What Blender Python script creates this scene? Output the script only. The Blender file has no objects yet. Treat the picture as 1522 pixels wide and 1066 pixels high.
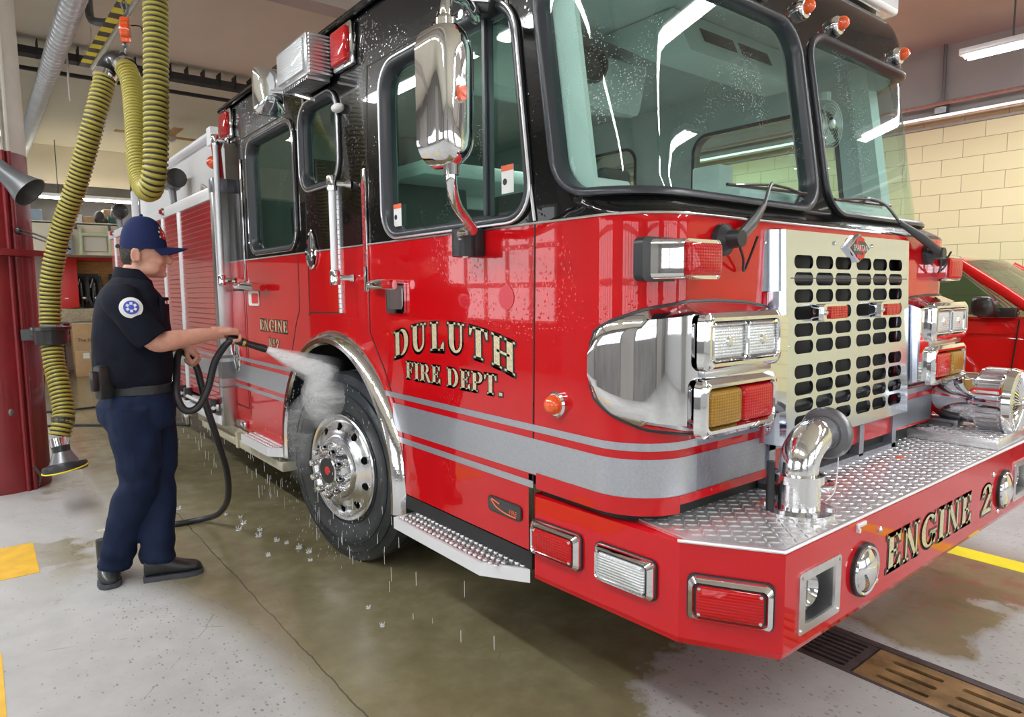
import bpy, bmesh, math, random
from mathutils import Vector, Matrix, Euler
random.seed(7)
SC = bpy.context.scene
COL = SC.collection
PI = math.pi
def V(*a): return Vector(a if len(a) == 3 else a[0])
def lerp(a, b, t): return a + (b - a) * t
def sstep(a, b, x):
    t = max(0.0, min(1.0, (x - a) / (b - a))); return t * t * (3 - 2 * t)

# ---------------------------------------------------------------- camera
F_PX = 1000.0; YAW, PITCH, ROLL = [math.radians(v) for v in (38.52, 5.77, -0.463)]
cam_d = bpy.data.cameras.new('camera'); cam = bpy.data.objects.new('camera', cam_d); COL.objects.link(cam)
_d = V(math.sin(YAW) * math.cos(PITCH), math.cos(YAW) * math.cos(PITCH), -math.sin(PITCH))
_r = V(math.cos(YAW), -math.sin(YAW), 0); _u = _r.cross(_d)
_c, _s = math.cos(ROLL), math.sin(ROLL)
RX = _r * _c + _u * _s; RY = _u * _c - _r * _s
CAM = V(-1.517, -1.28, 1.5)
cam.matrix_world = Matrix(((RX.x, RY.x, -_d.x, CAM.x), (RX.y, RY.y, -_d.y, CAM.y), (RX.z, RY.z, -_d.z, CAM.z), (0, 0, 0, 1)))
cam_d.sensor_width = 36.0; cam_d.sensor_fit = 'HORIZONTAL'; cam_d.lens = 36.0 * F_PX / 1522.0; cam_d.clip_start = 0.05; cam_d.clip_end = 200
SC.camera = cam

# ---------------------------------------------------------------- materials
def new_mat(name):
    m = bpy.data.materials.new(name); m.use_nodes = True
    nt = m.node_tree; nt.nodes.clear()
    out = nt.nodes.new('ShaderNodeOutputMaterial'); b = nt.nodes.new('ShaderNodeBsdfPrincipled')
    nt.links.new(b.outputs[0], out.inputs[0]); return m, nt, b, out
def coords(nt, scale=(1, 1, 1), kind='Object', rot=(0, 0, 0)):
    tc = nt.nodes.new('ShaderNodeTexCoord'); mp = nt.nodes.new('ShaderNodeMapping')
    mp.inputs['Scale'].default_value = scale; mp.inputs['Rotation'].default_value = rot
    nt.links.new(tc.outputs[kind], mp.inputs[0]); return mp.outputs[0]
def noise(nt, vec, scale, detail=4, rough=.55, dist=0.0):
    n = nt.nodes.new('ShaderNodeTexNoise'); n.inputs['Scale'].default_value = scale
    n.inputs['Detail'].default_value = detail; n.inputs['Roughness'].default_value = rough; n.inputs['Distortion'].default_value = dist
    nt.links.new(vec, n.inputs['Vector']); return n.outputs['Fac']
def ramp(nt, fac, stops):
    r = nt.nodes.new('ShaderNodeValToRGB'); e = r.color_ramp.elements
    while len(e) < len(stops): e.new(.5)
    for i, (p, c) in enumerate(stops):
        e[i].position = p; e[i].color = c if len(c) == 4 else (*c, 1)
    nt.links.new(fac, r.inputs[0]); return r.outputs[0]
def mth(nt, op, a, b=None, c=None, clamp=False):
    n = nt.nodes.new('ShaderNodeMath'); n.operation = op; n.use_clamp = clamp
    for i, v in enumerate((a, b, c)):
        if v is None: continue
        if isinstance(v, (int, float)): n.inputs[i].default_value = v
        else: nt.links.new(v, n.inputs[i])
    return n.outputs[0]
def mixc(nt, fac, a, b):
    n = nt.nodes.new('ShaderNodeMix'); n.data_type = 'RGBA'
    for i, v in ((0, fac), (6, a), (7, b)):
        if isinstance(v, (int, float)): n.inputs[i].default_value = v
        elif isinstance(v, tuple): n.inputs[i].default_value = v if len(v) == 4 else (*v, 1)
        else: nt.links.new(v, n.inputs[i])
    return n.outputs[2]
def bump(nt, b, h, strength=.3, dist=.01):
    n = nt.nodes.new('ShaderNodeBump'); n.inputs['Strength'].default_value = strength; n.inputs['Distance'].default_value = dist
    nt.links.new(h, n.inputs['Height']); nt.links.new(n.outputs[0], b.inputs['Normal']); return n
def mat(name, col, rough=.5, metal=0.0, coat=0.0, var=0.0, vscale=6.0, bmp=0.0, bscale=40.0, emit=None, estr=0.0, spec=.5, sheen=0.0, trans=0.0, alpha=1.0, stretch=(1, 1, 1)):
    m, nt, b, out = new_mat(name)
    b.inputs['Base Color'].default_value = (*col, 1); b.inputs['Roughness'].default_value = rough; b.inputs['Metallic'].default_value = metal
    b.inputs['Coat Weight'].default_value = coat; b.inputs['Coat Roughness'].default_value = .03; b.inputs['Specular IOR Level'].default_value = spec
    if sheen: b.inputs['Sheen Weight'].default_value = sheen
    if trans: b.inputs['Transmission Weight'].default_value = trans
    if alpha < 1: b.inputs['Alpha'].default_value = alpha
    if emit: b.inputs['Emission Color'].default_value = (*emit, 1); b.inputs['Emission Strength'].default_value = estr
    if var or bmp: vec = coords(nt, stretch)
    if var:
        f = noise(nt, vec, vscale)
        lo = tuple(max(0, c * (1 - var)) for c in col); hi = tuple(min(1, c * (1 + var)) for c in col)
        nt.links.new(ramp(nt, f, [(.3, lo), (.7, hi)]), b.inputs['Base Color'])
    if bmp: bump(nt, b, noise(nt, vec, bscale, 3), bmp, .01)
    m.diffuse_color = (*col, 1); return m
def tread_height(nt, vec, ax=(0, 1)):
    """raised lozenge bars of tread plate, alternating direction"""
    sp = nt.nodes.new('ShaderNodeSeparateXYZ'); nt.links.new(vec, sp.inputs[0])
    u, v = sp.outputs[ax[0]], sp.outputs[ax[1]]
    fu, fv = mth(nt, 'FLOOR', u), mth(nt, 'FLOOR', v)
    par = mth(nt, 'MODULO', mth(nt, 'ABSOLUTE', mth(nt, 'ADD', fu, fv)), 2.0)
    cu = mth(nt, 'SUBTRACT', mth(nt, 'SUBTRACT', u, fu), .5); cv = mth(nt, 'SUBTRACT', mth(nt, 'SUBTRACT', v, fv), .5)
    a = mth(nt, 'ADD', cu, cv); b = mth(nt, 'SUBTRACT', cu, cv)
    sw = lambda p, q: mth(nt, 'ADD', mth(nt, 'MULTIPLY', p, par), mth(nt, 'MULTIPLY', q, mth(nt, 'SUBTRACT', 1.0, par)))
    l, w = sw(a, b), sw(b, a)
    d = mth(nt, 'ADD', mth(nt, 'MULTIPLY', mth(nt, 'POWER', mth(nt, 'ABSOLUTE', l), 2.0), 1.9), mth(nt, 'MULTIPLY', mth(nt, 'POWER', mth(nt, 'ABSOLUTE', w), 2.0), 28.0))
    return mth(nt, 'SMOOTH_MIN', mth(nt, 'MULTIPLY', mth(nt, 'SUBTRACT', 1.0, d, clamp=True), 1.6), .8, .3)
def tread_mat(name, col, scale, ax=(0, 1), rough=.22, strength=.6, metal=1.0):
    m, nt, b, out = new_mat(name)
    vec = coords(nt, (scale,) * 3)
    h = tread_height(nt, vec, ax)
    b.inputs['Metallic'].default_value = metal; b.inputs['Roughness'].default_value = rough
    f = noise(nt, coords(nt), 9.0)
    b.inputs['Base Color'].default_value = (*col, 1)
    nt.links.new(ramp(nt, f, [(.3, tuple(c * .82 for c in col)), (.7, col)]), b.inputs['Base Color'])
    bump(nt, b, h, strength, .02); return m
def glass_mat(name, tint, gloss=.9, drops=0.0, rough=0.0):
    m = bpy.data.materials.new(name); m.use_nodes = True; nt = m.node_tree; nt.nodes.clear()
    out = nt.nodes.new('ShaderNodeOutputMaterial'); tr = nt.nodes.new('ShaderNodeBsdfTransparent'); gl = nt.nodes.new('ShaderNodeBsdfGlossy')
    tr.inputs[0].default_value = (*tint, 1); gl.inputs['Roughness'].default_value = rough; gl.inputs[0].default_value = (gloss, gloss, gloss, 1)
    lw = nt.nodes.new('ShaderNodeLayerWeight'); lw.inputs[0].default_value = .5; fr = mth(nt, 'ADD', mth(nt, 'MULTIPLY', mth(nt, 'POWER', lw.outputs['Facing'], 5.0), .93), .07)
    mx = nt.nodes.new('ShaderNodeMixShader'); nt.links.new(fr, mx.inputs[0]); nt.links.new(tr.outputs[0], mx.inputs[1]); nt.links.new(gl.outputs[0], mx.inputs[2])
    last = mx.outputs[0]
    if drops:
        vec = coords(nt, (1, 1, 1)); vo = nt.nodes.new('ShaderNodeTexVoronoi'); vo.inputs['Scale'].default_value = 130.0; nt.links.new(vec, vo.inputs['Vector'])
        thr = mth(nt, 'MULTIPLY', ramp(nt, noise(nt, coords(nt, (1, 1, .45)), 4.5, 3), [(.46, (0, 0, 0)), (.66, (1, 1, 1))]), drops)
        mask = mth(nt, 'MULTIPLY', mth(nt, 'LESS_THAN', vo.outputs['Distance'], thr), .75)
        gd = nt.nodes.new('ShaderNodeBsdfPrincipled'); gd.inputs['Base Color'].default_value = (.55, .62, .60, 1); gd.inputs['Roughness'].default_value = .1
        m2 = nt.nodes.new('ShaderNodeMixShader'); nt.links.new(mask, m2.inputs[0]); nt.links.new(last, m2.inputs[1]); nt.links.new(gd.outputs[0], m2.inputs[2]); last = m2.outputs[0]
    nt.links.new(last, out.inputs[0]); return m

# ---------------------------------------------------------------- mesh building
class MB:
    def __init__(self): self.bm = bmesh.new(); self.mi = 0
    def _faces(self, geom_faces):
        for f in geom_faces: f.material_index = self.mi
    def poly(self, pts):
        vs = [self.bm.verts.new(V(p)) for p in pts]
        try: f = self.bm.faces.new(vs); f.material_index = self.mi; return f
        except ValueError: return None
    def box(self, c, s, rot=None, bev=0.0, seg=2):
        r = bmesh.ops.create_cube(self.bm, size=1.0); vs = r['verts']
        M = Matrix.Translation(V(c)) @ (rot.to_4x4() if rot is not None else Matrix()) @ Matrix.Diagonal((*s, 1))
        for v in vs: v.co = M @ v.co
        fs = list({f for v in vs for f in v.link_faces}); self._faces(fs)
        if bev:
            es = list({e for v in vs for e in v.link_edges})
            rr = bmesh.ops.bevel(self.bm, geom=es + vs, offset=bev, segments=seg, affect='EDGES', profile=.5, clamp_overlap=True)
            self._faces(rr['faces'])
        return self
    def bx(self, x0, x1, y0, y1, z0, z1, bev=0.0, seg=2):
        return self.box(((x0 + x1) / 2, (y0 + y1) / 2, (z0 + z1) / 2), (abs(x1 - x0), abs(y1 - y0), abs(z1 - z0)), None, bev, seg)
    def rings(self, rings, cap=True, closed=False, loop=True):
        """list of rings (lists of points) bridged in order"""
        R = [[self.bm.verts.new(V(p)) for p in r] for r in rings]
        n = len(R[0]); pairs = list(zip(R, R[1:])) + ([(R[-1], R[0])] if closed else [])
        for a, b in pairs:
            for i in range(n if loop else n - 1):
                j = (i + 1) % n
                try: f = self.bm.faces.new((a[i], a[j], b[j], b[i])); f.material_index = self.mi
                except ValueError: pass
        if cap and not closed and loop:
            for r in (R[0][::-1], R[-1]):
                try: f = self.bm.faces.new(r); f.material_index = self.mi
                except ValueError: pass
        return self
    def tube(self, pts, r, n=10, cap=True, closed=False, flat=None):
        """tube through points; r number or list; flat=(normal, ratio) squashes along normal"""
        P = [V(p) for p in pts]; N = len(P); rs = r if isinstance(r, (list, tuple)) else [r] * N
        T = []
        for i in range(N):
            a = P[(i - 1) % N] if (closed or i > 0) else P[0]; b = P[(i + 1) % N] if (closed or i < N - 1) else P[-1]
            t = b - a; T.append(t.normalized() if t.length > 1e-9 else V(0, 0, 1))
        ref = V(0, 0, 1) if abs(T[0].z) < .9 else V(1, 0, 0)
        u = T[0].cross(ref).normalized(); rings = []
        for i in range(N):
            u = (u - T[i] * u.dot(T[i])).normalized(); w = T[i].cross(u)
            rg = []
            for k in range(n):
                a = 2 * PI * k / n; o = u * math.cos(a) * rs[i] + w * math.sin(a) * rs[i]
                if flat: nn = V(flat[0]).normalized(); o -= nn * o.dot(nn) * (1 - flat[1])
                rg.append(P[i] + o)
            rings.append(rg)
        return self.rings(rings, cap=cap, closed=closed)
    def lathe(self, prof, org, axis=(0, 0, 1), n=32, cap=True, up=None):
        """profile [(radius, height)] spun about axis through org"""
        ax = V(axis).normalized(); ref = V(up) if up else (V(0, 0, 1) if abs(ax.z) < .9 else V(1, 0, 0))
        u = ax.cross(ref).normalized(); w = ax.cross(u); o = V(org)
        rings = [[o + ax * h + (u * math.cos(2 * PI * k / n) + w * math.sin(2 * PI * k / n)) * max(r, 1e-4) for k in range(n)] for r, h in prof]
        return self.rings(rings, cap=cap)
    def ball(self, c, s, seg=16, rings=10, rot=None):
        r = bmesh.ops.create_uvsphere(self.bm, u_segments=seg, v_segments=rings, radius=1.0)
        s = s if isinstance(s, (tuple, list)) else (s, s, s)
        M = Matrix.Translation(V(c)) @ (rot.to_4x4() if rot is not None else Matrix()) @ Matrix.Diagonal((*s, 1))
        for v in r['verts']: v.co = M @ v.co
        self._faces({f for v in r['verts'] for f in v.link_faces}); return self
    def prism(self, pts, d):
        """polygon (3D points) extruded by vector d"""
        a = [V(p) for p in pts]; b = [p + V(d) for p in a]
        return self.rings([a, b])
    def done(self, name, mats, parent=None, smooth=35, loc=None):
        L = V(0, 0, 0) if loc is None else V(loc)
        if parent is not None: L = ORG[parent.name]
        bmesh.ops.recalc_face_normals(self.bm, faces=self.bm.faces[:])
        for v in self.bm.verts: v.co -= L
        if smooth is not None:
            a = math.radians(smooth)
            for f in self.bm.faces: f.smooth = True
            for e in self.bm.edges:
                if len(e.link_faces) == 2 and e.calc_face_angle(0) > a: e.smooth = False
        me = bpy.data.meshes.new(name); self.bm.to_mesh(me); self.bm.free()
        for m in (mats if isinstance(mats, (list, tuple)) else [mats]): me.materials.append(m)
        o = bpy.data.objects.new(name, me); COL.objects.link(o)
        if parent is not None: o.parent = parent
        else: o.location = L
        ORG[o.name] = L; return o
ORG = {}
def tag(o, label=None, cat=None, group=None, kind=None):
    if label: o['label'] = label
    if cat: o['category'] = cat
    if group: o['group'] = group
    if kind: o['kind'] = kind
    return o
def thing(name, loc, label, cat, group=None):
    o = bpy.data.objects.new(name, None); COL.objects.link(o); o.location = loc; o.empty_display_size = .1
    ORG[o.name] = V(loc); return tag(o, label, cat, group)
def copy_tree(o, dloc, label=None, parent=None):
    c = o.copy(); COL.objects.link(c)
    if parent is None:
        c.location = V(o.location) + V(dloc)
        if label: c['label'] = label
    else: c.parent = parent
    ORG[c.name] = ORG[o.name] + V(dloc)
    for ch in list(o.children): copy_tree(ch, dloc, None, c)
    return c
def struct(name, mb, m, smooth=35): return tag(mb.done(name, m, smooth=smooth), kind='structure')
def spline(pts, n=8, closed=False):
    """Catmull-Rom through points"""
    P = [V(p) for p in pts]; N = len(P); out = []
    for i in range(N if closed else N - 1):
        g = lambda k: P[k % N] if closed else P[max(0, min(N - 1, k))]
        a, b, c, d = g(i - 1), g(i), g(i + 1), g(i + 2)
        for k in range(n):
            t = k / n; out.append(.5 * ((2 * b) + (c - a) * t + (2 * a - 5 * b + 4 * c - d) * t * t + (3 * b - a - 3 * c + d) * t ** 3))
    if not closed: out.append(P[-1])
    return out
def rrect(w, h, r, n=6):
    """rounded rectangle outline around 0,0 as 2-D points"""
    out = []
    for cx, cy, a0 in ((w / 2 - r, h / 2 - r, 0), (-w / 2 + r, h / 2 - r, PI / 2), (-w / 2 + r, -h / 2 + r, PI), (w / 2 - r, -h / 2 + r, 1.5 * PI)):
        for k in range(n + 1):
            a = a0 + PI / 2 * k / n; out.append((cx + r * math.cos(a), cy + r * math.sin(a)))
    return out
def text_mb(s, size, fn, depth=.002, res=2):
    """flat sans lettering as mesh; fn maps (u,v) to 3-D, extruded along fn's third argument"""
    cu = bpy.data.curves.new('lettering', 'FONT'); cu.body = s; cu.size = size; cu.resolution_u = res
    ob = bpy.data.objects.new('lettering', cu); COL.objects.link(ob)
    dg = bpy.context.evaluated_depsgraph_get(); me = bpy.data.meshes.new_from_object(ob.evaluated_get(dg))
    mb = MB(); mb.bm.from_mesh(me)
    w = max((v.co.x for v in mb.bm.verts), default=1)
    for v in mb.bm.verts: v.co = V(fn(v.co.x, v.co.y, w))
    bpy.data.objects.remove(ob); bpy.data.curves.remove(cu); bpy.data.meshes.remove(me)
    return mb
# ---------------------------------------------------------------- serif lettering drawn from strokes
def Q(x0, x1, y0, y1): return [(x0, y0), (x1, y0), (x1, y1), (x0, y1)]
def arc_strip(cx, cy, rx, ry, a0, a1, to, ti, n=12):
    """curved stroke: thickness to at the sides, ti at top and bottom"""
    out = []; prev = None
    for k in range(n + 1):
        a = math.radians(lerp(a0, a1, k / n)); c, s = math.cos(a), math.sin(a)
        o = (cx + rx * c, cy + ry * s); i = (cx + (rx - to) * c, cy + (ry - ti) * s)
        if prev: out.append([prev[1], prev[0], o, i])
        prev = (o, i)
    return out
TK, TN, SH = .2, .075, .065
def serif(x, y, w=.34): return [Q(x - w / 2, x + w / 2, y, y + SH)]
def stem(x, y0=0, y1=1, t=TK, sw=None):
    sw = sw or t + .15
    return [Q(x - t / 2, x + t / 2, y0, y1)] + serif(x, y0, sw) + serif(x, y1 - SH, sw)
def glyph(ch):
    if ch == 'I': return .38, stem(.19)
    if ch == 'L': return .64, stem(.2) + [Q(.2, .6, 0, .075), [(.42, 0), (.62, 0), (.62, .3), (.56, .3)]]
    if ch == 'T': return .72, stem(.36, 0, 1, TK)[:2] + [Q(.03, .69, .925, 1), [(.02, .7), (.07, .7), (.17, 1), (.02, 1)], [(.70, .7), (.65, .7), (.55, 1), (.70, 1)]]
    if ch == 'H': return .84, stem(.2) + stem(.64) + [Q(.2, .64, .47, .55)]
    if ch == 'E': return .66, stem(.2) + [Q(.2, .58, .925, 1), Q(.2, .6, 0, .075), Q(.2, .47, .47, .545), [(.42, 1), (.6, 1), (.6, .72), (.55, .72)], [(.42, 0), (.63, 0), (.63, .3), (.57, .3)], Q(.43, .48, .36, .66)]
    if ch == 'F': return .62, stem(.2) + [Q(.2, .58, .925, 1), Q(.2, .47, .46, .535), [(.42, 1), (.6, 1), (.6, .72), (.55, .72)], Q(.43, .48, .35, .65)]
    if ch == 'N': return .82, stem(.17, 0, 1, TN, .26)[:3] + stem(.66, 0, 1, TN, .26) + [[(.07, 1), (.27, 1), (.70, .0), (.58, .0)]]
    if ch == 'U': return .8, [Q(.1, .3, .35, 1), Q(.56, .56 + TN, .35, 1)] + serif(.2, 1 - SH, .34) + serif(.6, 1 - SH, .26) + arc_strip(.365, .36, .265, .37, 180, 360, .2, .09)[:6] + arc_strip(.365, .36, .27, .37, 270, 360, .085, .09, 6)
    if ch == 'D': return .8, stem(.2) + [Q(.2, .4, .925, 1), Q(.2, .4, 0, .075)] + arc_strip(.38, .5, .38, .5, -90, 90, .2, .075)
    if ch == 'P': return .7, stem(.2) + [Q(.2, .4, .925, 1), Q(.2, .4, .43, .5)] + arc_strip(.38, .715, .29, .285, -90, 90, .18, .07)
    if ch == 'R': return .78, stem(.2) + [Q(.2, .4, .925, 1), Q(.2, .42, .45, .52), [(.36, .5), (.53, .5), (.78, 0), (.58, 0)]] + arc_strip(.38, .735, .28, .265, -90, 90, .18, .07)
    if ch == 'G': return .84, arc_strip(.43, .5, .39, .5, 45, 340, .2, .075, 20) + [Q(.58, .76, .06, .42), Q(.48, .83, .40, .465), [(.70, .68), (.76, .68), (.76, 1), (.66, .88)]]
    if ch == '2': return .66, arc_strip(.32, .71, .27, .29, -10, 185, .17, .075, 14) + [[(.40, .62), (.58, .66), (.28, .16), (.06, .1)], Q(.05, .6, 0, .15), [(.5, .1), (.6, .1), (.62, .3), (.57, .3)], [(.04, .62), (.18, .62), (.18, .76), (.05, .74)]]
    if ch == 'o': return .46, [[(x, y) for x, y in q] for q in arc_strip(.22, .72, .19, .24, 0, 360, .09, .05, 18)] + [Q(.06, .38, .38, .43)]
    if ch == '.': return .3, [Q(.06, .24, 0, .16)]
    return .3, []
def offset_poly(p, d):
    a = sum(p[i][0] * p[(i + 1) % len(p)][1] - p[(i + 1) % len(p)][0] * p[i][1] for i in range(len(p)))
    if a < 0: p = p[::-1]
    n = len(p); out = []
    for i in range(n):
        p0, p1, p2 = Vector(p[i - 1]), Vector(p[i]), Vector(p[(i + 1) % n])
        e1, e2 = (p1 - p0), (p2 - p1)
        if e1.length < 1e-5 or e2.length < 1e-5: out.append(tuple(p1)); continue
        e1.normalize(); e2.normalize(); n1, n2 = Vector((e1.y, -e1.x)), Vector((e2.y, -e2.x)); m = n1 + n2
        if m.length < .3: m = n1 + n2 + (e1 - e2)
        m.normalize(); k = min(d / max(.35, m.dot(n1)), 1.8 * d); out.append((p1.x + m.x * k, p1.y + m.y * k))
    return out
def lettering(s, fn, height, parent, name, gold, black, squeeze=1.0, gap=.03, rim=.045, shadow=(.0, -.0), lift=.003, fit=None, warp=None):
    """fn(u,v,lift) maps metres along the text, metres up and lift off the surface to 3-D"""
    W = 0; lay = []
    for ch in s:
        w, ps = glyph(ch); lay.append((W, ps)); W += w + gap
    W -= gap; k = (fit / W) if fit else height * squeeze
    a, b = MB(), MB()
    for x, ps in lay:
        for p in ps:
            q = [(x + px, py) for px, py in p]
            for mb, poly, l in ((b, offset_poly(q, rim), lift * .5), (b, [(c + shadow[0], d + shadow[1]) for c, d in offset_poly(q, rim)], lift * .45), (a, q, lift)):
                mb.poly([fn(px * k, py * height, l) for px, py in poly])
    ob = b.done(name + '_outline', black, parent, smooth=None); oa = a.done(name, gold, parent, smooth=None)
    return oa, ob
# ---------------------------------------------------------------- palette
M = {}
def paint(name, col, drops=0.0, rough=.22):
    m, nt, b, out = new_mat(name)
    b.inputs['Base Color'].default_value = (*col, 1); b.inputs['Roughness'].default_value = rough
    b.inputs['Coat Weight'].default_value = 1.0; b.inputs['Coat Roughness'].default_value = .02; b.inputs['Specular IOR Level'].default_value = .05
    if drops:
        vec = coords(nt); vo = nt.nodes.new('ShaderNodeTexVoronoi'); vo.inputs['Scale'].default_value = 60.0; nt.links.new(vec, vo.inputs['Vector'])
        h = mth(nt, 'SUBTRACT', 1.0, mth(nt, 'MULTIPLY', vo.outputs['Distance'], 3.0), clamp=True)
        thr = ramp(nt, noise(nt, vec, 3.0, 3), [(.45, (0, 0, 0)), (.65, (1, 1, 1))])
        n = bump(nt, b, mth(nt, 'MULTIPLY', h, thr), drops, .004); nt.links.new(n.outputs[0], b.inputs['Coat Normal'])
    return m
def flute(name, col, metal):
    '''lamp lens: fine square fluting under a clear gloss'''
    m, nt, b, out = new_mat(name); b.inputs['Base Color'].default_value = (*col, 1); b.inputs['Metallic'].default_value = metal; b.inputs['Roughness'].default_value = .3; b.inputs['Specular IOR Level'].default_value = .1
    b.inputs['Coat Weight'].default_value = .7; b.inputs['Coat Roughness'].default_value = .03
    sp = nt.nodes.new('ShaderNodeSeparateXYZ'); nt.links.new(coords(nt), sp.inputs[0]); w = lambda o, k: mth(nt, 'SINE', mth(nt, 'MULTIPLY', o, k))
    h = mth(nt, 'ADD', w(sp.outputs[2], 700.0), mth(nt, 'MULTIPLY', w(mth(nt, 'ADD', sp.outputs[0], sp.outputs[1]), 520.0), .8))
    bump(nt, b, h, .35, .003); return m
M['red'] = paint('red_gloss_paint', (.53, .003, .006), .1)
M['black'] = paint('black_gloss_paint', (.004, .004, .004), .25)
M['black'].node_tree.nodes['Principled BSDF'].inputs['Coat Weight'].default_value = .65
M['red2'] = paint('red_bumper_paint', (.56, .004, .010))
M['suvred'] = paint('red_car_paint', (.58, .012, .010))
M['chrome'] = mat('chrome', (.86, .86, .88), .04, 1)
M['chrome_wet'] = mat('wet_chrome', (.86, .86, .88), .05, 1, bmp=.05, bscale=90)
M['brushed'] = mat('brushed_stainless', (.62, .62, .63), .28, 1, var=.12, vscale=14, stretch=(1, 1, .08))
M['grille'] = mat('polished_grille_steel', (.76, .82, .95), .13, 1)
M['alu'] = mat('satin_aluminium', (.80, .80, .82), .3, 1, var=.1, vscale=20)
M['alu_white'] = mat('bright_aluminium', (.86, .87, .9), .45, .35)
M['tread'] = tread_mat('aluminium_tread_plate', (.88, .88, .90), 34.0, (0, 1), .33, 1.0, .72)
M['tread_side'] = tread_mat('silver_tread_skin', (.36, .37, .42), 62.0, (0, 2), .3, .35, .7)
M['grip'] = tread_mat('grip_strut_steel', (.82, .82, .85), 45.0, (0, 1), .25, 1.0)
M['silver'] = mat('silver_stripe_foil', (.48, .50, .55), .28, .7, coat=.6, var=.08, vscale=120)
M['gold'] = mat('gold_leaf', (.72, .64, .42), .4, .45, var=.28, vscale=160)
M['ink'] = mat('black_lettering_edge', (.012, .011, .010), .35, coat=.4)
M['rubber'] = mat('black_rubber', (.022, .023, .026), .38, bmp=.05, bscale=60)
M['gasket'] = mat('window_gasket_rubber', (.035, .038, .046), .3)
M['tire'] = mat('wet_tyre_rubber', (.020, .025, .030), .32, var=.3, vscale=30, bmp=.12, bscale=70, coat=.25)
M['seam'] = mat('dark_panel_gap', (.012, .004, .004), .6)
M['dark'] = mat('dark_chassis', (.012, .012, .012), .6)
M['chassis_cream'] = mat('cream_undercoat', (.52, .48, .36), .5, var=.12, vscale=15)
M['glass'] = glass_mat('green_tinted_glass', (.76, .90, .86), .9, .27)
M['glass_side'] = glass_mat('wet_side_glass', (.58, .80, .70), .9, .22)
M['lens_red'] = flute('red_lens', (.50, .003, .005), 0)
M['lens_amber'] = flute('amber_lens', (.34, .17, .015), 0)
M['lens_orange'] = mat('orange_lens', (.85, .10, .012), .12, coat=1, bmp=.2, bscale=60)
M['lens_clear'] = flute('clear_fluted_lens', (.74, .77, .79), .5)
M['reflector'] = mat('headlamp_reflector', (.86, .88, .9), .12, .9, bmp=.2, bscale=30)
M['liner'] = mat('grey_green_cab_lining', (.56, .63, .62), .6, var=.06)
M['liner_light'] = mat('pale_pillar_lining', (.66, .76, .73), .6)
M['liner_dark'] = mat('dark_cab_trim', (.05, .055, .055), .6)
M['seatgrey'] = mat('grey_seat_cloth', (.09, .1, .1), .8)
M['white'] = mat('white_enamel', (.80, .80, .80), .3, coat=.4)
M['shutter'] = mat('red_shutter_paint', (.46, .010, .016), .22, coat=.9, var=.08, vscale=9)
M['badge_red'] = mat('badge_red_enamel', (.62, .02, .02), .3)
M['sticker'] = mat('white_sticker', (.75, .75, .73), .5)
M['sticker_o'] = mat('orange_sticker', (.75, .12, .04), .5)
M['castgrey'] = mat('grey_cast_cap', (.22, .22, .23), .35, .8)
M['brass'] = mat('brass', (.6, .42, .12), .25, 1)

M['rimmetal'] = mat('satin_forged_aluminium', (.80, .81, .83), .20, 1, var=.06, vscale=8)
M['plate'] = mat('bright_tread_aluminium', (.86, .86, .88), .26, .8, var=.08, vscale=14)
# ---------------------------------------------------------------- the fire engine
W = 2.34; XC = W / 2; YR = 4.0; ZB = 1.726; ZROOF = 2.86
TRUCK = thing('fire_engine', (XC, 4.0, 0), 'large red and black fire engine being hosed down in the garage bay', 'fire engine')
def fy(z):
    if z <= ZB: return 0.0
    if z < 1.80: return .085 * sstep(ZB, 1.80, z)
    if z <= 2.60: return .085 + .16 * (z - 1.80)
    return .213 + .16 * (1 - math.sqrt(max(0, 1 - min(1, (z - 2.60) / .26) ** 2)))
def rc(z): return .20 if z <= ZB else lerp(.20, .25, sstep(ZB, 1.80, z))
def from_s(s, z, off=0.0):
    """point on the cab skin: s = 0 where the right-hand corner begins, negative along the right side"""
    f, r = fy(z), rc(z); L = PI * r / 2; smid = L + XC - r
    mirror = s > smid
    if mirror: s = 2 * smid - s
    if s < 0: p, n = V(0, f + r - s, z), V(-1, 0, 0)
    elif s < L:
        a = s / r; n = V(-math.cos(a), -math.sin(a), 0); p = V(r, f + r, z) + n * r
    else: p, n = V(r + s - L, f, z), V(0, -1, 0)
    p = p + n * off
    if mirror: p.x = W - p.x
    return p
def s_of_x(x, z):
    r = rc(z); L = PI * r / 2
    return L + x - r
def s_of_y(y, z): return fy(z) + rc(z) - y
def rr_sdf(x, y, cx, cy, hw, hh, r):
    qx, qy = abs(x - cx) - hw + r, abs(y - cy) - hh + r
    return math.hypot(max(qx, 0), max(qy, 0)) + min(max(qx, qy), 0) - r
SMID = PI * .25 / 2 + XC - .25
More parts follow.
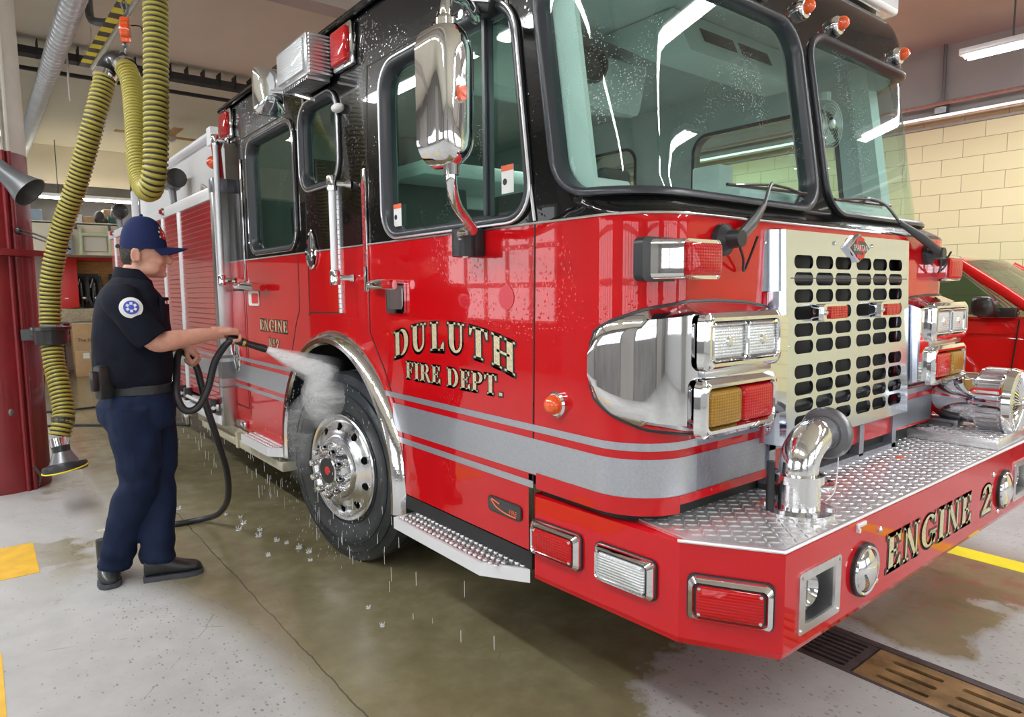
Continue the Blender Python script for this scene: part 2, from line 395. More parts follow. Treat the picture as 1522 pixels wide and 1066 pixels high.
# windows: right and left side in (y, z), windscreen halves in (s, z)
SIDE_WIN = {'front': ((.57 + 1.545) / 2, 2.13, .488, .365, .11), 'small': (2.285, 2.30, .235, .215, .10), 'crew': (3.06, 2.135, .40, .355, .09)}
WS = ((-.035 + SMID - .052) / 2, 2.175, (SMID - .052 + .035) / 2, .362, .12)
def ws_sdf(s, z, grow=0.0): return rr_sdf(s, z, WS[0], WS[1], WS[2] + grow, WS[3] + grow, WS[4] + grow)
def side_sdf(k, y, z, grow=0.0):
    c = SIDE_WIN[k]; sk = (z - c[1]) * .13 * sstep(1.0, .6, y) if k == 'front' else 0.0     # raked front edge of the door glass
    return rr_sdf(y - sk, z, c[0], c[1], c[2] + grow, c[3] + grow, c[4] + grow)
ARCH_C, ARCH_R = (2.19, .53), .70
def win_at(side, y, s, z, grow=0.0):
    if side in ('R', 'L'):
        for k in SIDE_WIN:
            d = side_sdf(k, y, z, grow)
            if d < 0.05: return k, d
    if side != 'L' and -.2 < s < SMID: return 'ws', ws_sdf(s, z, grow)
    return None, 1
def shell_grid(off, grow, zs, ystep=.03):
    ny = int((YR - .62) / ystep)
    cols = [('R', YR - i * (YR - .62) / ny) for i in range(ny + 1)] + [('Rf', k / 5) for k in range(1, 5)]
    cols += [('C', math.radians(90 * k / 12)) for k in range(0, 13)] + [('F', k / 32) for k in range(1, 33)]
    full = cols + [(k, v, 1) for k, v in cols[-2::-1]]
    full = [c if len(c) == 3 else (*c, 0) for c in full]
    G = []
    for z in zs:
        f, r = fy(z), rc(z); L = PI * r / 2; row = []
        for kind, v, mir in full:
            if kind == 'R': s = f + r - v
            elif kind == 'Rf': s = f + r - lerp(.62, f + r, v)
            elif kind == 'C': s = v * r
            else: s = L + v * (XC - r)
            p = from_s(s, z, off)
            if mir: p.x = W - p.x
            row.append([p, s, mir])
        G.append(row)
    return G, full
def build_shell(off, grow, zs, classify, snap=True):
    G, cols = shell_grid(off, grow, zs); cells = {}; nz, nc = len(zs), len(cols)
    vstat = {}
    for j in range(nz - 1):
        for i in range(nc - 1):
            q = [G[j][i], G[j][i + 1], G[j + 1][i + 1], G[j + 1][i]]
            c = sum((a[0] for a in q), V(0, 0, 0)) / 4; s = sum(a[1] for a in q) / 4; mir = q[0][2] and q[1][2]
            onside = s < -.12; key, d = None, 1
            if onside:
                for k in SIDE_WIN:
                    dd = side_sdf(k, c.y, c.z, grow)
                    if dd < d: key, d = k, dd
            else: key, d = 'ws', ws_sdf(s, c.z, grow)
            if s < .3 and not onside or onside and c.y < .7:
                dd = ws_sdf(s, c.z, grow)
                if dd < d: key, d = 'ws', dd
            hole = d < 0
            lab = None if hole else classify(c, s, mir)
            cells[(i, j)] = lab
            for (a, b) in ((i, j), (i + 1, j), (i + 1, j + 1), (i, j + 1)):
                st = vstat.setdefault((a, b), [0, 0, key]);
                if hole: st[0] += 1; st[2] = key
                else: st[1] += 1
    if snap:
        for (i, j), (h, k, key) in vstat.items():
            if h and k:
                p, s, mir = G[j][i]; z = p.z; e = 1e-3
                if key == 'ws':
                    fn = lambda a, b: ws_sdf(a, b, grow); a = s
                else:
                    fn = lambda a, b, kk=key: side_sdf(kk, a, b, grow); a = p.y
                d = fn(a, z); g = ((fn(a + e, z) - d) / e, (fn(a, z + e) - d) / e); gl = math.hypot(*g) or 1
                a2, z2 = a - d * g[0] / gl, z - d * g[1] / gl
                if key == 'ws': q = from_s(a2, z2, off)
                else: q = V(-off, a2, z2)
                if mir: q.x = W - q.x
                G[j][i][0] = q
    return G, cells
def shell_mesh(G, cells, lab, mb=None, flip=False):
    mb = mb or MB(); vm = {}
    for (i, j), l in cells.items():
        if l != lab: continue
        ids = [(i, j), (i + 1, j), (i + 1, j + 1), (i, j + 1)]; vs = []
        for k in ids:
            if k not in vm: vm[k] = mb.bm.verts.new(G[k[1]][k[0]][0])
            vs.append(vm[k])
        try:
            f = mb.bm.faces.new(vs); f.material_index = 0 if sum(v.co.z for v in vs) / 4 < ZB else 1
        except ValueError: pass
    return mb
zl = [.48, .50, .525, .555] + [.555 + (.845 - .555) * k / 10 for k in range(1, 11)] + [.845 + (ZB - .845) * k / 30 for k in range(1, 31)]
zu = [ZB + .012 * k for k in range(1, 7)] + [1.81 + (2.6 - 1.81) * k / 30 for k in range(31)] + [2.6 + .26 * math.sin(PI / 2 * k / 10) for k in range(1, 11)]
def classify(c, s, mir):
    if c.z < .845 and s > -.0 - .30 and c.y < .505: return None
    if (c.y - ARCH_C[0]) ** 2 + (c.z - ARCH_C[1]) ** 2 < (ARCH_R + .02) ** 2 and s < -.2: return None
    if s < -.2 and c.y < 1.47 and c.z < .555: return None
    if s < -.2 and 2.9 < c.y < 3.66 and c.z < .50: return None
    if s < -.2 and not mir and c.z > .555:
        fr = .50 + .2 * (c.z - ZB) * (1 if c.z > ZB else 0)
        rear = 1.73 if c.z > 1.3 else (1.73 - (1.3 - c.z) * .68 if c.z > .86 else 1.43)
        if fr < c.y < rear and c.z < 2.56: return 'front_door'
    if s < -.2 and not mir and c.z > .50 and 2.66 < c.y < 3.66 and c.z < 2.55: return 'crew_door'
    return 'cab_body'
G, cells = build_shell(0.0, 0.0, zl + zu, classify)
mb = shell_mesh(G, cells, 'cab_body')
top = [from_s(s, 2.85, -.02) for s in [s_of_y(YR, 2.85) + (PI * .125 + XC - .25 - s_of_y(YR, 2.85)) * k / 60 for k in range(61)]]
mb.mi = 1
roof = top + [V(W - p.x, p.y, p.z) for p in top[::-1][1:]]
mb.poly([V(p.x, p.y, 2.858) for p in roof])
mb.mi = 0; mb.poly([V(0, YR, .48), V(W, YR, .48), V(W, YR, ZB), V(0, YR, ZB)]); mb.mi = 1; mb.poly([V(0, YR, ZB), V(W, YR, ZB), V(W, YR, 2.858), V(0, YR, 2.858)])
cab = mb.done('cab_body', [M['red'], M['black']], TRUCK, smooth=50)
DOOR = shell_mesh(G, cells, 'front_door').done('front_door', [M['red'], M['black']], TRUCK, smooth=50)
CREW = shell_mesh(G, cells, 'crew_door').done('crew_door', [M['red'], M['black']], TRUCK, smooth=50)
# inner lining with the same openings
zi = [1.32, 1.5, 1.7] + [1.78 + (2.74 - 1.78) * k / 32 for k in range(33)]
G2, c2 = build_shell(-.055, -.012, zi, lambda c, s, m: 'in')
mb = shell_mesh(G2, c2, 'in')
for f in mb.bm.faces: f.material_index = 0
ring = [V(p[0].x, p[0].y, 2.74) for p in G2[-1]]
mb.poly(ring); mb.poly([V(p.x, p.y, 1.32) for p in ring]); mb.poly([V(.06, 3.93, 1.32), V(W - .06, 3.93, 1.32), V(W - .06, 3.93, 2.74), V(.06, 3.93, 2.74)])
mb.done('cab_lining', M['liner'], TRUCK, smooth=50)

def ring_path(kind, grow, off, mir=False, n=8):
    if kind == 'ws':
        pts = [from_s(WS[0] + x, WS[1] + y, off) for x, y in dens(rrect(2 * (WS[2] + grow), 2 * (WS[3] + grow), WS[4] + grow, n))]
    else:
        c = SIDE_WIN[kind]; pts = []
        for x, y in dens(rrect(2 * (c[2] + grow), 2 * (c[3] + grow), c[4] + grow, n)):
            yy = c[0] + x; z = c[1] + y
            if kind == 'front': yy += (z - c[1]) * .13 * sstep(1.0, .6, yy)
            pts.append(V(-off, yy, z))
    if mir: pts = [V(W - p.x, p.y, p.z) for p in pts]
    return pts
def dens(P, step=.05):
    out = []
    for i in range(len(P)):
        a, b = Vector(P[i]), Vector(P[(i + 1) % len(P)]); k = max(1, int((b - a).length / step))
        out += [tuple(a.lerp(b, t / k)) for t in range(k)]
    return out
def frame_ring(kind, mats, parent, name, w=.028, proud=.018, depth=.06, mir=False):
    """rubber section round an opening: an outer lip, a rounded face and a return into the opening"""
    mb = MB()
    secs = [(w, .0), (w * .8, proud), (.3 * w, proud * 1.2), (-.006, proud * .6), (-.010, -depth), (.012, -depth)]
    R = [ring_path(kind, g, o, mir) for g, o in secs]
    mb.rings(R, cap=False, closed=True); return mb.done(name, mats, parent, smooth=60)
def glass_patch(kind, parent, name, m, off=-.018, mir=False):
    mb = MB(); ringp = ring_path(kind, .004, off, mir)
    if kind == 'ws':
        NS, NZ = 44, 14; vs = {}
        for i in range(NS + 1):
            for j in range(NZ + 1):
                z = WS[1] + WS[3] * (2 * j / NZ - 1); hh = WS[2]
                dz = max(0, abs(z - WS[1]) - (WS[3] - WS[4])); hh -= WS[4] - math.sqrt(max(0, WS[4] ** 2 - dz * dz))
                p = from_s(WS[0] + hh * (2 * i / NS - 1), z, off)
                if mir: p.x = W - p.x
                vs[i, j] = mb.bm.verts.new(p)
        for i in range(NS):
            for j in range(NZ): mb.bm.faces.new((vs[i, j], vs[i + 1, j], vs[i + 1, j + 1], vs[i, j + 1]))
    else: mb.poly(ringp)
    return mb.done(name, m, parent, smooth=80)
for mir in (False, True):
    w = frame_ring('ws', M['gasket'], TRUCK, 'windshield_gasket', .023, .015, .05, mir)
    g = glass_patch('ws', TRUCK, 'windshield', M['glass'], -.02, mir)
for kind, par in (('front', DOOR), ('small', TRUCK), ('crew', CREW)):
    frame_ring(kind, M['gasket'], par, 'window_frame', .03, .014, .06)
    glass_patch(kind, par, 'window_pane', M['glass_side'], -.03)
    frame_ring(kind, M['gasket'], TRUCK, 'left_window_frame', .03, .014, .06, True); glass_patch(kind, TRUCK, 'left_window_pane', M['glass_side'], -.03, True)
MB().bx(.015, .035, .765, .80, 1.78, 2.48).bx(.0, .02, .774, .79, 1.78, 2.48).done('window_divider', M['gasket'], DOOR)
# bright lower lip of the side windows
for kind, par in (('front', DOOR), ('crew', CREW), ('small', TRUCK)):
    c = SIDE_WIN[kind]; P = [p for p in ring_path(kind, .026, .012)]
    MB().tube(P, .006, 6, closed=True).done('window_bead', M['chrome'] if kind == 'crew' else M['alu'], par)
# door gaps
def seam(name, pts, parent, w=.007, off=.0016):
    mb = MB()
    for (y0, z0), (y1, z1) in zip(pts, pts[1:]):
        a, b = V(-off, y0, z0), V(-off, y1, z1); d = (b - a).normalized(); n = V(1, 0, 0).cross(d) * w / 2
        a, b = a - d * w / 2, b + d * w / 2
        mb.prism([a - n, b - n, b + n, a + n], (off * .9, 0, 0))
    return mb.done(name, M['seam'], parent, smooth=None)
seam('door_gap', [(.66, 2.56), (.58, 2.24), (.546, 1.99), (.494, 1.73), (.505, 1.1), (.515, .56)], TRUCK)
seam('door_gap', [(.66, 2.56), (1.70, 2.55), (1.745, 1.95), (1.745, 1.30), (1.60, 1.12), (1.445, .86), (1.43, .48)], TRUCK)
seam('door_gap', [(2.65, 2.55), (2.655, 1.4), (2.72, 1.31), (2.80, 1.15)], TRUCK); seam('door_gap', [(3.66, 2.55), (3.66, .62)], TRUCK); seam('door_gap', [(2.65, 2.55), (3.66, 2.55)], TRUCK)
seam('access_panel_gap', [(2.49, 2.05), (2.06, 2.06), (2.065, 1.39), (2.47, 1.385), (2.52, 1.37)], TRUCK)
seam('access_panel_gap', [(2.50, 2.55), (2.50, 1.38)], TRUCK)
seam('locker_gap', [(3.95, 1.52), (3.70, 1.52)], TRUCK, .012); seam('locker_gap', [(3.70, 1.52), (3.70, .66), (3.97, .66)], TRUCK)
# bright seam on the front pillar
MB().tube([(-.004, .652, 2.56), (-.004, .572, 2.24), (-.004, .538, 1.99), (-.004, .49, 1.735)], .006, 6).done('pillar_trim', M['alu'], TRUCK)
# two-tone dividing trim
MB().tube([from_s(s_of_y(YR, ZB) + k * .05, ZB + .002, .003) for k in range(0, int((PI * .1 + XC + YR) / .05))], .004, 6).done('paint_line_trim', M['alu'], TRUCK)
# roof gutter
MB().tube([(-.018, YR + .02, 2.815), (-.018, .70, 2.815), (-.01, .5, 2.80)], .014, 8).bx(-.02, .02, .6, YR + .03, 2.82, 2.838).done('roof_gutter', M['black'], TRUCK)
# foil stripes along side and nose
def band(z0, z1, s0, s1, m, name, off=.0025, parent=TRUCK, step=.03):
    mb = MB(); n = max(1, int(abs(s1 - s0) / step)); prev = None; zz = [z0 + (z1 - z0) * k / 3 for k in range(4)]
    for i in range(n + 1):
        s = lerp(s0, s1, i / n); col = [mb.bm.verts.new(from_s(s, z, off)) for z in zz]
        if prev:
            for k in range(3): mb.bm.faces.new((prev[k], col[k], col[k + 1], prev[k + 1]))
        prev = col
    return mb.done(name, m, parent, smooth=60)
SF = PI * .1
def arch_y(z, side): return ARCH_C[0] + side * math.sqrt(max(0, .765 ** 2 - (z - ARCH_C[1]) ** 2))
for z0, z1 in ((1.004, 1.029), (.849, .978), (.797, .823)):
    zm = (z0 + z1) / 2; fr = .2 - .508 if z0 < .83 else SF + .05
    band(z0, z1, s_of_y(arch_y(zm, -1), zm), fr, M['silver'], 'side_stripe')
    band(z0, z1, s_of_y(YR - .003, zm), s_of_y(arch_y(zm, 1), zm), M['silver'], 'side_stripe')
for z0, z1 in ((1.004, 1.029), (.857, .978)):
    band(z0, z1, SF + .05, SF + .46, M['tread_side'], 'nose_stripe')
    band(z0, z1, SF + 1.51, SF + 1.94, M['tread_side'], 'nose_stripe')
band(.80, .857, -.29, SF * .9, M['red'], 'nose_lip', .004); band(.828, .857, SF * .9, SF + .46, M['red'], 'nose_lip', .005)
# lettering on the door and crew door
def side_fn(y0, z0, rise=0.0, span=1.0, lean=0.0):
    return lambda u, v, l: V(-l, y0 - u, z0 + v + rise * (1 - ((u / span - .5) / .5) ** 2) + lean * u)
lettering('DULUTH', side_fn(1.505, 1.190, .062, .905), .122, DOOR, 'duluth_lettering', M['gold'], M['ink'], fit=.905, gap=.10, rim=.04, shadow=(-.025, -.05))
lettering('FIRE DEPT.', side_fn(1.40, 1.108), .078, DOOR, 'fire_dept_lettering', M['gold'], M['ink'], fit=.725, rim=.045, gap=.05, shadow=(-.03, -.05))
lettering('ENGINE', side_fn(3.378, 1.245), .078, CREW, 'engine_lettering', M['gold'], M['ink'], fit=.515, rim=.042, gap=.07, shadow=(-.02, -.04))
lettering('No2', side_fn(3.22, 1.125), .076, CREW, 'number_lettering', M['gold'], M['ink'], fit=.20, rim=.042, gap=.06, shadow=(-.02, -.04))

# light inner pillars behind the windscreen edges
for mir in (False, True):
    mb = MB(); R = []
    for k in range(15):
        z = lerp(1.74, 2.66, k / 14); R.append([(lambda p: V(W - p.x, p.y, p.z) if mir else p)(from_s(s_, z, o_)) for s_, o_ in ((-.05, -.052), (.085, -.052), (.075, -.10), (-.05, -.10))])
    mb.rings(R).done('pillar_lining', M['liner_light'], TRUCK)
# ---------------------------------------------------------------- wheels and arches
RX3 = lambda a: Matrix.Rotation(a, 3, 'X'); RY3 = lambda a: Matrix.Rotation(a, 3, 'Y'); RZ3 = lambda a: Matrix.Rotation(a, 3, 'Z')
def arch(name, y, z, r, x, parent, mir=False):
    mb = MB(); secs = []
    for k in range(49):
        a = math.radians(lerp(-7, 187, k / 48)); c, s = math.cos(a), math.sin(a); sg = -1 if not mir else 1
        zz = lambda q: max(q, z - .075)
        prof = [(r - .012, .05), (r - .016, -.030), (r - .004, -.045), (r + .022, -.048), (r + .048, -.030), (r + .062, 0.0), (r + .05, .01), (r + .0, .03)]
        secs.append([V(x - sg * d * -1 if False else x + d * (1 if not mir else -1), y + rr * c, zz(z + rr * s)) for rr, d in prof])
    return mb.rings(secs).done(name, M['chrome_wet'], parent, smooth=40)
arch('wheel_arch_trim', ARCH_C[0], ARCH_C[1], ARCH_R, 0.0, TRUCK)
arch('wheel_arch_trim', ARCH_C[0], ARCH_C[1], ARCH_R, W, TRUCK, True)
def well(y, x0, x1):
    mb = MB(); R = []
    for k in range(33):
        a = math.radians(lerp(-4, 184, k / 32)); R.append([V(x0, y + .715 * math.cos(a), .53 + .715 * math.sin(a)), V(x1, y + .715 * math.cos(a), .53 + .715 * math.sin(a))])
    mb.rings(R, cap=False, loop=False)
    mb.poly([V(x1, y + .715 * math.cos(math.radians(k * 6)), .53 + .715 * math.sin(math.radians(k * 6))) for k in range(31)])
    return mb.done('wheel_well', M['dark'], TRUCK)
well(2.19, .004, .55); well(2.19, W - .004, W - .55)
WHEEL = thing('wheel_tmp', (0, 0, 0), '', '')
def wheel(cx, cy, cz, yaw, side, parent=TRUCK, detail=True, R=.535):
    """side -1 faces -x. built around the origin facing -x, then turned and placed"""
    T = Matrix.Translation((cx, cy, cz)) @ Matrix.Rotation(yaw, 4, 'Z') @ (Matrix() if side < 0 else Matrix.Rotation(PI, 4, 'Z'))
    def fin(mb, name, m, par, sm=40):
        for v in mb.bm.verts: v.co = T @ v.co
        return mb.done(name, m, par, smooth=sm)
    prof = [(.285, .21), (.30, .05), (.292, .012), (.300, .0), (.335, -.012), (.40, -.022), (.455, -.020), (.50, .004), (.524, .012), (R, .030), (R, .10), (R - .012, .103), (R - .012, .113), (R, .116), (R, .16), (R - .012, .163), (R - .012, .173), (R, .176), (R, .23), (.51, .27), (.42, .29), (.30, .27)]
    mb = MB().lathe(prof, (0, 0, 0), (1, 0, 0), 72, cap=False)
    # sidewall rings
    for r, h in ((.315, -.008), (.425, -.023), (.478, -.014)):
        mb.lathe([(r - .004, h + .004), (r - .002, h - .003), (r + .002, h - .003), (r + .004, h + .004)], (0, 0, 0), (1, 0, 0), 72, cap=False)
    t = fin(mb, 'tyre', M['tire'], parent)
    if not detail:
        fin(MB().lathe([(.0, .08), (.2, .08), (.26, .03), (.285, .02)], (0, 0, 0), (1, 0, 0), 40, cap=False), 'rim', M['alu'], t); return t
    # rim disc with round hand holes
    mb = MB(); n = 120; holes = 10
    prof = [(.302, .03), (.300, -.012), (.294, -.018), (.280, -.014), (.268, .006)]
    mb.lathe(prof, (0, 0, 0), (1, 0, 0), n, cap=False)
    def dish(r): return .006 - .030 * sstep(.268, .20, r) - .012 * sstep(.21, .172, r)
    rr = [.268 - (.268 - .17) * k / 16 for k in range(17)]; hr, hR = .022, .232
    vs = {}
    def hd(i, r):
        a = 2 * PI * i / n; best = 9
        for h in range(holes):
            ha = 2 * PI * h / holes + .30; best = min(best, math.hypot(r * math.cos(a) - hR * math.cos(ha), r * math.sin(a) - hR * math.sin(ha)))
        return best
    n2 = 180
    def pos(i, r):
        a = 2 * PI * i / n2; p = Vector((r * math.cos(a), r * math.sin(a)))
        for h in range(holes):
            ha = 2 * PI * h / holes + .30; c = Vector((hR * math.cos(ha), hR * math.sin(ha))); d = (p - c).length
            if abs(d - hr) < .0058 and d > 1e-5: p = c + (p - c) * hr / d; break
        return p
    for j, r in enumerate(rr):
        for i in range(n2):
            p = pos(i, r); vs[i, j] = mb.bm.verts.new((dish(p.length), p.x, p.y))
    for j in range(len(rr) - 1):
        for i in range(n2):
            q = [vs[i, j], vs[(i + 1) % n2, j], vs[(i + 1) % n2, j + 1], vs[i, j + 1]]; c = sum((v.co for v in q), V(0, 0, 0)) / 4; ins = False
            for h in range(holes):
                ha = 2 * PI * h / holes + .30
                if math.hypot(c.y - hR * math.cos(ha), c.z - hR * math.sin(ha)) < hr: ins = True
            if not ins: mb.bm.faces.new(q)
    for h in range(holes):
        ha = 2 * PI * h / holes + .30; mb.lathe([(hr, dish(hR) - .001), (hr * .97, dish(hR) + .03)], (0, hR * math.cos(ha), hR * math.sin(ha)), (1, 0, 0), 16, cap=False)
    mb.lathe([(.17, dish(.17)), (.167, -.046), (.158, -.060), (.10, -.068), (.083, -.074), (.078, -.10), (.07, -.104)], (0, 0, 0), (1, 0, 0), 48, cap=False)
    rim = fin(mb, 'rim', M['rimmetal'], t)
    fin(MB().lathe([(.0001, .07), (.28, .07)], (0, 0, 0), (1, 0, 0), 40, cap=False), 'brake_drum', M['dark'], t)
    fin(MB().lathe([(.0001, -.088), (.062, -.088), (.07, -.100), (.07, -.104)], (0, 0, 0), (1, 0, 0), 32), 'hub_cap', M['rubber'], rim)
    fin(MB().lathe([(.0001, -.108), (.022, -.106), (.030, -.098), (.031, -.086)], (0, 0, 0), (1, 0, 0), 20), 'hub_plug', M['badge_red'], rim)
    for k in range(10):
        a = 2 * PI * k / 10 + .2; c = (0, .128 * math.cos(a), .128 * math.sin(a))
        fin(MB().lathe([(.024, -.060), (.024, -.074), (.0195, -.077), (.0195, -.122), (.015, -.131), (.0001, -.133)], c, (1, 0, 0), 12), 'lug_nut', M['chrome'], rim)
    return t
bpy.data.objects.remove(WHEEL)
wheel(.035, 2.19, .526, math.radians(9.5), -1); wheel(W - .055, 2.19, .533, math.radians(9), 1, detail=False)
for x, s in ((-.02, -1), (W + .02, 1)): wheel(x, 7.6, .533, 0, s, detail=False)
# ---------------------------------------------------------------- chassis underneath
mb = MB()
for x in (.72, W - .80): mb.bx(x, x + .08, .35, 9.3, .52, .76)
for y in (.5, 1.5, 3.0, 4.4, 6.0, 8.6): mb.bx(.72, W - .72, y, y + .12, .56, .72)
mb.bx(.2, W - .2, 2.10, 2.26, .42, .56); mb.bx(.75, W - .75, .35, 1.45, .50, .86)
mb.done('chassis_frame', M['dark'], TRUCK)
MB().bx(.03, W - .03, .515, 1.40, .80, .84).bx(.03, W - .03, 3.0, YR, .80, .84).bx(.6, W - .6, 1.40, 3.0, .80, .84).bx(.05, W - .05, 3.0, YR, .47, .55).done('cab_floor', M['dark'], TRUCK)
MB().bx(-.03, .06, 2.98, 4.95, .34, .40, .006).bx(.0, .10, 3.70, 5.2, .36, .47, .006).box((-.02, 3.9, .40), (.05, .05, .12)).done('lower_beam', M['chassis_cream'], TRUCK)
# ---------------------------------------------------------------- steps
def step(name, y0, y1, z0, z1, x0, cut, parent=TRUCK):
    mb = MB(); P = [(.0, y0), (x0, y0 + (0 if cut[0] == 0 else cut[0])), (x0, y1 - cut[1]), (.0, y1)]
    if cut[0] == 0: P = [(.06, y0), (x0, y0), (x0, y1 - cut[1]), (.06, y1)]
    b = [V(x, y, z0) for x, y in P]; t = [V(x, y, z1) for x, y in P]
    o = mb.rings([b, t]).done(name, M['alu_white'], parent, smooth=None)
    q = [V(lerp(x, -.0, .06) + .004, lerp(y, (y0 + y1) / 2, .02), z1 + .003) for x, y in P]
    mb = MB(); mb.poly(q); mb.done('tread_surface', M['grip'], o, smooth=None)
    # perforated raised grips
    mb = MB(); n = int((y1 - y0) / .034)
    for k in range(n):
        yy = y0 + .04 + (y1 - y0 - .08) * k / (n - 1)
        for xx in (.0, x0 * .36, x0 * .72):
            if not (yy < y0 + cut[0] * .6 and xx < -.03): mb.lathe([(.0125, 0), (.0105, .005), (.006, .005), (.005, .0005)], (xx, yy, z1 + .003), (0, 0, 1), 10, cap=False)
    mb.done('tread_grip', M['alu'], o); return o
step('cab_step', .53, 1.36, .437, .488, -.105, (.17, 0.0))
step('crew_step', 2.96, 3.63, .437, .497, -.09, (.12, 0.0))
MB().bx(.0, .12, .52, 1.44, .49, .56).done('step_recess', M['dark'], TRUCK)
# badge on the door bottom
mb = MB().prism([V(-.001, .674 + x, .683 + z) for x, z in rrect(.205, .062, .02)], (-.004, 0, 0)); bd = mb.done('gel_badge', M['ink'], DOOR)
MB().prism([V(-.005, .674 + x, .683 + z) for x, z in rrect(.195, .052, .016)], (-.001, 0, 0)).done('badge_field', mat('black_enamel', (.01, .01, .01), .25, coat=1), bd)
mb = text_mb('FIRE', .026, lambda u, v, w: (-.0065, .643 - u, .668 + v)); mb.done('badge_text', M['sticker_o'], bd, smooth=None)
MB().tube(spline([(-.0065, .755, .700), (-.0065, .72, .676), (-.0065, .66, .664), (-.0065, .60, .662)], 5), .003, 5).tube([(-.0065, .75, .702), (-.0065, .70, .692)], .003, 5).done('badge_swoosh', M['sticker_o'], bd)
# ---------------------------------------------------------------- grab rails, latches, hinge strips
def grab(y, z0, z1, parent, off=-.085, plate=None):
    o = MB().tube([(off, y, z0), (off, y, z1)], .019, 14).done('grab_rail', M['alu_white'], parent)
    for z in (z0 + .01, z1 - .01):
        MB().lathe([(.025, -.035), (.027, -.02), (.027, .03), (.022, .04)], (off, y, z), (0, 0, 1), 14).tube([(off, y, z), (-.03, y - .02, z), (.0, y - .03, z)], [.019, .014, .022], 10).done('rail_stanchion', M['chrome'], o)
    return o
grab(1.945, 1.56, 2.045, TRUCK); grab(3.92, 1.58, 2.60, TRUCK)
mb = MB()
for k in range(26): mb.lathe([(.010, 0), (.010, .022)], (-.008, 2.06, 1.39 + k * .0255), (0, 0, 1), 8)
mb.bx(-.006, 0, 2.045, 2.075, 1.39, 2.05).done('piano_hinge', M['alu'], TRUCK)
MB().bx(-.012, -.001, 1.735, 1.775, 1.50, 2.09, .003).done('reflective_strip', M['chrome'], TRUCK)
MB().bx(-.0135, -.012, 1.739, 1.771, 1.62, 2.03).done('strip_tape', mat('strip_red_tape', (.45, .05, .05), .3, .4, var=.9, vscale=60), TRUCK)
MB().bx(-.010, -.001, 3.62, 3.655, 1.58, 2.42, .003).done('reflective_strip', M['chrome'], TRUCK)
def latch(y, z, parent, sgn=1):
    o = MB().prism([V(-.002, y + a, z + b) for a, b in rrect(.17, .15, .02)], (-.012, 0, 0)).done('door_latch', M['chrome'], parent)
    MB().prism([V(-.014, y + a, z - .005 + b) for a, b in rrect(.14, .10, .02)], (-.002, 0, 0)).done('latch_pan', M['brushed'], o)
    MB().tube([(-.03, y + .22, z + .055), (-.045, y + .10, z + .06), (-.045, y - .06, z + .055)], [.020, .024, .022], 10, flat=((1, 0, 0), .6)).done('latch_lever', M['chrome'], o)
    MB().bx(-.065, -.05, y - .05, y + .03, z + .037, z + .078, .004).done('lever_reflector', M['lens_red'], o); return o
latch(1.465, 1.475, DOOR)
o = MB().tube([(-.03, 3.81, 1.55), (-.045, 3.55, 1.548), (-.045, 3.30, 1.535)], [.018, .026, .024], 10, flat=((1, 0, 0), .6)).done('door_latch', M['chrome'], CREW)
MB().tube([(-.046, 3.30, 1.535), (-.046, 3.16, 1.53)], [.025, .02], 10).done('lever_tip', M['lens_red'], o)
MB().prism([V(-.002, 3.48 + a, 1.46 + b) for a, b in rrect(.22, .10, .02)], (-.003, 0, 0)).done('latch_decal', M['sticker'], CREW)
MB().prism([V(-.0055, 3.45 + a, 1.46 + b) for a, b in rrect(.14, .07, .02)], (-.001, 0, 0)).done('decal_field', M['badge_red'], CREW)
MB().bx(-.035, 0, 3.74, 3.93, .50, .56, .012).done('paddle_latch', M['chrome'], TRUCK)
# firefighter cross plaques: pointed oval frames
def plaque(y, z, h, w, parent):
    P = [(-.008, y + w / 2 * math.sin(2 * PI * k / 24) * (1 if math.cos(2 * PI * k / 24) < .2 else .72), z + h / 2 * math.cos(2 * PI * k / 24)) for k in range(24)]
    o = MB().tube(P, .009, 6, closed=True).done('oval_plaque', M['chrome'], parent)
    MB().prism([V(-.004, a, b) for _, a, b in P], (-.003, 0, 0)).done('plaque_field', M['ink'], o)
    MB().ball((-.01, y, z - h * .12), (.006, w * .22, h * .18), 10, 6).tube([(-.009, y, z - h * .3), (-.009, y, z + h * .4)], .006, 6).tube([(-.009, y - w * .3, z - .02), (-.009, y + w * .3, z - .02)], .006, 6).ball((-.008, y, z + h * .5), (.006, .012, .02), 8, 6).done('plaque_emblem', M['chrome'], o)
plaque(2.425, 1.735, .20, .14, TRUCK); plaque(3.90, 1.03, .24, .13, TRUCK)
# small orange fruit-shaped side marker on the corner
sm = .2; pc = from_s(.0, 1.085, 0)
o = MB().lathe([(.045, 0), (.045, .012), (.038, .018)], from_s(-.177, 1.118, .0), (-1, 0, 0), 24).done('side_marker_light', M['chrome'], TRUCK)
mb = MB(); c = from_s(-.177, 1.118, .022); mb.ball(c, .034, 18, 12).done('marker_lens', M['lens_orange'], o)
# round crest sticker low contrast on door
MB().lathe([(.045, 0), (.045, .001)], (-.001, .655, 1.475), (-1, 0, 0), 28).done('crest_decal', mat('faded_crest', (.60, .05, .07), .35), DOOR)
# ---------------------------------------------------------------- small side window warning stickers
for par, y, z in ((DOOR, 1.475, 1.845), (DOOR, .665, 1.90)):
    o = MB().prism([V(.018, y + a, z + b) for a, b in ((-.035, -.05), (.035, -.05), (.035, .05), (-.035, .05))], (-.0008, 0, 0)).done('warning_sticker', M['sticker'], par)
    MB().prism([V(.017, y + a, z + b) for a, b in ((-.035, .03), (.035, .03), (.035, .05), (-.035, .05))], (-.0008, 0, 0)).done('sticker_header', M['sticker_o'], o)
    MB().lathe([(.012, 0), (.012, .0008)], (.0168, y + .015, z - .008), (-1, 0, 0), 12).done('sticker_symbol', M['ink'], o)
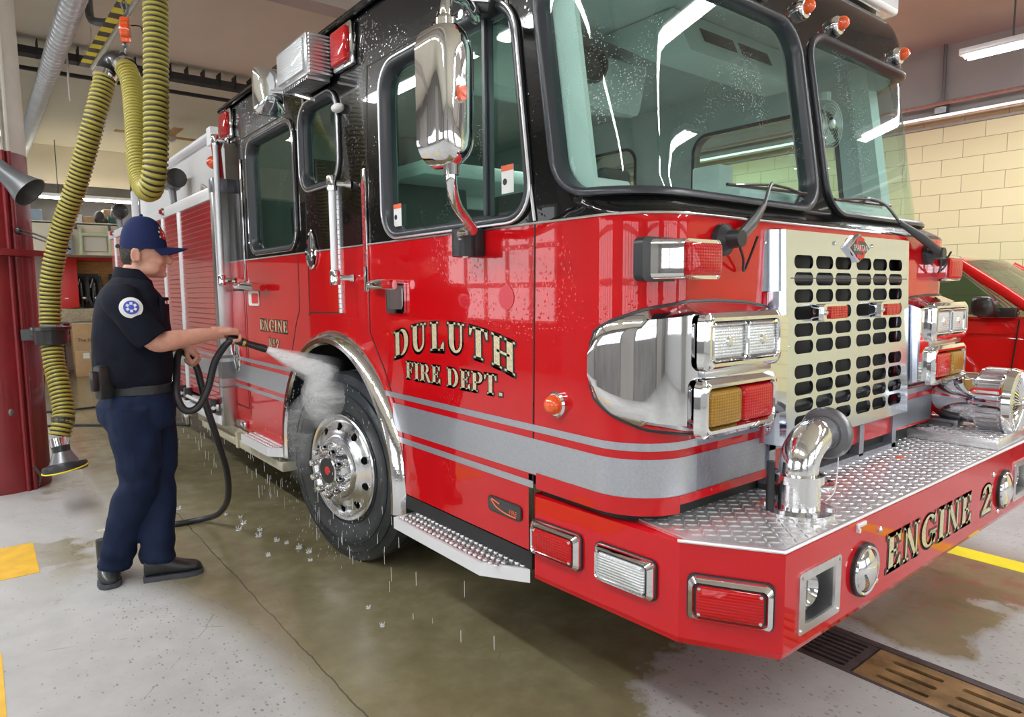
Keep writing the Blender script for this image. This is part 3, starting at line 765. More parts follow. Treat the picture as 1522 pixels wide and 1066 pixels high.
# ---------------------------------------------------------------- upper side lights
def side_lamp(y0, y1, z0, z1, name, lens, parent=TRUCK, d=.055):
    o = MB().bx(-.032, 0, y0, y1, z0, z1, .012, 2).done(name, M['chrome'], parent)
    MB().bx(-d, -.028, y0 + .02, y1 - .02, z0 + .02, z1 - .02, .014, 3).done('lens', lens, o); return o
side_lamp(1.80, 2.01, 2.585, 2.79, 'warning_light', M['lens_red']); side_lamp(3.74, 3.95, 2.59, 2.79, 'warning_light', M['lens_red'])
o = MB().bx(-.15, -.02, 2.05, 2.46, 2.575, 2.785, .012).done('scene_light', M['brushed'], TRUCK)
MB().bx(-.162, -.148, 2.08, 2.43, 2.60, 2.76, .01).done('lens', M['lens_clear'], o)
mb = MB()
for k in range(11): mb.bx(-.14, -.02, 2.035, 2.052, 2.585 + k * .018, 2.594 + k * .018)
for k in range(16): mb.bx(-.14, -.02, 2.07 + k * .024, 2.08 + k * .024, 2.562, 2.577)
mb.done('cooling_fins', M['alu'], o)
MB().bx(-.022, 0, 2.15, 2.36, 2.62, 2.74).done('mount', M['dark'], o)
# crew side mirror
o = MB().prism([V(-.19 + a * .72 , 2.50 + a * .0, 2.58 + b) for a, b in rrect(.23, .25, .04)], (0, -.02, 0)).done('square_mirror', M['chrome'], TRUCK)
cm = V(-.19, 2.478, 2.58); mb = MB(); rr = rrect(.23 * .72, .25, .035)
mb.rings([[cm + V(a, 0, b) for a, b in rr], [cm + V(a * .75, -.02, b * .75) for a, b in rr], [cm + V(a * .2, -.035, b * .2) for a, b in rr]]).done('mirror_back', M['chrome'], o)
MB().tube(spline([(-.19, 2.45, 2.575), (-.10, 2.40, 2.57), (-.02, 2.30, 2.53), (0, 2.29, 2.53)], 5), [.012] * 16, 8).bx(-.012, 0, 2.455, 2.485, 2.50, 2.66, .004).done('mirror_arm', M['chrome'], o)
# ---------------------------------------------------------------- big chrome door mirror
mc = V(-.30, .575, 2.115)
hw, hh = .080, .222; nrm = V(.12, -1, 0).normalized(); ux = V(1, .12, 0).normalized()
mb = MB(); secs = []
for dz, k in ((.0, 1.0), (.04, .995), (.065, .93), (.083, .78), (.092, .52), (.095, .2)):
    secs.append([mc + ux * a * (k if True else 1) + V(0, 0, b * (1 - (1 - k) * .45)) + nrm * (dz - .02) for a, b in rrect(2 * hw, 2 * hh, .085, 8)])
o = mb.rings([[mc + ux * a * .98 + V(0, 0, b * .99) - nrm * .055 for a, b in rrect(2 * hw, 2 * hh, .085, 8)]] + secs).done('door_mirror', M['chrome'], DOOR, smooth=60)
MB().rings([[mc + ux * a + V(0, 0, b) - nrm * t for a, b in rrect(2 * hw * .92, 2 * hh * .95, .08, 8)] for t in (.054, .060)]).done('mirror_glass', mat('mirror_glass', (.8, .82, .84), .01, 1), o)
cl = mc + nrm * .072 + V(-.005, 0, .015)
MB().prism([cl + ux * a + V(0, 0, b - .012) for a, b in rrect(.036, .075, .015)], nrm * .008).done('lamp_base', M['chrome'], o); MB().prism([cl + ux * a + V(0, 0, b - .02) + nrm * .006 for a, b in rrect(.030, .05, .013)], nrm * .012).done('clearance_lens', M['lens_orange'], o)
tp = mc + V(-.01, 0, hh - .01) + nrm * .02
P = spline([tp, tp + V(.0, 0, .05), tp + V(.03, .02, .10), tp + V(.11, .06, .118), tp + V(.20, .12, .10), (-.03, .80, 2.53)], 7)
MB().tube(P, .019, 12).lathe([(.034, -.02), (.034, .012), (.026, .022)], tp, (0, 0, 1), 16).done('mirror_arm', M['chrome'], o)
MB().box((-.02, .775, 2.525), (.04, .18, .05), RX3(.35), .008).done('arm_bracket', M['dark'], o); mb = MB()
mb.box((-.045, .77, 2.545), (.012, .20, .03), RX3(.35), .004); mb.lathe([(.016, 0), (.016, .012)], (-.045, .84, 2.505), (-1, 0, 0), 8).done('bracket_plate', M['alu'], o)
bt = mc + V(.0, 0, -hh + .005) + nrm * .02
P = spline([bt, bt + V(.0, 0, -.05), bt + V(.045, .04, -.115), bt + V(.165, .12, -.185), (-.095, .80, 1.71), (-.06, .82, 1.63)], 8)
MB().tube(P, .018, 12).lathe([(.026, -.03), (.026, .01)], bt, (0, 0, 1), 14).done('mirror_arm', M['chrome'], o)
MB().lathe([(.052, -.055), (.052, .045), (.046, .052)], (-.055, .83, 1.683), (0, 0, 1), 20).bx(-.055, .0, .778, .882, 1.628, 1.735, .01).done('arm_socket', M['rubber'], DOOR)
# white knob on the pillar
MB().ball((-.02, 1.99, 2.42), (.03, .05, .022), 12, 8).done('door_bumper', M['sticker'], TRUCK)
# ---------------------------------------------------------------- bumper
BZ0, BZ1 = .458, .773
BP = [(.004, .508), (.040, -.10), (.184, -.348), (2.42, -.348), (2.57, -.10), (2.60, .508)]
mb = MB(); inn = [(x + (.012 if x < 1 else -.012), y + .012) for x, y in BP]
dz = lambda p: (p[0] + (.006 if p[0] < 1 else -.006), p[1] + .008)
mb.rings([[V(*dz(p), BZ0) for p in BP], [V(*p, BZ0 + .02) for p in BP], [V(*p, BZ1 - .006) for p in BP], [V(*p, BZ1) for p in inn]], cap=True)
mb.bm.faces.ensure_lookup_table()
for f_ in [f_ for f_ in mb.bm.faces if all(abs(v.co.y + .348) < .009 for v in f_.verts) and f_.calc_area() > .3]: mb.bm.faces.remove(f_)
HB = [(.290, .467), (2.197, 2.374)]; zlo, zhi = .535, .668; xa, xb = BP[2][0], BP[3][0]
xsn = [xa, *HB[0], *HB[1], xb]; zsn = [BZ0 + .02, zlo, zhi, BZ1 - .006]
for i in range(5):
    for j in range(3):
        if j == 1 and i in (1, 3): continue
        mb.poly([V(xsn[i], -.348, zsn[j]), V(xsn[i + 1], -.348, zsn[j]), V(xsn[i + 1], -.348, zsn[j + 1]), V(xsn[i], -.348, zsn[j + 1])])
bmesh.ops.remove_doubles(mb.bm, verts=mb.bm.verts[:], dist=1e-5)
BUMP = mb.done('front_bumper', M['red2'], TRUCK, smooth=None)
def tread_bars(name, seed, poly, z, parent, pitch=.030):
    '''raised lozenges of the tread plate, alternately turned'''
    def inside(x, y):
        c = False
        for i in range(len(poly)):
            (a, b), (d, e) = poly[i - 1], poly[i]
            if (b > y) != (e > y) and x < (d - a) * (y - b) / (e - b) + a: c = not c
        return c
    xs_ = [p[0] for p in poly]; ys_ = [p[1] for p in poly]; mb = MB()
    for i in range(int((max(xs_) - min(xs_)) / pitch) + 1):
        for j in range(int((max(ys_) - min(ys_)) / pitch) + 1):
            x, y = min(xs_) + (i + .5) * pitch, min(ys_) + (j + .5) * pitch
            if not all(inside(x + a, y + b) for a in (-.011, .011) for b in (-.011, .011)): continue
            s_ = 1 if (i + j) % 2 else -1; l = V(.0125, .0125 * s_, 0); w = V(-.0036 * s_, .0036, 0) * 1.0
            o_ = V(x, y, z); q = [o_ - l, o_ + w, o_ + l, o_ - w]; r1, r2 = o_ - l * .5 + V(0, 0, .0026), o_ + l * .5 + V(0, 0, .0026)
            vs = [mb.bm.verts.new(p) for p in q + [r1, r2]]
            for f in ((0, 4, 1), (1, 4, 5), (1, 5, 2), (2, 5, 3), (3, 5, 4), (3, 4, 0)): mb.bm.faces.new([vs[k] for k in f])
    return mb.done(name, M['plate'], parent, smooth=None)
mb = MB(); dk = [(.10, .25), (.055, -.105), (.192, -.338), (2.41, -.338), (2.55, -.105), (2.50, .25)]
mb.rings([[V(x, y, BZ1 + .0005) for x, y in dk], [V(x, y, BZ1 + .006) for x, y in dk]]).done('tread_deck', M['plate'], TRUCK, smooth=None)
tread_bars('tread_pattern', 0, dk, BZ1 + .006, TRUCK)
MB().tube([(.03, -.10, BZ1 + .002), (.182, -.346, BZ1 + .002), (2.42, -.346, BZ1 + .002)], .005, 6).done('deck_edge', M['alu_white'], TRUCK)
# recessed pull handle and bolts in the deck
o = MB().lathe([(.085, 0), (.085, .008), (.07, .010), (.066, .004), (.0001, .004)], (.86, -.06, BZ1 + .006), (0, 0, 1), 28).done('deck_handle', M['chrome'], TRUCK)
MB().tube([(.80, -.06, BZ1 + .016), (.86, -.05, BZ1 + .022), (.92, -.06, BZ1 + .016)], .008, 8).done('handle_bar', M['chrome'], o)
MB().bx(1.50, 1.55, -.12, -.10, BZ1 + .006, BZ1 + .008).done('deck_tag', M['sticker_o'], TRUCK)
# black gap and valance between cab and deck
sN = [lerp(-.30, 2 * (SF + XC - .2) + .30, k / 60) for k in range(61)]
MB().rings([[from_s(s_, .80, -.035) + V(0, 0, z_ - .80) for s_ in sN] for z_ in (BZ1 - .06, .86)]).done('nose_gap', M['dark'], TRUCK)
mb = MB(); mb.bx(.66, .70, -.012, .03, .775, .985); mb.bx(.66, 1.72, -.012, .03, .925, .985); mb.bx(.66, 1.72, -.012, .03, .775, .80); mb.bx(1.68, 1.72, -.012, .03, .775, .985); mb.bx(.89, .925, -.012, .03, .79, .93); mb.bx(1.36, 1.40, -.012, .03, .79, .93)
mb.done('tread_valance', M['tread_side'], TRUCK)
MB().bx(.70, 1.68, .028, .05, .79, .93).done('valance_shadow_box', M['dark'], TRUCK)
# lamps let into the bumper
def place(c, n, up=(0, 0, 1)):
    n = V(n).normalized(); r = V(up).cross(n); r = -r if False else r.normalized(); u = n.cross(r)
    return lambda a, b, d: V(c) + r * a + u * b + n * d
def flush_lamp(c, n, w, h, lens, name='warning_light', parent=TRUCK):
    f = place(c, n); o = MB().rings([[f(a, b, d) for a, b in rrect(w * k, h * kk, .022)] for d, k, kk in ((0, 1.03, 1.05), (.008, 1.03, 1.05))]).done(name, M['rubber'], parent)
    MB().rings([[f(a, b, d) for a, b in rrect(ww, hh, r)] for d, ww, hh, r in ((.006, w, h, .02), (.018, w * .99, h * .98, .02), (.032, w * .88, h * .80, .016), (.022, w * .82, h * .72, .014))], cap=True).done('bezel', M['chrome'], o)
    MB().rings([[f(a, b, d) for a, b in rrect(ww, hh, .012)] for d, ww, hh in ((.020, w * .79, h * .68), (.030, w * .785, h * .675), (.035, w * .72, h * .58))]).done('lens', lens, o)
    MB().rings([[f(a, b, d) for a, b in rrect(w * .83, h * .73, .013)] for d in (.018, .0245)]).done('lens_gasket', M['ink'], o)
    for sa in (-1, 1):
        for sb in (-1, 1): MB().lathe([(.006, 0), (.005, .004), (.0001, .005)], f(sa * w * .36, sb * h * .285, .031), n, 8).done('lens_screw', M['chrome'], o)
    return o
sidev = (V(BP[1][0], BP[1][1], 0) - V(BP[0][0], BP[0][1], 0)).normalized(); sn = V(sidev.y, -sidev.x, 0); sn = sn if sn.x < 0 else -sn
sp = lambda y, z: V(lerp(BP[0][0], BP[1][0], (BP[0][1] - y) / (BP[0][1] - BP[1][1])), y, z)
flush_lamp(sp(.395, .622), sn, .235, .125, M['lens_red']); flush_lamp(sp(.095, .622), sn, .235, .125, M['lens_clear'])
cv = (V(*BP[2], 0) - V(*BP[1], 0)); cn = V(cv.y, -cv.x, 0).normalized(); cn = cn if cn.y < 0 else -cn
flush_lamp(V(*BP[1], .612) + cv * .50, cn, .232, .135, M['lens_red'])
FN = (0, -1, 0)
def horn_box(x):
    f = place((x, -.348, .6015), FN); sg = 1
    o = MB().rings([[f(a, b, d) for a, b in rrect(w, h, r)] for d, w, h, r in ((0, .245, .185, .012), (.006, .245, .185, .012), (.006, .176, .132, .004), (-.001, .174, .130, .003))], cap=False).done('speaker_surround', M['alu'], TRUCK, smooth=30)
    mb = MB().rings([[f(a, b, d) for a, b in rrect(w, h, .003)] for d, w, h in ((.005, .176, .132), (-.09, .168, .122))], cap=False); mb.poly([f(a, b, -.09) for a, b in rrect(.168, .122, .003)]); mb.done('speaker_recess', M['brushed'], o)
    MB().lathe([(.048, -.085), (.052, -.05), (.046, -.035), (.040, -.05), (.018, -.07), (.016, -.055), (.0001, -.05)], f(-.02, .008, .02), FN, 28).done('speaker_horn', M['chrome'], o)
    MB().rings([[f(-.02 + a, b, -.06 + d) for a, b in rrect(.025, .115, .006)] for d in (0, .03)]).done('speaker_bracket', M['castgrey'], o)
    for a in (-.11, .11):
        for b in (-.078, .078): MB().lathe([(.006, 0), (.004, .004), (.0001, .005)], f(a, b, .006), FN, 8).done('surround_bolt', M['chrome'], o)
horn_box(.378); horn_box(2.285)
def spot(x):
    o = MB().lathe([(.088, -.001), (.088, .012), (.080, .014)], (x, -.348, .60), FN, 36).done('fog_light', M['rubber'], TRUCK)
    MB().lathe([(.081, .012), (.078, .020), (.070, .018)], (x, -.348, .60), FN, 36, cap=False).done('fog_rim', M['chrome'], o)
    MB().lathe([(.071, .014), (.060, .024), (.042, .032), (.022, .037), (.0001, .038)], (x, -.348, .60), FN, 36).done('reflector_bowl', M['chrome'], o)
spot(.658); spot(2.02)
for x, z in ((.772, .705), (.758, .535), (1.965, .51), (1.88, .69)): MB().ball((x, -.349, z), (.012, .008, .012), 10, 6).done('bumper_bolt', M['chrome'], TRUCK)
o = MB().bx(.60, .66, -.356, -.346, .748, .762, .003).bx(.60, .61, -.36, -.346, .735, .748).done('bumper_clip', M['alu_white'], TRUCK)
lettering('ENGINE', lambda u, v, l: V(.83 + u, -.348 - l, .54 + v), .125, BUMP, 'engine_lettering', M['gold'], M['ink'], fit=.80, rim=.05, shadow=(.0, -.03), gap=.06)
lettering('2', lambda u, v, l: V(1.745 + u, -.348 - l, .535 + v), .125, BUMP, 'numeral_lettering', M['gold'], M['ink'], fit=.14, rim=.05, shadow=(0, -.04))
# ---------------------------------------------------------------- grille
def gy(z): return -.05 - .037 * (1.6 - z)
GP = lambda x, z, d=0.0: V(x, gy(z) - d, z)
GX = [(.716, .846), (.866, .994), (1.010, 1.138), (1.180, 1.308), (1.324, 1.452), (1.470, 1.600)]
rows = [1.616 - .060 * i for i in range(6)] + [1.228 - .060 * i for i in range(4)]
zs = [.985]; holes = []
for t in rows[::-1]: holes.append((t - .047, t))
X0g, X1g = .585, 1.735
# plate as a fine grid with the slots taken out
def slot_sdf(x, z):
    best = 9
    for a, b in GX:
        if x < a - .02 or x > b + .02: continue
        for c, d in holes:
            if z < c - .02 or z > d + .02: continue
            best = min(best, rr_sdf(x, z, (a + b) / 2, (c + d) / 2, (b - a) / 2, (d - c) / 2, .023))
    return best
nx, nz = 196, 150; x0, x1, z0, z1 = .66, 1.668, .955, 1.70; gs = {}
xs = [lerp(x0, x1, i / nx) for i in range(nx + 1)]; zz = [lerp(z0, z1, j / nz) for j in range(nz + 1)]
cut = {(i, j): slot_sdf((xs[i] + xs[i + 1]) / 2, (zz[j] + zz[j + 1]) / 2) < 0 for i in range(nx) for j in range(nz)}
mb = MB(); pos = {}
for i in range(nx + 1):
    for j in range(nz + 1):
        st = {cut.get(k) for k in ((i, j), (i - 1, j), (i, j - 1), (i - 1, j - 1))} - {None}
        x, z = xs[i], zz[j]
        if len(st) == 2:
            d = slot_sdf(x, z); e = 1e-4; gx, gz = (slot_sdf(x + e, z) - d) / e, (slot_sdf(x, z + e) - d) / e; gl = math.hypot(gx, gz) or 1
            if abs(d) < .02: x, z = x - d * gx / gl, z - d * gz / gl
        if st != {True}: pos[i, j] = mb.bm.verts.new(GP(x, z))
for (i, j), c in cut.items():
    if not c: mb.bm.faces.new((pos[i, j], pos[i + 1, j], pos[i + 1, j + 1], pos[i, j + 1]))
# returns of the shell: chamfered flanks, top and bottom edges
Lp = [(x0, 0), (.62, .018), (.590, .052), (.585, .085)]
for zt, zb2, wx in ((1.70, 1.49, 0.0), (1.49, .955, .045)):
    for sgn in (0, 1):
        pr = [(.0, .0), (-.022, -.012), (-.050 + wx * .4, -.045), (-.075 + wx, -.085)]
        R = []
        for z in (zt, zb2):
            R.append([V((x0 + a) if not sgn else (x1 - a), gy(z) - b, z) if False else V((x0 + a) if not sgn else (x1 - a), gy(z) - b * 1.0, z) for a, b in pr])
        mb.rings(R, cap=False, loop=False)
mb.rings([[GP(x0, 1.70), GP(x1, 1.70)], [V(x0 + .01, .012, 1.712), V(x1 - .01, .012, 1.712)]], cap=False, loop=False)
for sgn in (0, 1):
    e = lambda a: (x0 + a) if not sgn else (x1 - a)
    mb.poly([V(e(0), gy(1.7), 1.70), V(e(-.022), gy(1.7) + .012, 1.70), V(e(-.05), gy(1.7) + .045, 1.70), V(e(-.075), gy(1.7) + .085, 1.70)])
    mb.poly([V(e(-.03), gy(1.49) + .045, 1.49), V(e(-.075), gy(1.49) + .085, 1.49), V(e(-.075), .03, 1.49), V(e(-.03), .03, 1.49)])
mb.rings([[GP(x0, .955), GP(x1, .955)], [V(x0, .01, .945), V(x1, .01, .945)]], cap=False, loop=False)
for (a, b) in GX:
    for (c, d) in holes:
        cx, cz = (a + b) / 2, (c + d) / 2; P = rrect(b - a, d - c, .023, 4)
        mb.rings([[GP(cx + p, cz + q, 0) for p, q in P], [GP(cx + p, cz + q, -.012) for p, q in P]], cap=False)
GR = mb.done('radiator_grille', M['grille'], TRUCK, smooth=30)
MB().bx(.66, 1.67, -.005, .004, .94, 1.70).done('grille_backing', M['dark'], TRUCK)
mb = MB()
for z in (1.535, 1.09): MB().tube([(.69, -.035, z), (1.65, -.035, z)], .018, 10).done('radiator_pipe', M['rubber'], TRUCK)
mb = MB()
for x, z in ((.612, 1.655), (1.00, 1.665), (1.31, 1.665), (1.70, 1.65), (.67, 1.30), (.625, 1.16), (.625, 1.01), (.625, 1.40)):
    y = gy(z) + (.05 if x < .65 or x > 1.68 else 0); MB().lathe([(.008, 0), (.006, .006), (.0001, .008)], (x, y, z), FN, 8).done('grille_screw', M['chrome'], GR)
for a in (.605, 1.675): MB().bx(a, a + .04, -.004, .02, .955, 1.49, .004).done('grille_side_flange', M['red'], TRUCK)
# maker's diamond badge
f = place(GP(1.168, 1.652, .004), FN)
o = MB().rings([[f(a * k, b * k, d) for a, b in ((-.092, 0), (0, -.055), (.092, 0), (0, .055))] for d, k in ((-.004, 1), (.010, 1), (.014, .93))]).done('diamond_badge', M['chrome'], GR, smooth=None)
dm = lambda k, d: [f(a * k, b * k, d) for a, b in ((-.092, 0), (0, -.055), (.092, 0), (0, .055))]
MB().rings([dm(.88, .0142), dm(.86, .0155)]).done('badge_field', mat('badge_dark_enamel', (.05, .05, .055), .3), o, smooth=None)
MB().tube(spline([f(.028, .030, .016), f(-.02, .034, .016), f(-.03, .016, .016), f(.0, .0, .016), f(.03, -.016, .016), f(.02, -.034, .016), f(-.028, -.030, .016)], 5), .0085, 6, flat=((0, 1, 0), .15)).done('badge_letter_s', M['badge_red'], o)
mb = text_mb('SPARTAN', .034, lambda u, v, w: f((u - w / 2) * .82, v - .0115, .018)); mb.done('badge_name', M['sticker'], o, smooth=None)
# two small lamps on the grille face
def clip_lamp(x, z):
    f = place(GP(x, z), FN); o = MB().rings([[f(a, b, d) for a, b in rrect(w, .062, .014)] for d, w in ((0, .20), (.03, .195), (.042, .17))]).done('grille_light', M['chrome'], GR)
    MB().rings([[f(a + .015, b, d) for a, b in rrect(.125, .045, .006)] for d in (.03, .05)]).done('lens', M['lens_red'], o)
    MB().lathe([(.01, 0), (.007, .006), (.0001, .007)], f(-.07, 0, .042), FN, 10).done('lens_screw', M['brushed'], o)
clip_lamp(.925, 1.412); clip_lamp(1.385, 1.412)
# ---------------------------------------------------------------- headlamp pods
def pod(mir):
    mx = lambda p: V(W - p.x, p.y, p.z) if mir else p
    mn = lambda mb: mb
    # wrap-round chrome skin following the nose: left limit to inner edge, bounded by top and bottom curves
    topc = [(-.02, 1.33), (.0, 1.375), (.06, 1.405), (.16, 1.44), (.30, 1.462), (.45, 1.462), (.60, 1.455), (.735, 1.438)]
    botc = [(-.02, 1.20), (.0, 1.155), (.06, 1.115), (.16, 1.075), (.30, 1.052), (.45, 1.046), (.60, 1.046), (.735, 1.052)]
    def iv(c, s):
        for (a, b), (d, e) in zip(c, c[1:]):
            if s <= d: return lerp(b, e, (s - a) / (d - a))
        return c[-1][1]
    def bulge(s): return .018 + .070 * sstep(.02, .36, s)
    def skin(off_edge, inset, name, m, thick):
        mb = MB(); N, K = 36, 12; cols = []
        for i in range(N + 1):
            s = lerp(-.02 + inset, .735 - inset * .5, i / N); zt, zb = iv(topc, s) - inset, iv(botc, s) + inset; col = []
            for k in range(K + 1):
                t = k / K; ed = min(t, 1 - t) * (zt - zb); round_ = sstep(0, .035, ed); bb = bulge(s)
                col.append(mx(from_s(s, lerp(zb, zt, t), .004 + thick + (bb - .018) * round_ * 1.0 + .014 * round_)))
            cols.append(col)
        rim = [[mx(from_s(lerp(-.02, .735, i / N), iv(botc, lerp(-.02, .735, i / N)), 0))] for i in range(N + 1)]
        mb.rings(cols, cap=False, loop=False)
        # close to the body
        edge = [c[0] for c in cols] + cols[-1][1:] + [c[-1] for c in cols[::-1]][1:] + cols[0][::-1][1:-1]
        mb2 = [V(p.x, p.y, p.z) for p in edge]; base = []
        for p in edge:
            q = p.copy(); q.y = max(q.y + .1, -.0) if q.x > .2 and q.x < W - .2 else q.y
            if not (q.x > .2 and q.x < W - .2): c2 = V(.2 if q.x < 1 else W - .2, .2, q.z); dd = (q - c2).normalized(); q = c2 + dd * .2
            else: q.y = 0
            base.append(q)
        mb.rings([edge, base], cap=False)
        return mb.done(name, m, TRUCK, smooth=40)
    o = skin(0, 0, 'headlamp_pod', M['chrome'], .003)
    # black rubber edge
    N = 40; P = [mx(from_s(lerp(-.02, .735, i / N), iv(topc, lerp(-.02, .735, i / N)), .004)) for i in range(N + 1)] + [mx(from_s(lerp(.735, -.02, i / N), iv(botc, lerp(.735, -.02, i / N)), .004)) for i in range(N + 1)]
    MB().tube(P, .007, 6, closed=True).done('pod_edging', M['rubber'], o)
    yF = -.085
    def frame(x0, x1, z0, z1, nm):
        cx, cz = (x0 + x1) / 2, (z0 + z1) / 2; mb = MB()
        R = []
        for dw, dy in ((.03, .0), (.028, -.022), (.014, -.034), (.004, -.034), (-.004, -.018), (-.004, .0)):
            R.append([mx(V(cx + a, yF + dy, cz + b)) for a, b in rrect(x1 - x0 + 2 * dw, z1 - z0 + 2 * dw, .018 + max(0, dw * .4), 4)])
        fr = mb.rings(R, cap=False, closed=False).done(nm, M['chrome'], o, smooth=35)
        MB().rings([[mx(V(cx + a, yF - d, cz + b)) for a, b in rrect(x1 - x0, z1 - z0, .01, 3)] for d in (.0, .006)]).done('lamp_well', M['dark'], fr)
        return fr
    def lamp(x0, x1, z0, z1, lens, par, nm, dep):
        cx, cz = (x0 + x1) / 2, (z0 + z1) / 2
        q = MB().rings([[mx(V(cx + a, yF - d, cz + b)) for a, b in rrect((x1 - x0) * k, (z1 - z0) * k, .014, 4)] for d, k in ((.006, 1), (dep * .7, 1), (dep, .93), (dep + .004, .75))]).done(nm, lens, par, smooth=40)
        return q
    up = frame(.155, .515, 1.285, 1.402, 'headlamp_frame'); lo = frame(.145, .497, 1.085, 1.205, 'signal_frame')
    for a, b in ((.16, .333), (.341, .511)):
        q = lamp(a, b, 1.29, 1.396, M['lens_clear'], up, 'headlamp', .024)
        P = [mx(V((a + b) / 2 + u, yF - .03, 1.343 + v)) for u, v in rrect(b - a, .106, .014, 4)]
        MB().tube(P, .005, 6, closed=True).done('headlamp_ring', M['chrome'], q)
        MB().lathe([(.018, 0), (.012, .006), (.0001, .007)], mx(V((a + b) / 2, yF - .028, 1.343)), FN, 12).done('bulb_shield', M['reflector'], q)
    lamp(.151, .318, 1.09, 1.20, M['lens_amber'], lo, 'turn_signal', .032); lamp(.324, .492, 1.09, 1.20, M['lens_red'], lo, 'warning_lens', .032)
    MB().bx(*(sorted([mx(V(.15, 0, 0)).x, mx(V(.51, 0, 0)).x])), yF - .012, yF + .01, 1.238, 1.262, .004).done('pod_bar', M['brushed'], o)
    # corner warning light above
    x0, x1, z0, z1 = .085, .265, 1.53, 1.645
    cx, cz = .175, 1.588
    b = MB().rings([[mx(V(.130 + a + .03 * (1 - k), y, cz + q)) for a, q in rrect(.27 * k + .0, .128 * (k * .5 + .5), .022, 4)] for y, k in ((.045, 1.02), (.01, 1.02))]).done('corner_warning_light', M['rubber'], TRUCK)
    MB().rings([[mx(V(cxx + a, y, cz + q)) for a, q in rrect(w, .118, .018, 4)] for y, w, cxx in ((.03, .255, .135), (-.045, .19, .175), (-.062, .182, .178), (-.058, .165, .180))]).done('bezel', M['chrome'], b)
    MB().rings([[mx(V(.182 + a, y, cz + q)) for a, q in rrect(w, hq, .012, 4)] for y, w, hq in ((-.055, .165, .098), (-.070, .160, .094), (-.076, .13, .066))]).done('lens', M['lens_red'], b)
pod(False); pod(True)
# ---------------------------------------------------------------- roof edge markers and light bar
for x in (.27, .885, 1.17, 1.455, 2.07):
    c = V(x, fy(2.615) - .004, 2.615); n = V(0, -1, -.1).normalized()
    o = MB().lathe([(.040, -.01), (.042, .012), (.034, .026), (.028, .028)], c, n, 24).done('roof_marker_light', M['chrome'], TRUCK)
    MB().ball(c + V(0, -.028, .006), (.024, .034, .030), 16, 10).done('marker_lens', M['lens_orange'], o)
LB = V(1.17, .52, 0)
o = MB().bx(.30, 2.04, .44, .62, 2.875, 2.93, .008).done('light_bar', M['dark'], TRUCK)
MB().bx(1.66, 2.26, .28, .58, 2.87, 3.04, .025, 3).done('bar_end_lens', mat('clear_bar_lens', (.86, .88, .9), .08, coat=1), o)
MB().bx(1.72, 2.18, .31, .55, 2.862, 2.872, .003).done('bar_base', M['alu'], o)
MB().bx(.08, .68, .28, .58, 2.87, 3.04, .025, 3).done('bar_end_lens', M['lens_red'], o)
mb = MB(); mb.bx(.70, 1.62, .34, .56, 2.93, 2.99, .01); mb.done('bar_mount', M['dark'], o)
mb = MB().lathe([(.035, 0), (.03, .12), (.05, .28), (.085, .38), (.088, .385)], (1.05, .50, 2.92), (0, -1, -.03), 24); mb.done('air_horn', M['chrome'], TRUCK)
# ---------------------------------------------------------------- wipers
def wiper(pv, blade0, blade1, mirror=False):
    o = MB().lathe([(.052, .0), (.050, .018), (.030, .035), (.026, .075)], pv, (0, -1, 0), 18).done('wiper', M['rubber'], TRUCK)
    tip = (V(blade0) + V(blade1)) / 2; a = V(pv) + V(0, -.062, 0); mid = a.lerp(tip, .62) + V(0, -.02, .0)
    MB().tube([a, a.lerp(mid, .5) + V(0, -.006, 0), mid], [.020, .022, .012], 10, flat=((0, 1, 0), .6)).lathe([(.024, -.012), (.024, .012)], a, (0, 1, 0), 12).done('wiper_arm', M['rubber'], o)
    MB().tube(spline([mid, mid.lerp(tip, .5) + V(0, -.01, .035), tip + V(0, -.012, .018), tip], 6), .006, 8).done('wiper_rod', M['castgrey'], o)
    d = V(blade1) - V(blade0); mb = MB()
    mb.tube([V(blade0), V(blade0) + d * .5, V(blade1)], .006, 6)
    mb.tube([V(blade0) + d * .08 + V(0, 0, 0), V(blade0) + d * .3 + V(0, -.016, .008), tip + V(0, -.02, .012), V(blade0) + d * .7 + V(0, -.016, .008), V(blade0) + d * .92], .005, 6)
    mb.done('wiper_blade', M['ink'], o)
    MB().tube(spline([a + V(.02, .01, -.02), a + V(.06, .02, -.06), a + V(.10, .045, -.095), a + V(.11, .04, -.08), a + V(.09, -.01, .01)], 6), .0045, 6).done('washer_hose', M['rubber'], o)
    return o
wiper((.355, -.002, 1.655), (.492, .074, 1.850), (1.02, .078, 1.862)); wiper((W - .355, -.002, 1.655), (1.245, .078, 1.858), (1.76, .074, 1.868))
# ---------------------------------------------------------------- intake elbow on the deck
o = MB().lathe([(.115, .0), (.115, .014), (.070, .016), (.070, .10), (.080, .102), (.080, .128), (.062, .132), (.062, .14)], (.53, -.19, BZ1 + .006), (0, 0, 1), 36).done('intake_pipe', M['chrome_wet'], TRUCK)
P = [V(.53, -.19, BZ1 + .13)] + [V(.53 + .115 * (1 - math.cos(a)), -.19, BZ1 + .145 + .095 * math.sin(a)) for a in [PI / 2 * k / 10 for k in range(11)]] + [V(.71, -.19, BZ1 + .240)]
MB().tube(P, [.062] * 11 + [.056, .052], 24).done('pipe_elbow', M['chrome_wet'], o)
MB().lathe([(.058, 0), (.060, .012), (.082, .014), (.088, .024), (.088, .036), (.074, .045), (.070, .075), (.0001, .08)], (.675, -.19, BZ1 + .240), (1, 0, 0), 32).done('pipe_cap', M['castgrey'], o)
mb = MB()
for k in range(6): a = PI / 3 * k; mb.lathe([(.010, 0), (.010, .008), (.0001, .009)], (.53 + .095 * math.cos(a), -.19 + .095 * math.sin(a), BZ1 + .02), (0, 0, 1), 8)
mb.done('flange_bolt', M['alu'], o)
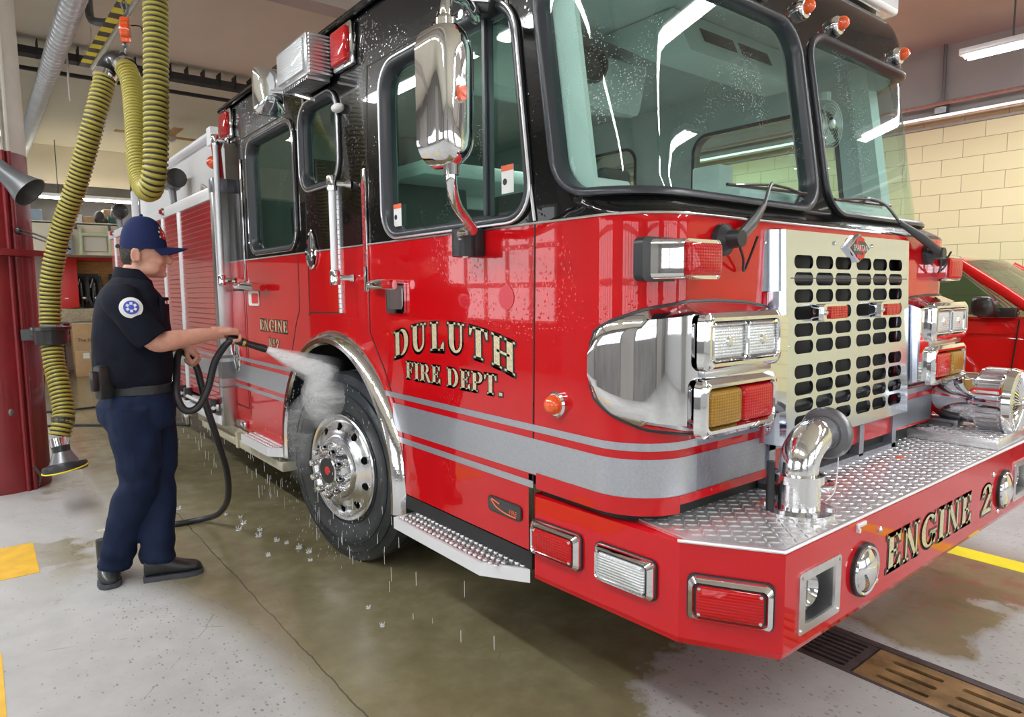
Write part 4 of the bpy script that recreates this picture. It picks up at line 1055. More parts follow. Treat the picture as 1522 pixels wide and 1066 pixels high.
MB().tube(spline([(.66, -.22, BZ1 + .02), (.76, -.20, BZ1 + .03), (.84, -.17, BZ1 + .10), (.81, -.18, BZ1 + .20), (.74, -.19, BZ1 + .245)], 8), .0022, 5).done('cap_wire', M['alu_white'], o)
MB().tube([(.452, -.14, BZ1 + .01), (.452, -.14, BZ1 + .175)], .013, 12).done('guide_post', M['rubber'], TRUCK)
# ---------------------------------------------------------------- siren on its plinth
mb = MB().bx(1.965, 2.45, -.338, .13, BZ1 + .006, BZ1 + .055, .006); mb.done('siren_plinth', M['plate'], TRUCK); tread_bars('plinth_tread', 0, [(1.975, -.33), (2.44, -.33), (2.44, .12), (1.975, .12)], BZ1 + .055, TRUCK)
sc = V(2.24, -.145, .965)
o = MB().lathe([(.0001, .235), (.04, .222), (.082, .18), (.112, .12), (.124, .05), (.124, -.06)], sc, (0, 1, 0), 40).done('siren', M['chrome'], TRUCK)
mb = MB().lathe([(.125, .02), (.150, .015), (.152, -.09), (.158, -.10), (.150, -.13), (.13, -.135)], sc + V(0, -.06, 0), (0, 1, 0), 48); ring = mb.done('siren_ring', M['chrome'], o)
mb = MB()
for k in range(36):
    a = 2 * PI * k / 36; mb.box(sc + V(.152 * math.cos(a), -.10, .152 * math.sin(a)), (.006, .085, .012), Matrix.Rotation(-a, 3, 'Y'))
mb.done('ring_slot', M['brushed'], ring)
mb = MB()
for k in range(48):
    a = 2 * PI * k / 48; mb.tube([sc + V(.03 * math.cos(a), -.205, .03 * math.sin(a)), sc + V(.10 * math.cos(a), -.20, .10 * math.sin(a)), sc + V(.140 * math.cos(a), -.19, .140 * math.sin(a))], .0035, 4)
mb.lathe([(.034, 0), (.03, .012), (.0001, .016)], sc + V(0, -.20, 0), (0, -1, 0), 20); mb.done('siren_grille', M['chrome'], ring)
MB().bx(2.15, 2.23, -.12, .02, BZ1 + .05, .86, .01).bx(2.12, 2.26, -.10, .0, BZ1 + .05, BZ1 + .07).done('siren_foot', M['castgrey'], o)
MB().lathe([(.05, 0), (.045, .014), (.0001, .02)], (2.05, .02, BZ1 + .055), (0, 0, 1), 20).done('foot_switch', M['rubber'], TRUCK)
# ---------------------------------------------------------------- cab interior
LN, LD = M['liner'], M['liner_dark']
mb = MB().bx(.08, W - .08, .16, .62, 1.33, 1.80, .04); mb.bx(.80, 2.2, .22, .70, 1.7, 1.90, .05); mb.bx(.75, 1.75, .5, 1.9, 1.0, 1.45, .06); mb.done('dashboard', LN, TRUCK)
MB().bx(1.2, 1.6, .40, .62, 1.88, 1.95, .03).bx(.95, 1.05, .42, .56, 1.85, 2.02, .01).done('dash_console', LN, TRUCK)
oc = MB().prism([(.98, .60, 2.53), (.98, .70, 2.735), (.98, 1.15, 2.735), (.98, .80, 2.53)], (.92, 0, 0)).done('overhead_console', M['liner_light'], TRUCK)
for x in (1.13, 1.43): MB().box((x + .13, .655, 2.64), (.26, .012, .075), RX3(-.45), .008).done('air_vent', LD, oc)
mb = MB(); mb.box((.85, 1.5, 2.62), (1.0, .7, .26), RX3(.25), .04); mb.bx(.18, .95, 1.5, 2.0, 2.05, 2.12, .01); mb.done('ceiling_unit', LN, TRUCK)
MB().lathe([(.085, 0), (.085, .06), (.07, .07), (.06, .02), (.0001, .02)], (.90, 1.15, 2.59), (-.2, -1, -.25), 24).done('ceiling_speaker', LD, TRUCK)
MB().bx(.85, 1.10, 1.35, 1.55, 2.44, 2.48, .01).done('dome_light', LD, TRUCK)
for x in (.42, 1.92):
    o = MB().bx(x - .25, x + .25, 1.25, 1.80, 1.30, 1.48, .06, 3).done('cab_seat', M['seatgrey'], TRUCK)
    MB().box((x, 1.86, 1.80), (.48, .14, .70), RX3(-.12), .05, 3).done('seat_back', M['seatgrey'], o); MB().box((x, 1.92, 2.22), (.28, .10, .18), RX3(-.1), .04, 3).done('headrest', M['seatgrey'], o)
MB().bx(.09, W - .09, 2.70, 2.76, 1.34, 2.30, .01).done('added_dark_panel', M['liner_dark'], TRUCK)  # dark panel added so the rear of the cab reads darker through the windscreen
for x in (.6, 1.75): MB().box((x, 3.6, 1.75), (.5, .14, .8), RX3(-.1), .05, 3).done('rear_seat_back', M['seatgrey'], TRUCK)
MB().tube([(1.95 + .2 * math.cos(2 * PI * k / 32), .78 + .08 * math.sin(2 * PI * k / 32), 1.83 + .19 * math.sin(2 * PI * k / 32)) for k in range(32)], .016, 8, closed=True).tube([(1.95, .78, 1.83), (1.95, .55, 1.65)], .03, 8).tube([(1.76, .78, 1.83), (2.14, .78, 1.83)], .012, 6).done('steering_wheel', LD, TRUCK)
fc = V(1.92, .46, 2.32)
o = MB().tube([fc + V(0, .02, .16), fc + V(0, .02, .12)], .03, 8).done('cab_fan', LN, TRUCK)
mb = MB()
for r in (.115, .10, .085, .07, .055, .04): mb.tube([fc + V(r * math.cos(2 * PI * k / 28), -.02 - .0, r * math.sin(2 * PI * k / 28)) for k in range(28)], .0022, 4, closed=True)
mb.lathe([(.022, 0), (.022, .012), (.0001, .015)], fc + V(0, -.018, 0), FN, 14); mb.done('fan_guard', M['alu'], o)
mb = MB()
for k in range(4):
    a = k * PI / 2 + .4; mb.poly([fc + V(.02 * math.cos(a), 0, .02 * math.sin(a)), fc + V(.10 * math.cos(a - .3), .012, .10 * math.sin(a - .3)), fc + V(.105 * math.cos(a + .4), -.01, .105 * math.sin(a + .4))])
mb.done('fan_blade', LN, o)
MB().bx(.10, .95, 2.02, 2.06, 1.98, 2.10, .01).bx(.30, .62, 1.99, 2.03, 2.0, 2.08).done('map_box', LN, TRUCK)
MB().tube([(.30, .62, 1.98), (.40, .66, 1.80)], .012, 8).done('inner_handle', M['alu_white'], TRUCK)
o = MB().box((.52, .62, 1.86), (.22, .03, .17), RX3(-.2), .02).done('tablet_holder', M['sticker'], TRUCK)
MB().bx(1.0, 1.22, .62, .72, 1.82, 1.93, .02).done('radio_head', LD, TRUCK)
ld = bpy.data.lights.new('cab_fill_lamp', 'AREA'); ld.shape = 'RECTANGLE'; ld.size, ld.size_y, ld.energy, ld.color = .22, .18, 9.0, (.95, 1, .98)  # fill lamp added to brighten the cab; the dome fitting itself is unlit
dl = bpy.data.objects.new('cab_fill_light', ld); COL.objects.link(dl); dl.parent = TRUCK; dl.location = V(.975, 1.45, 2.425) - ORG[TRUCK.name]
# ---------------------------------------------------------------- equipment body behind the cab
XB = -.10; WB = W + .10; YB0, YB1 = 4.05, 8.75
BODY = MB().bx(XB + .012, WB, YB0, YB1, .66, 2.26).done('equipment_body', M['shutter'], TRUCK, smooth=None)
o = MB().bx(XB - .004, XB + .12, YB0 - .07, YB0 + .015, .50, 2.235, .004).done('corner_post', M['brushed'], BODY)
MB().bx(XB - .004, XB + .12, YB0 - .075, YB0 + .02, 2.235, 2.335, .004).done('post_cap', M['tread_side'], o)
for z0, z1 in ((1.012, 1.034), (.860, .985), (.79, .80)): MB().bx(XB - .005, XB + .121, YB0 - .0765, YB0 + .016, z0, z1).done('post_stripe', M['castgrey'], o)
MB().bx(XB - .012, XB + .16, YB0 + .02, YB1, 2.185, 2.275, .008).done('top_rail', M['white'], BODY)
MB().bx(XB - .012, XB + .16, YB0 - .0, YB1, .495, .565, .008).done('bottom_rail', M['alu_white'], BODY)
M['slatshine'] = mat('slat_highlight_paint', (.62, .30, .30), .35, .5)  # highlight along the slats, put into the colour as pale lines
pts = [(4.08, 5.00), (5.10, 5.62), (5.72, 6.60), (6.70, 8.30)]
for i, (a, b) in enumerate(pts):
    mb = MB(); n = 38; zA, zB = .66, 2.18; secs = []
    for k in range(n):
        z0 = lerp(zA, zB, k / n); h = (zB - zA) / n
        for t, d in ((.04, .002), (.12, .0), (.88, .0), (.96, .002)): secs.append((z0 + h * t, XB + d))
    mb.rings([[V(x, y, z) for z, x in secs] for y in (a, b)], cap=False, loop=False)
    sh = mb.done('roller_shutter', M['shutter'], BODY, smooth=20)
    mb = MB()
    for k in range(1, n): mb.bx(XB + .002, XB + .0045, a, b, lerp(zA, zB, k / n) - .0009, lerp(zA, zB, k / n) + .0009)
    mb.done('slat_highlight', M['slatshine'], sh, smooth=None)
    o = MB().bx(XB - .03, XB, a, b, .60, .655, .006).done('bottom_bar', M['chrome'], sh); MB().tube([(XB - .045, a + .02, .625), (XB - .045, b - .02, .625)], .014, 10).done('lift_bar', M['alu_white'], o)
    for y in (a + .06, b - .06): MB().bx(XB - .06, XB, y - .03, y + .03, .585, .69, .006).done('bar_latch', M['ink'], o)
    for z0, z1, m in ((.860, .985, M['silver']), (1.012, 1.034, M['silver']), (.79, .815, M['silver'])):
        MB().bx(XB - .0025, XB - .001, a, b, z0, z1).done('shutter_stripe', m, sh, smooth=None)
for y in (5.05, 5.67, 6.65, 8.36): MB().bx(XB - .008, XB + .02, y - .045, y + .045, .56, 2.19, .004).done('door_pillar', M['alu_white'], BODY)
for y in (5.55, 8.35):
    o = MB().lathe([(.035, 0), (.035, .02), (.02, .025)], (XB - .012, y, 2.235), (-1, 0, 0), 16).done('rail_marker', M['chrome'], BODY); MB().ball((XB - .04, y, 2.235), (.016, .022, .022), 10, 8).done('marker_lens', M['lens_red'], o)
# white hose bed walls with tube rail
mb = MB().bx(.12, .18, 4.10, 7.95, 2.26, 2.76).bx(.12, 2.2, 4.08, 4.14, 2.26, 2.84).bx(.12, .20, 7.9, 7.98, 2.26, 2.80).bx(2.16, 2.22, 4.10, 7.95, 2.26, 2.76); mb.done('hose_bed_wall', M['white'], BODY, smooth=None)
MB().tube([(.10, 4.70, 2.79), (.10, 7.97, 2.79)], .035, 12).bx(.07, .13, 4.60, 4.72, 2.70, 2.84).done('bed_rail', M['alu_white'], BODY)
MB().bx(.05, .11, 7.95, 8.05, 2.26, 2.80).bx(.05, .11, 7.6, 8.05, 2.72, 2.80).done('bed_post', M['alu_white'], BODY)
MB().bx(.08, .12, 4.06, 4.30, 2.62, 2.72).done('vent_slot', M['ink'], BODY)
MB().tube([(.02, 4.22, 2.30), (-.02, 4.14, 2.62)], .035, 12).done('red_pole', M['shutter'], BODY)
o = MB().tube(spline([(.03, 4.35, 2.36), (.02, 4.30, 2.44), (.03, 4.26, 2.56), (.05, 4.22, 2.66)], 6), .012, 8).done('strap', M['ink'], BODY); MB().ball((.0, 4.30, 2.50), (.05, .055, .05), 14, 10).done('orange_ball', M['lens_orange'], o)
def floodlight(y, z):
    o = MB().box((-.02, y, z), (.14, .20, .17), RY3(.15), .03).done('floodlight', M['castgrey'], BODY)
    MB().lathe([(.075, 0), (.088, .05), (.088, .09), (.06, .10)], (-.02, y - .09, z), (.05, -1, 0), 16).done('lamp_housing', M['ink'], o)
    MB().tube([(-.02, y, z - .07), (-.01, y, z - .18), (-.01, y, 2.27)], [.035, .028, .03], 8).done('lamp_yoke', M['castgrey'], o)
floodlight(5.60, 2.53); floodlight(8.55, 2.52)
MB().tube([(-.03, 4.55, 2.30), (-.05, 4.45, 2.34), (-.03, 4.40, 2.31)], .015, 6).bx(-.04, .04, 4.9, 5.15, 2.27, 2.31).done('rail_bracket', M['chassis_cream'], BODY)
MB().lathe([(.02, 0), (.03, .06), (.035, .10), (.02, .14)], (-.05, 5.35, .30), (0, 0, 1), 12).tube([(-.05, 5.35, .42), (.10, 5.35, .50)], .02, 8).done('drain_valve', M['chrome'], TRUCK)
MB().bx(.10, W - .10, 4.2, 6.6, .42, .66).done('tank_skirt', M['dark'], TRUCK)
# ---------------------------------------------------------------- the person
PO, PU, PW = V(-.93, 2.6, 0), V(.987, -.16, 0), V(.16, .987, 0)
def pp(u, w, z): return PO + PU * u + PW * w + V(0, 0, z)
PERSON = thing('person', (-.93, 2.6, 0), 'person in navy uniform and cap, standing and spraying the front wheel with a hose', 'person')
def remeshed(mb, name, m, parent, vox=.008, smooth_it=4, disp=None):
    """join the overlapping shapes of a builder into one continuous skin"""
    bmesh.ops.recalc_face_normals(mb.bm, faces=mb.bm.faces[:])
    me = bpy.data.meshes.new('tmp'); mb.bm.to_mesh(me); mb.bm.free()
    ob = bpy.data.objects.new('tmp', me); COL.objects.link(ob)
    r = ob.modifiers.new('r', 'REMESH'); r.mode = 'VOXEL'; r.voxel_size = vox; r.adaptivity = 0
    s = ob.modifiers.new('s', 'SMOOTH'); s.factor = .5; s.iterations = smooth_it
    dg = bpy.context.evaluated_depsgraph_get(); e = bpy.data.meshes.new_from_object(ob.evaluated_get(dg))
    bpy.data.objects.remove(ob); bpy.data.meshes.remove(me)
    out = MB(); out.bm.from_mesh(e); bpy.data.meshes.remove(e)
    if disp:
        out.bm.normal_update()
        mv = [(v, v.normal * disp(v.co)) for v in out.bm.verts]
        for v, d in mv: v.co += d
    for f in out.bm.faces: f.material_index = 0
    return out.done(name, m, parent, smooth=180)
def ell(mb, c, au, aw, az, tilt=0.0, seg=24, rings=16):
    """ellipsoid in the person's own frame, tilted forward"""
    Rm = Matrix((PU, PW, V(0, 0, 1))).transposed() @ Matrix.Rotation(tilt, 3, 'Y')
    mb.ball(pp(*c), (au, aw, az), seg, rings, Rm)
def stack(mb, secs, n=32, p=2.4):
    R = []
    for z, uc, wc, au, aw in secs:
        ring = []
        for k in range(n):
            a = 2 * PI * k / n; c, s = math.cos(a), math.sin(a)
            ring.append(pp(uc + au * math.copysign(abs(c) ** (2 / p), c), wc + aw * math.copysign(abs(s) ** (2 / p), s), z))
        R.append(ring)
    mb.rings(R)
def limb(mb, pts, n=16, sub=6):
    P = spline([pp(*p[:3]) for p in pts], sub); rs = []
    for i in range(len(pts) - 1):
        for k in range(sub): rs.append(lerp(pts[i][3], pts[i + 1][3], sstep(0, 1, k / sub)))
    rs.append(pts[-1][3]); mb.tube(P, rs, n)
def skin_mat():
    m, nt, b, out = new_mat('skin')
    f = noise(nt, coords(nt), 18, 4)
    nt.links.new(ramp(nt, f, [(.3, (.58, .28, .20)), (.7, (.70, .38, .28))]), b.inputs['Base Color'])
    b.inputs['Roughness'].default_value = .5; b.inputs['Subsurface Weight'].default_value = .12; b.inputs['Subsurface Radius'].default_value = (.02, .008, .004); return m
M['skin'] = skin_mat()
M['navy'] = mat('navy_shirt_cloth', (.004, .006, .014), .85, var=.25, vscale=12, bmp=.1, bscale=220, spec=.25)
M['trouser'] = mat('navy_trouser_cloth', (.007, .015, .045), .8, var=.3, vscale=9, bmp=.1, bscale=200, spec=.25)
M['capblue'] = mat('navy_cap_cloth', (.010, .018, .075), .8, bmp=.1, bscale=260, spec=.25)
M['hair'] = mat('short_dark_grey_hair', (.035, .028, .024), .75, var=.7, vscale=90, bmp=.4, bscale=160)
M['leather'] = mat('black_leather', (.014, .017, .017), .4, bmp=.15, bscale=90, coat=.2)
M['sole'] = mat('grey_rubber_sole', (.055, .06, .075), .6, bmp=.2, bscale=60)
# ---- body: head, neck, trunk, arms, hands, legs as one skin
mb = MB()
ell(mb, (.112, 0, 1.735), .100, .080, .115, .10)
ell(mb, (.135, 0, 1.675), .072, .066, .085, .18); ell(mb, (.150, 0, 1.622), .048, .050, .042, .0); ell(mb, (.172, 0, 1.600), .022, .028, .020)
ell(mb, (.100, 0, 1.64), .055, .058, .05)
for s in (-1, 1):
    ell(mb, (.165, .034 * s, 1.662), .030, .026, .028); ell(mb, (.185, .030 * s, 1.712), .022, .028, .012)
    ell(mb, (.125, .052 * s, 1.622), .05, .016, .03)
limb(mb, [(.186, 0, 1.712, .012), (.204, 0, 1.690, .015), (.224, 0, 1.669, .017), (.212, 0, 1.652, .014)], 10, 4)
for s in (-1, 1): ell(mb, (.196, .013 * s, 1.658), .015, .010, .009)
ell(mb, (.190, 0, 1.637), .018, .026, .009); ell(mb, (.188, 0, 1.622), .017, .023, .009); ell(mb, (.186, 0, 1.596), .020, .022, .018)
limb(mb, [(.035, 0, 1.50, .075), (.05, 0, 1.57, .064), (.085, 0, 1.65, .06)], 20)
for s in (-1, 1):       # ears
    c = pp(.070, .080 * s, 1.688)
    for k in range(10):
        a = math.radians(-60 + 280 * k / 9); ell(mb, (.068 - .018 * math.cos(a) * .9, .082 * s, 1.688 + .032 * math.sin(a)), .009, .008, .010, 0, 8, 6)
    ell(mb, (.070, .078 * s, 1.688), .016, .007, .026)
stack(mb, [(1.52, .03, 0, .09, .15), (1.42, .03, 0, .125, .17), (1.2, .03, 0, .14, .16), (1.02, .05, 0, .12, .15), (.9, .04, 0, .13, .15), (.84, .05, 0, .10, .13)])
for hip, knee, ank in (((.02, -.08, .88), (.02, -.05, .54), (-.10, .09, .09)), ((.08, .08, .88), (.115, .06, .54), (.085, .0, .09))):
    limb(mb, [(*hip, .085), (*knee, .058), (*ank, .042)])
RW, LW_ = (.405, -.165, 1.292), (.262, .105, 1.222)
limb(mb, [(-.01, -.18, 1.47, .062), (.06, -.235, 1.36, .054), (.125, -.245, 1.268, .047), (.20, -.225, 1.270, .049), (.30, -.195, 1.282, .041), RW + (.029,), (.44, -.155, 1.292, .031)], 18)
limb(mb, [(.0, .18, 1.46, .06), (.05, .23, 1.33, .05), (.09, .21, 1.215, .045), (.17, .16, 1.215, .042), LW_ + (.029,), (.29, .095, 1.215, .03)], 18)
body = remeshed(mb, 'body', M['skin'], PERSON, .0055, 5)
# ---- hands: palm, four bent fingers and a thumb closed on the nozzle / hose
def hand(name, wrist, fwd, side, up, grip_r, parent):
    """palm lies from the wrist along fwd; fingers curl round an axis parallel to 'side' direction"""
    f, s, u = V(fwd).normalized(), V(side).normalized(), V(up).normalized(); w = V(wrist); mb = MB()
    mb.tube([w - f * .035, w, w + f * .02], [.029, .030, .033], 14, flat=(u, .95))
    for k in range(5): mb.tube([w + s * lerp(-.012, .012, k / 4), w + f * .05 + s * lerp(-.030, .030, k / 4) + u * .004, w + f * .088 + s * lerp(-.034, .034, k / 4)], [.0215, .021, .0165], 10)
    for k, (L, off) in enumerate(((.068, .034), (.076, .0115), (.071, -.0115), (.058, -.034))):
        b = w + f * (.086 - .006 * abs(k - 1.2)) + s * off; r = .0112 - .0005 * k
        p1 = b + f * L * .34 - u * .006; p2 = p1 - f * L * .02 - u * L * .60; p3 = p2 - f * L * .48 - u * L * .06
        mb.tube(spline([b - f * .02, b, p1, p2, p3], 4), r, 10); mb.ball(p3, r * .95, 10, 8); mb.ball(b + u * .004, r * 1.08, 10, 8); mb.ball(p1, r * 1.05, 10, 8)
    t0 = w + f * .03 + s * .026 - u * .006; t1 = t0 + f * .03 + s * .018 - u * .022; t2 = t1 + f * .030 - s * .004 - u * .012; t3 = t2 + f * .020 - s * .014 - u * .002
    mb.tube(spline([t0 - f * .01, t0, t1, t2, t3], 4), [.0145] * 5 + [.0125] * 4 + [.0115] * 4 + [.0105] * 4, 10); mb.ball(t3, .0102, 10, 8)
    return remeshed(mb, name, M['skin'], parent, .003, 3)
ND = (V(.05, 2.32, 1.08) - pp(.55, -.12, 1.265)).normalized()
fw = (pp(.52, -.13, 1.286) - pp(*RW)).normalized()
hand('right_hand', pp(.420, -.158, 1.300), fw, V(0, 0, 1).cross(fw) * 1.0, V(0, 0, 1), .02, body)
fl = (pp(.30, .09, 1.185) - pp(*LW_)).normalized(); sl = PW * -1
hand('left_hand', pp(.268, .10, 1.222), fl, sl - fl * sl.dot(fl), fl.cross(sl) * -1 if fl.cross(sl).z < 0 else fl.cross(sl), .018, body)
# eyes, brows, mouth line
mb = MB()
for s in (-1, 1): ell(mb, (.186, .032 * s, 1.698), .009, .013, .0075, 0, 12, 8)
mb.done('eye', mat('eye_white', (.62, .58, .55), .2), body, smooth=180)
mb = MB()
for s in (-1, 1): ell(mb, (.1935, .032 * s, 1.697), .003, .006, .0055, 0, 10, 6)
mb.done('iris', mat('dark_iris', (.04, .025, .02), .1), body, smooth=180)
mb = MB()
for s in (-1, 1): mb.tube([pp(.204, .012 * s, 1.718), pp(.200, .032 * s, 1.722), pp(.184, .052 * s, 1.716)], [.003, .005, .002], 6)
mb.done('eyebrow', M['hair'], body)
MB().tube([pp(.186, -.024, 1.630), pp(.199, -.010, 1.6315), pp(.2015, 0, 1.632), pp(.199, .010, 1.6315), pp(.186, .024, 1.630)], .0022, 6).done('mouth_line', mat('lip_shadow_skin', (.36, .12, .10), .5), body)
# ---- hair: cropped shell on the back and sides
mb = MB(); R = []
for j in range(11):
    zz = lerp(1.636, 1.735, j / 10); ring = []; a0 = lerp(128, 84, sstep(.25, 1, j / 10))
    for k in range(25):
        a = math.radians(lerp(a0, 360 - a0, k / 24)); ext = .003 + .004 * sstep(0, .4, j / 10)
        sz = math.sqrt(max(.02, 1 - ((zz - 1.735) / .122) ** 2)); back = lerp(.094, .102, j / 10) * sz ** .45 + ext; sd = lerp(.062, .081, sstep(0, .7, j / 10)) + ext
        ring.append(pp(.108 - .012 * (1 - j / 10) + math.cos(a) * back, math.sin(a) * sd, zz + .02 * max(0, -math.cos(a)) * 0))
    R.append(ring)
mb.rings(R, cap=False, loop=False); R2 = None
hr = mb.done('hair', M['hair'], PERSON, smooth=180)
# ---- cap
CT = .02; cc = V(.108, 0, 1.752)
def cpt(u, w, z):       # cap frame tipped forward
    c, s = math.cos(CT), math.sin(CT); return pp(cc.x + u * c + z * s * 1.0, w, cc.z - u * s + z * c)
mb = MB(); R = []
for j in range(15):
    t = j / 14; a = t * PI / 2; R.append([cpt(.107 * math.cos(b) * math.cos(a) ** .72 - .004 * t, .094 * math.sin(b) * math.cos(a) ** .72, -.030 + .166 * math.sin(a) ** 1.05) for b in [2 * PI * k / 36 for k in range(36)]])
mb.rings(R, cap=True)
cap = mb.done('baseball_cap', M['capblue'], PERSON, smooth=60)
mb = MB(); R = []
for i in range(9):
    d = i / 8; ring = []
    for k in range(21):
        q = lerp(-1, 1, k / 20); ang = q * 1.15; u0, w0 = .107 * math.cos(ang), .094 * math.sin(ang); ext = .098 * math.sqrt(max(0, 1 - (q * .97) ** 2)) ** .8
        ring.append((u0 + ext * d, w0 * (1 - .10 * d), -.014 - .002 * d - .028 * (q ** 2) * d - .014 * q * q))
    R.append(ring)
mb.rings([[cpt(*p) for p in r] for r in R], cap=False, loop=False); mb.rings([[cpt(p[0], p[1], p[2] - .004) for p in r] for r in R], cap=False, loop=False)
mb.done('cap_brim', M['capblue'], cap, smooth=60)
MB().ball(cpt(-.006, 0, .140), .008, 10, 6).done('cap_button', M['capblue'], cap); MB().bx(0, 0, 0, 0, 0, 0) if False else None
MB().tube([cpt(-.114, -.02, -.018), cpt(-.116, 0, -.02), cpt(-.114, .02, -.018)], .010, 8).done('cap_strap', M['ink'], cap)
def cap_front(a, b, d=.0005):   # emblem on the front panel
    t = math.asin(min(1, max(0, (b + .03) / .168)) ** (1 / 1.05)); k = math.cos(t) ** .72; ang = a / .10
    return cpt((.111 + d) * math.cos(ang) * k, (.094 + d) * math.sin(ang) * k, b)
mb = MB(); mb.poly([cap_front(-.052 + .024 * math.cos(2 * PI * k / 20), .048 + .028 * math.sin(2 * PI * k / 20)) for k in range(20)]); mb.done('cap_emblem', M['badge_red'], cap, smooth=None)
mb = MB()
for k in range(8):
    a = 2 * PI * k / 8; mb.poly([cap_front(x - .052, z, .005) for x, z in ((0, .048), (.016 * math.cos(a - .3), .048 + .018 * math.sin(a - .3)), (.016 * math.cos(a + .3), .048 + .018 * math.sin(a + .3)))]) if k % 2 else None
for k in range(7):
    a = math.radians(200 - 220 * k / 6) ; mb.poly([cap_front(-.052 + .033 * math.cos(a) + dx, .046 + .040 * math.sin(a) + dz, .005) for dx, dz in ((-.004, -.005), (.004, -.005), (.004, .005), (-.004, .005))])
mb.done('cap_stitching', mat('gold_white_thread', (.72, .62, .42), .6), cap, smooth=None)
# ---- shirt
from mathutils import noise as mnoise
def folds(amp, sc, st=(1, 1, .5)):
    return lambda p: amp * mnoise.noise(V(p.x * sc * st[0], p.y * sc * st[1], p.z * sc * st[2])) + amp * .4 * mnoise.noise(V(p.x * sc * 2.3, p.y * sc * 2.3, p.z * sc * 1.4 + 5))
mb = MB()
stack(mb, [(1.585, .042, 0, .066, .075), (1.56, .034, 0, .092, .125), (1.525, .028, 0, .118, .172), (1.48, .028, 0, .146, .197), (1.40, .034, 0, .168, .200), (1.30, .034, 0, .178, .192), (1.20, .032, 0, .181, .188), (1.12, .030, 0, .182, .188), (1.075, .026, 0, .176, .184), (1.045, .046, 0, .148, .172), (1.02, .056, 0, .134, .164)])
limb(mb, [(-.005, -.15, 1.485, .085), (.0, -.195, 1.455, .086), (.045, -.235, 1.38, .078), (.092, -.248, 1.315, .076), (.118, -.250, 1.278, .074)], 20)
limb(mb, [(.01, .15, 1.48, .085), (.01, .195, 1.45, .085), (.045, .23, 1.37, .076), (.075, .225, 1.28, .072)], 20)
shirt = remeshed(mb, 'shirt', M['navy'], PERSON, .009, 3, folds(.009, 9))
mb = MB(); R = []
for r_, z, dz in ((.068, 1.572, 0), (.072, 1.615, 0), (.078, 1.622, 0), (.094, 1.565, 0), (.100, 1.535, 0)):
    R.append([pp(.055 + (r_ + .004) * math.cos(a) * (1.0), (r_) * 1.05 * math.sin(a), z - .055 * sstep(.2, 1, math.cos(a)) + .012 * max(0, -math.cos(a))) for a in [math.radians(lerp(18, 342, k / 30)) for k in range(31)]])
mb.rings(R, cap=False, loop=False).done('collar', M['navy'], shirt, smooth=60)
mb = MB()
for z in (1.50, 1.42, 1.34, 1.26, 1.18, 1.10): mb.lathe([(.007, 0), (.006, .003), (.0001, .003)], pp(.203 - .06 * sstep(1.42, 1.52, z) + .006 * (z < 1.3), -.012, z), PU, 10)
mb.done('shirt_button', M['ink'], shirt)
mb = MB().prism([pp(.175, -.10, 1.42) + PW * a + V(0, 0, b) + PU * (a * .35) for a, b in ((-.05, -.06), (.05, -.06), (.05, .06), (-.05, .06))], PU * .012); mb.done('chest_pocket', M['navy'], shirt)
MB().prism([pp(.192, -.08, 1.455) + PW * a + V(0, 0, b) + PU * (a * .3) for a, b in rrect(.05, .018, .004)], PU * .006).done('name_bar', M['chrome'], shirt)
# sleeve patch: round, white rim, blue field, white star of six bars
pc = pp(.035, -.304, 1.435); pn = (pp(.10, -1.0, 1.62) - pp(0, 0, 1.40)).normalized(); f = place(pc, pn)
shp = shirt
def bulge_disc(r, d, m, name, par):
    mb = MB(); rings = [[f(rr * math.cos(2 * PI * k / 28), rr * math.sin(2 * PI * k / 28), d - rr * rr * 4.5) for k in range(28)] for rr in (r, r * .66, r * .33, .0005)]
    mb.rings(rings, cap=False); return mb.done(name, m, par, smooth=60)
patch = bulge_disc(.050, .008, M['sticker'], 'sleeve_patch', shirt)
bulge_disc(.033, .0095, mat('patch_blue', (.05, .09, .48), .7), 'patch_field', patch)
mb = MB()
for k in range(3):
    a = k * PI / 3 + PI / 2; c, s = math.cos(a), math.sin(a)
    mb.poly([f(x * c - y * s, x * s + y * c, .0115 - (x * x + y * y) * 4.5) for x, y in ((-.024, -.006), (.024, -.006), (.024, .006), (-.024, .006))])
mb.done('patch_star', M['sticker'], patch, smooth=None)
# ---- trousers
mb = MB()
stack(mb, [(1.045, .056, 0, .134, .160), (1.0, .045, 0, .152, .172), (.94, .032, 0, .176, .180), (.87, .035, 0, .172, .175), (.82, .04, 0, .15, .165)])
limb(mb, [(.01, -.085, .93, .120), (.015, -.085, .80, .116), (.022, -.068, .66, .100), (.022, -.05, .555, .092), (-.02, -.01, .43, .090), (-.07, .04, .28, .086), (-.105, .085, .13, .084), (-.112, .095, .075, .082)], 20)
limb(mb, [(.085, .085, .93, .115), (.105, .08, .80, .110), (.118, .068, .66, .094), (.116, .058, .545, .086), (.105, .038, .42, .084), (.092, .018, .27, .083), (.086, .002, .13, .086), (.085, -.002, .085, .084)], 20)
tr = remeshed(mb, 'trousers', M['trouser'], PERSON, .009, 3, lambda p: folds(.012, 8, (1, 1, .8))(p) + .006 * math.sin(p.z * 60 + p.x * 14) * sstep(.30, .08, p.z) + .007 * math.sin(p.z * 42 + p.y * 20) * math.exp(-((p.z - .55) / .08) ** 2))
mb = MB(); R = []
for z, g in ((1.002, .004), (1.002, .010), (1.045, .010), (1.045, .004)):
    R.append([pp(.055 + (.140 + g) * math.copysign(abs(math.cos(a)) ** (2 / 2.4), math.cos(a)), (.166 + g) * math.copysign(abs(math.sin(a)) ** (2 / 2.4), math.sin(a)), z) for a in [2 * PI * k / 40 for k in range(40)]])
belt = mb.rings(R, cap=False, closed=True).done('belt', M['leather'], PERSON, smooth=40)
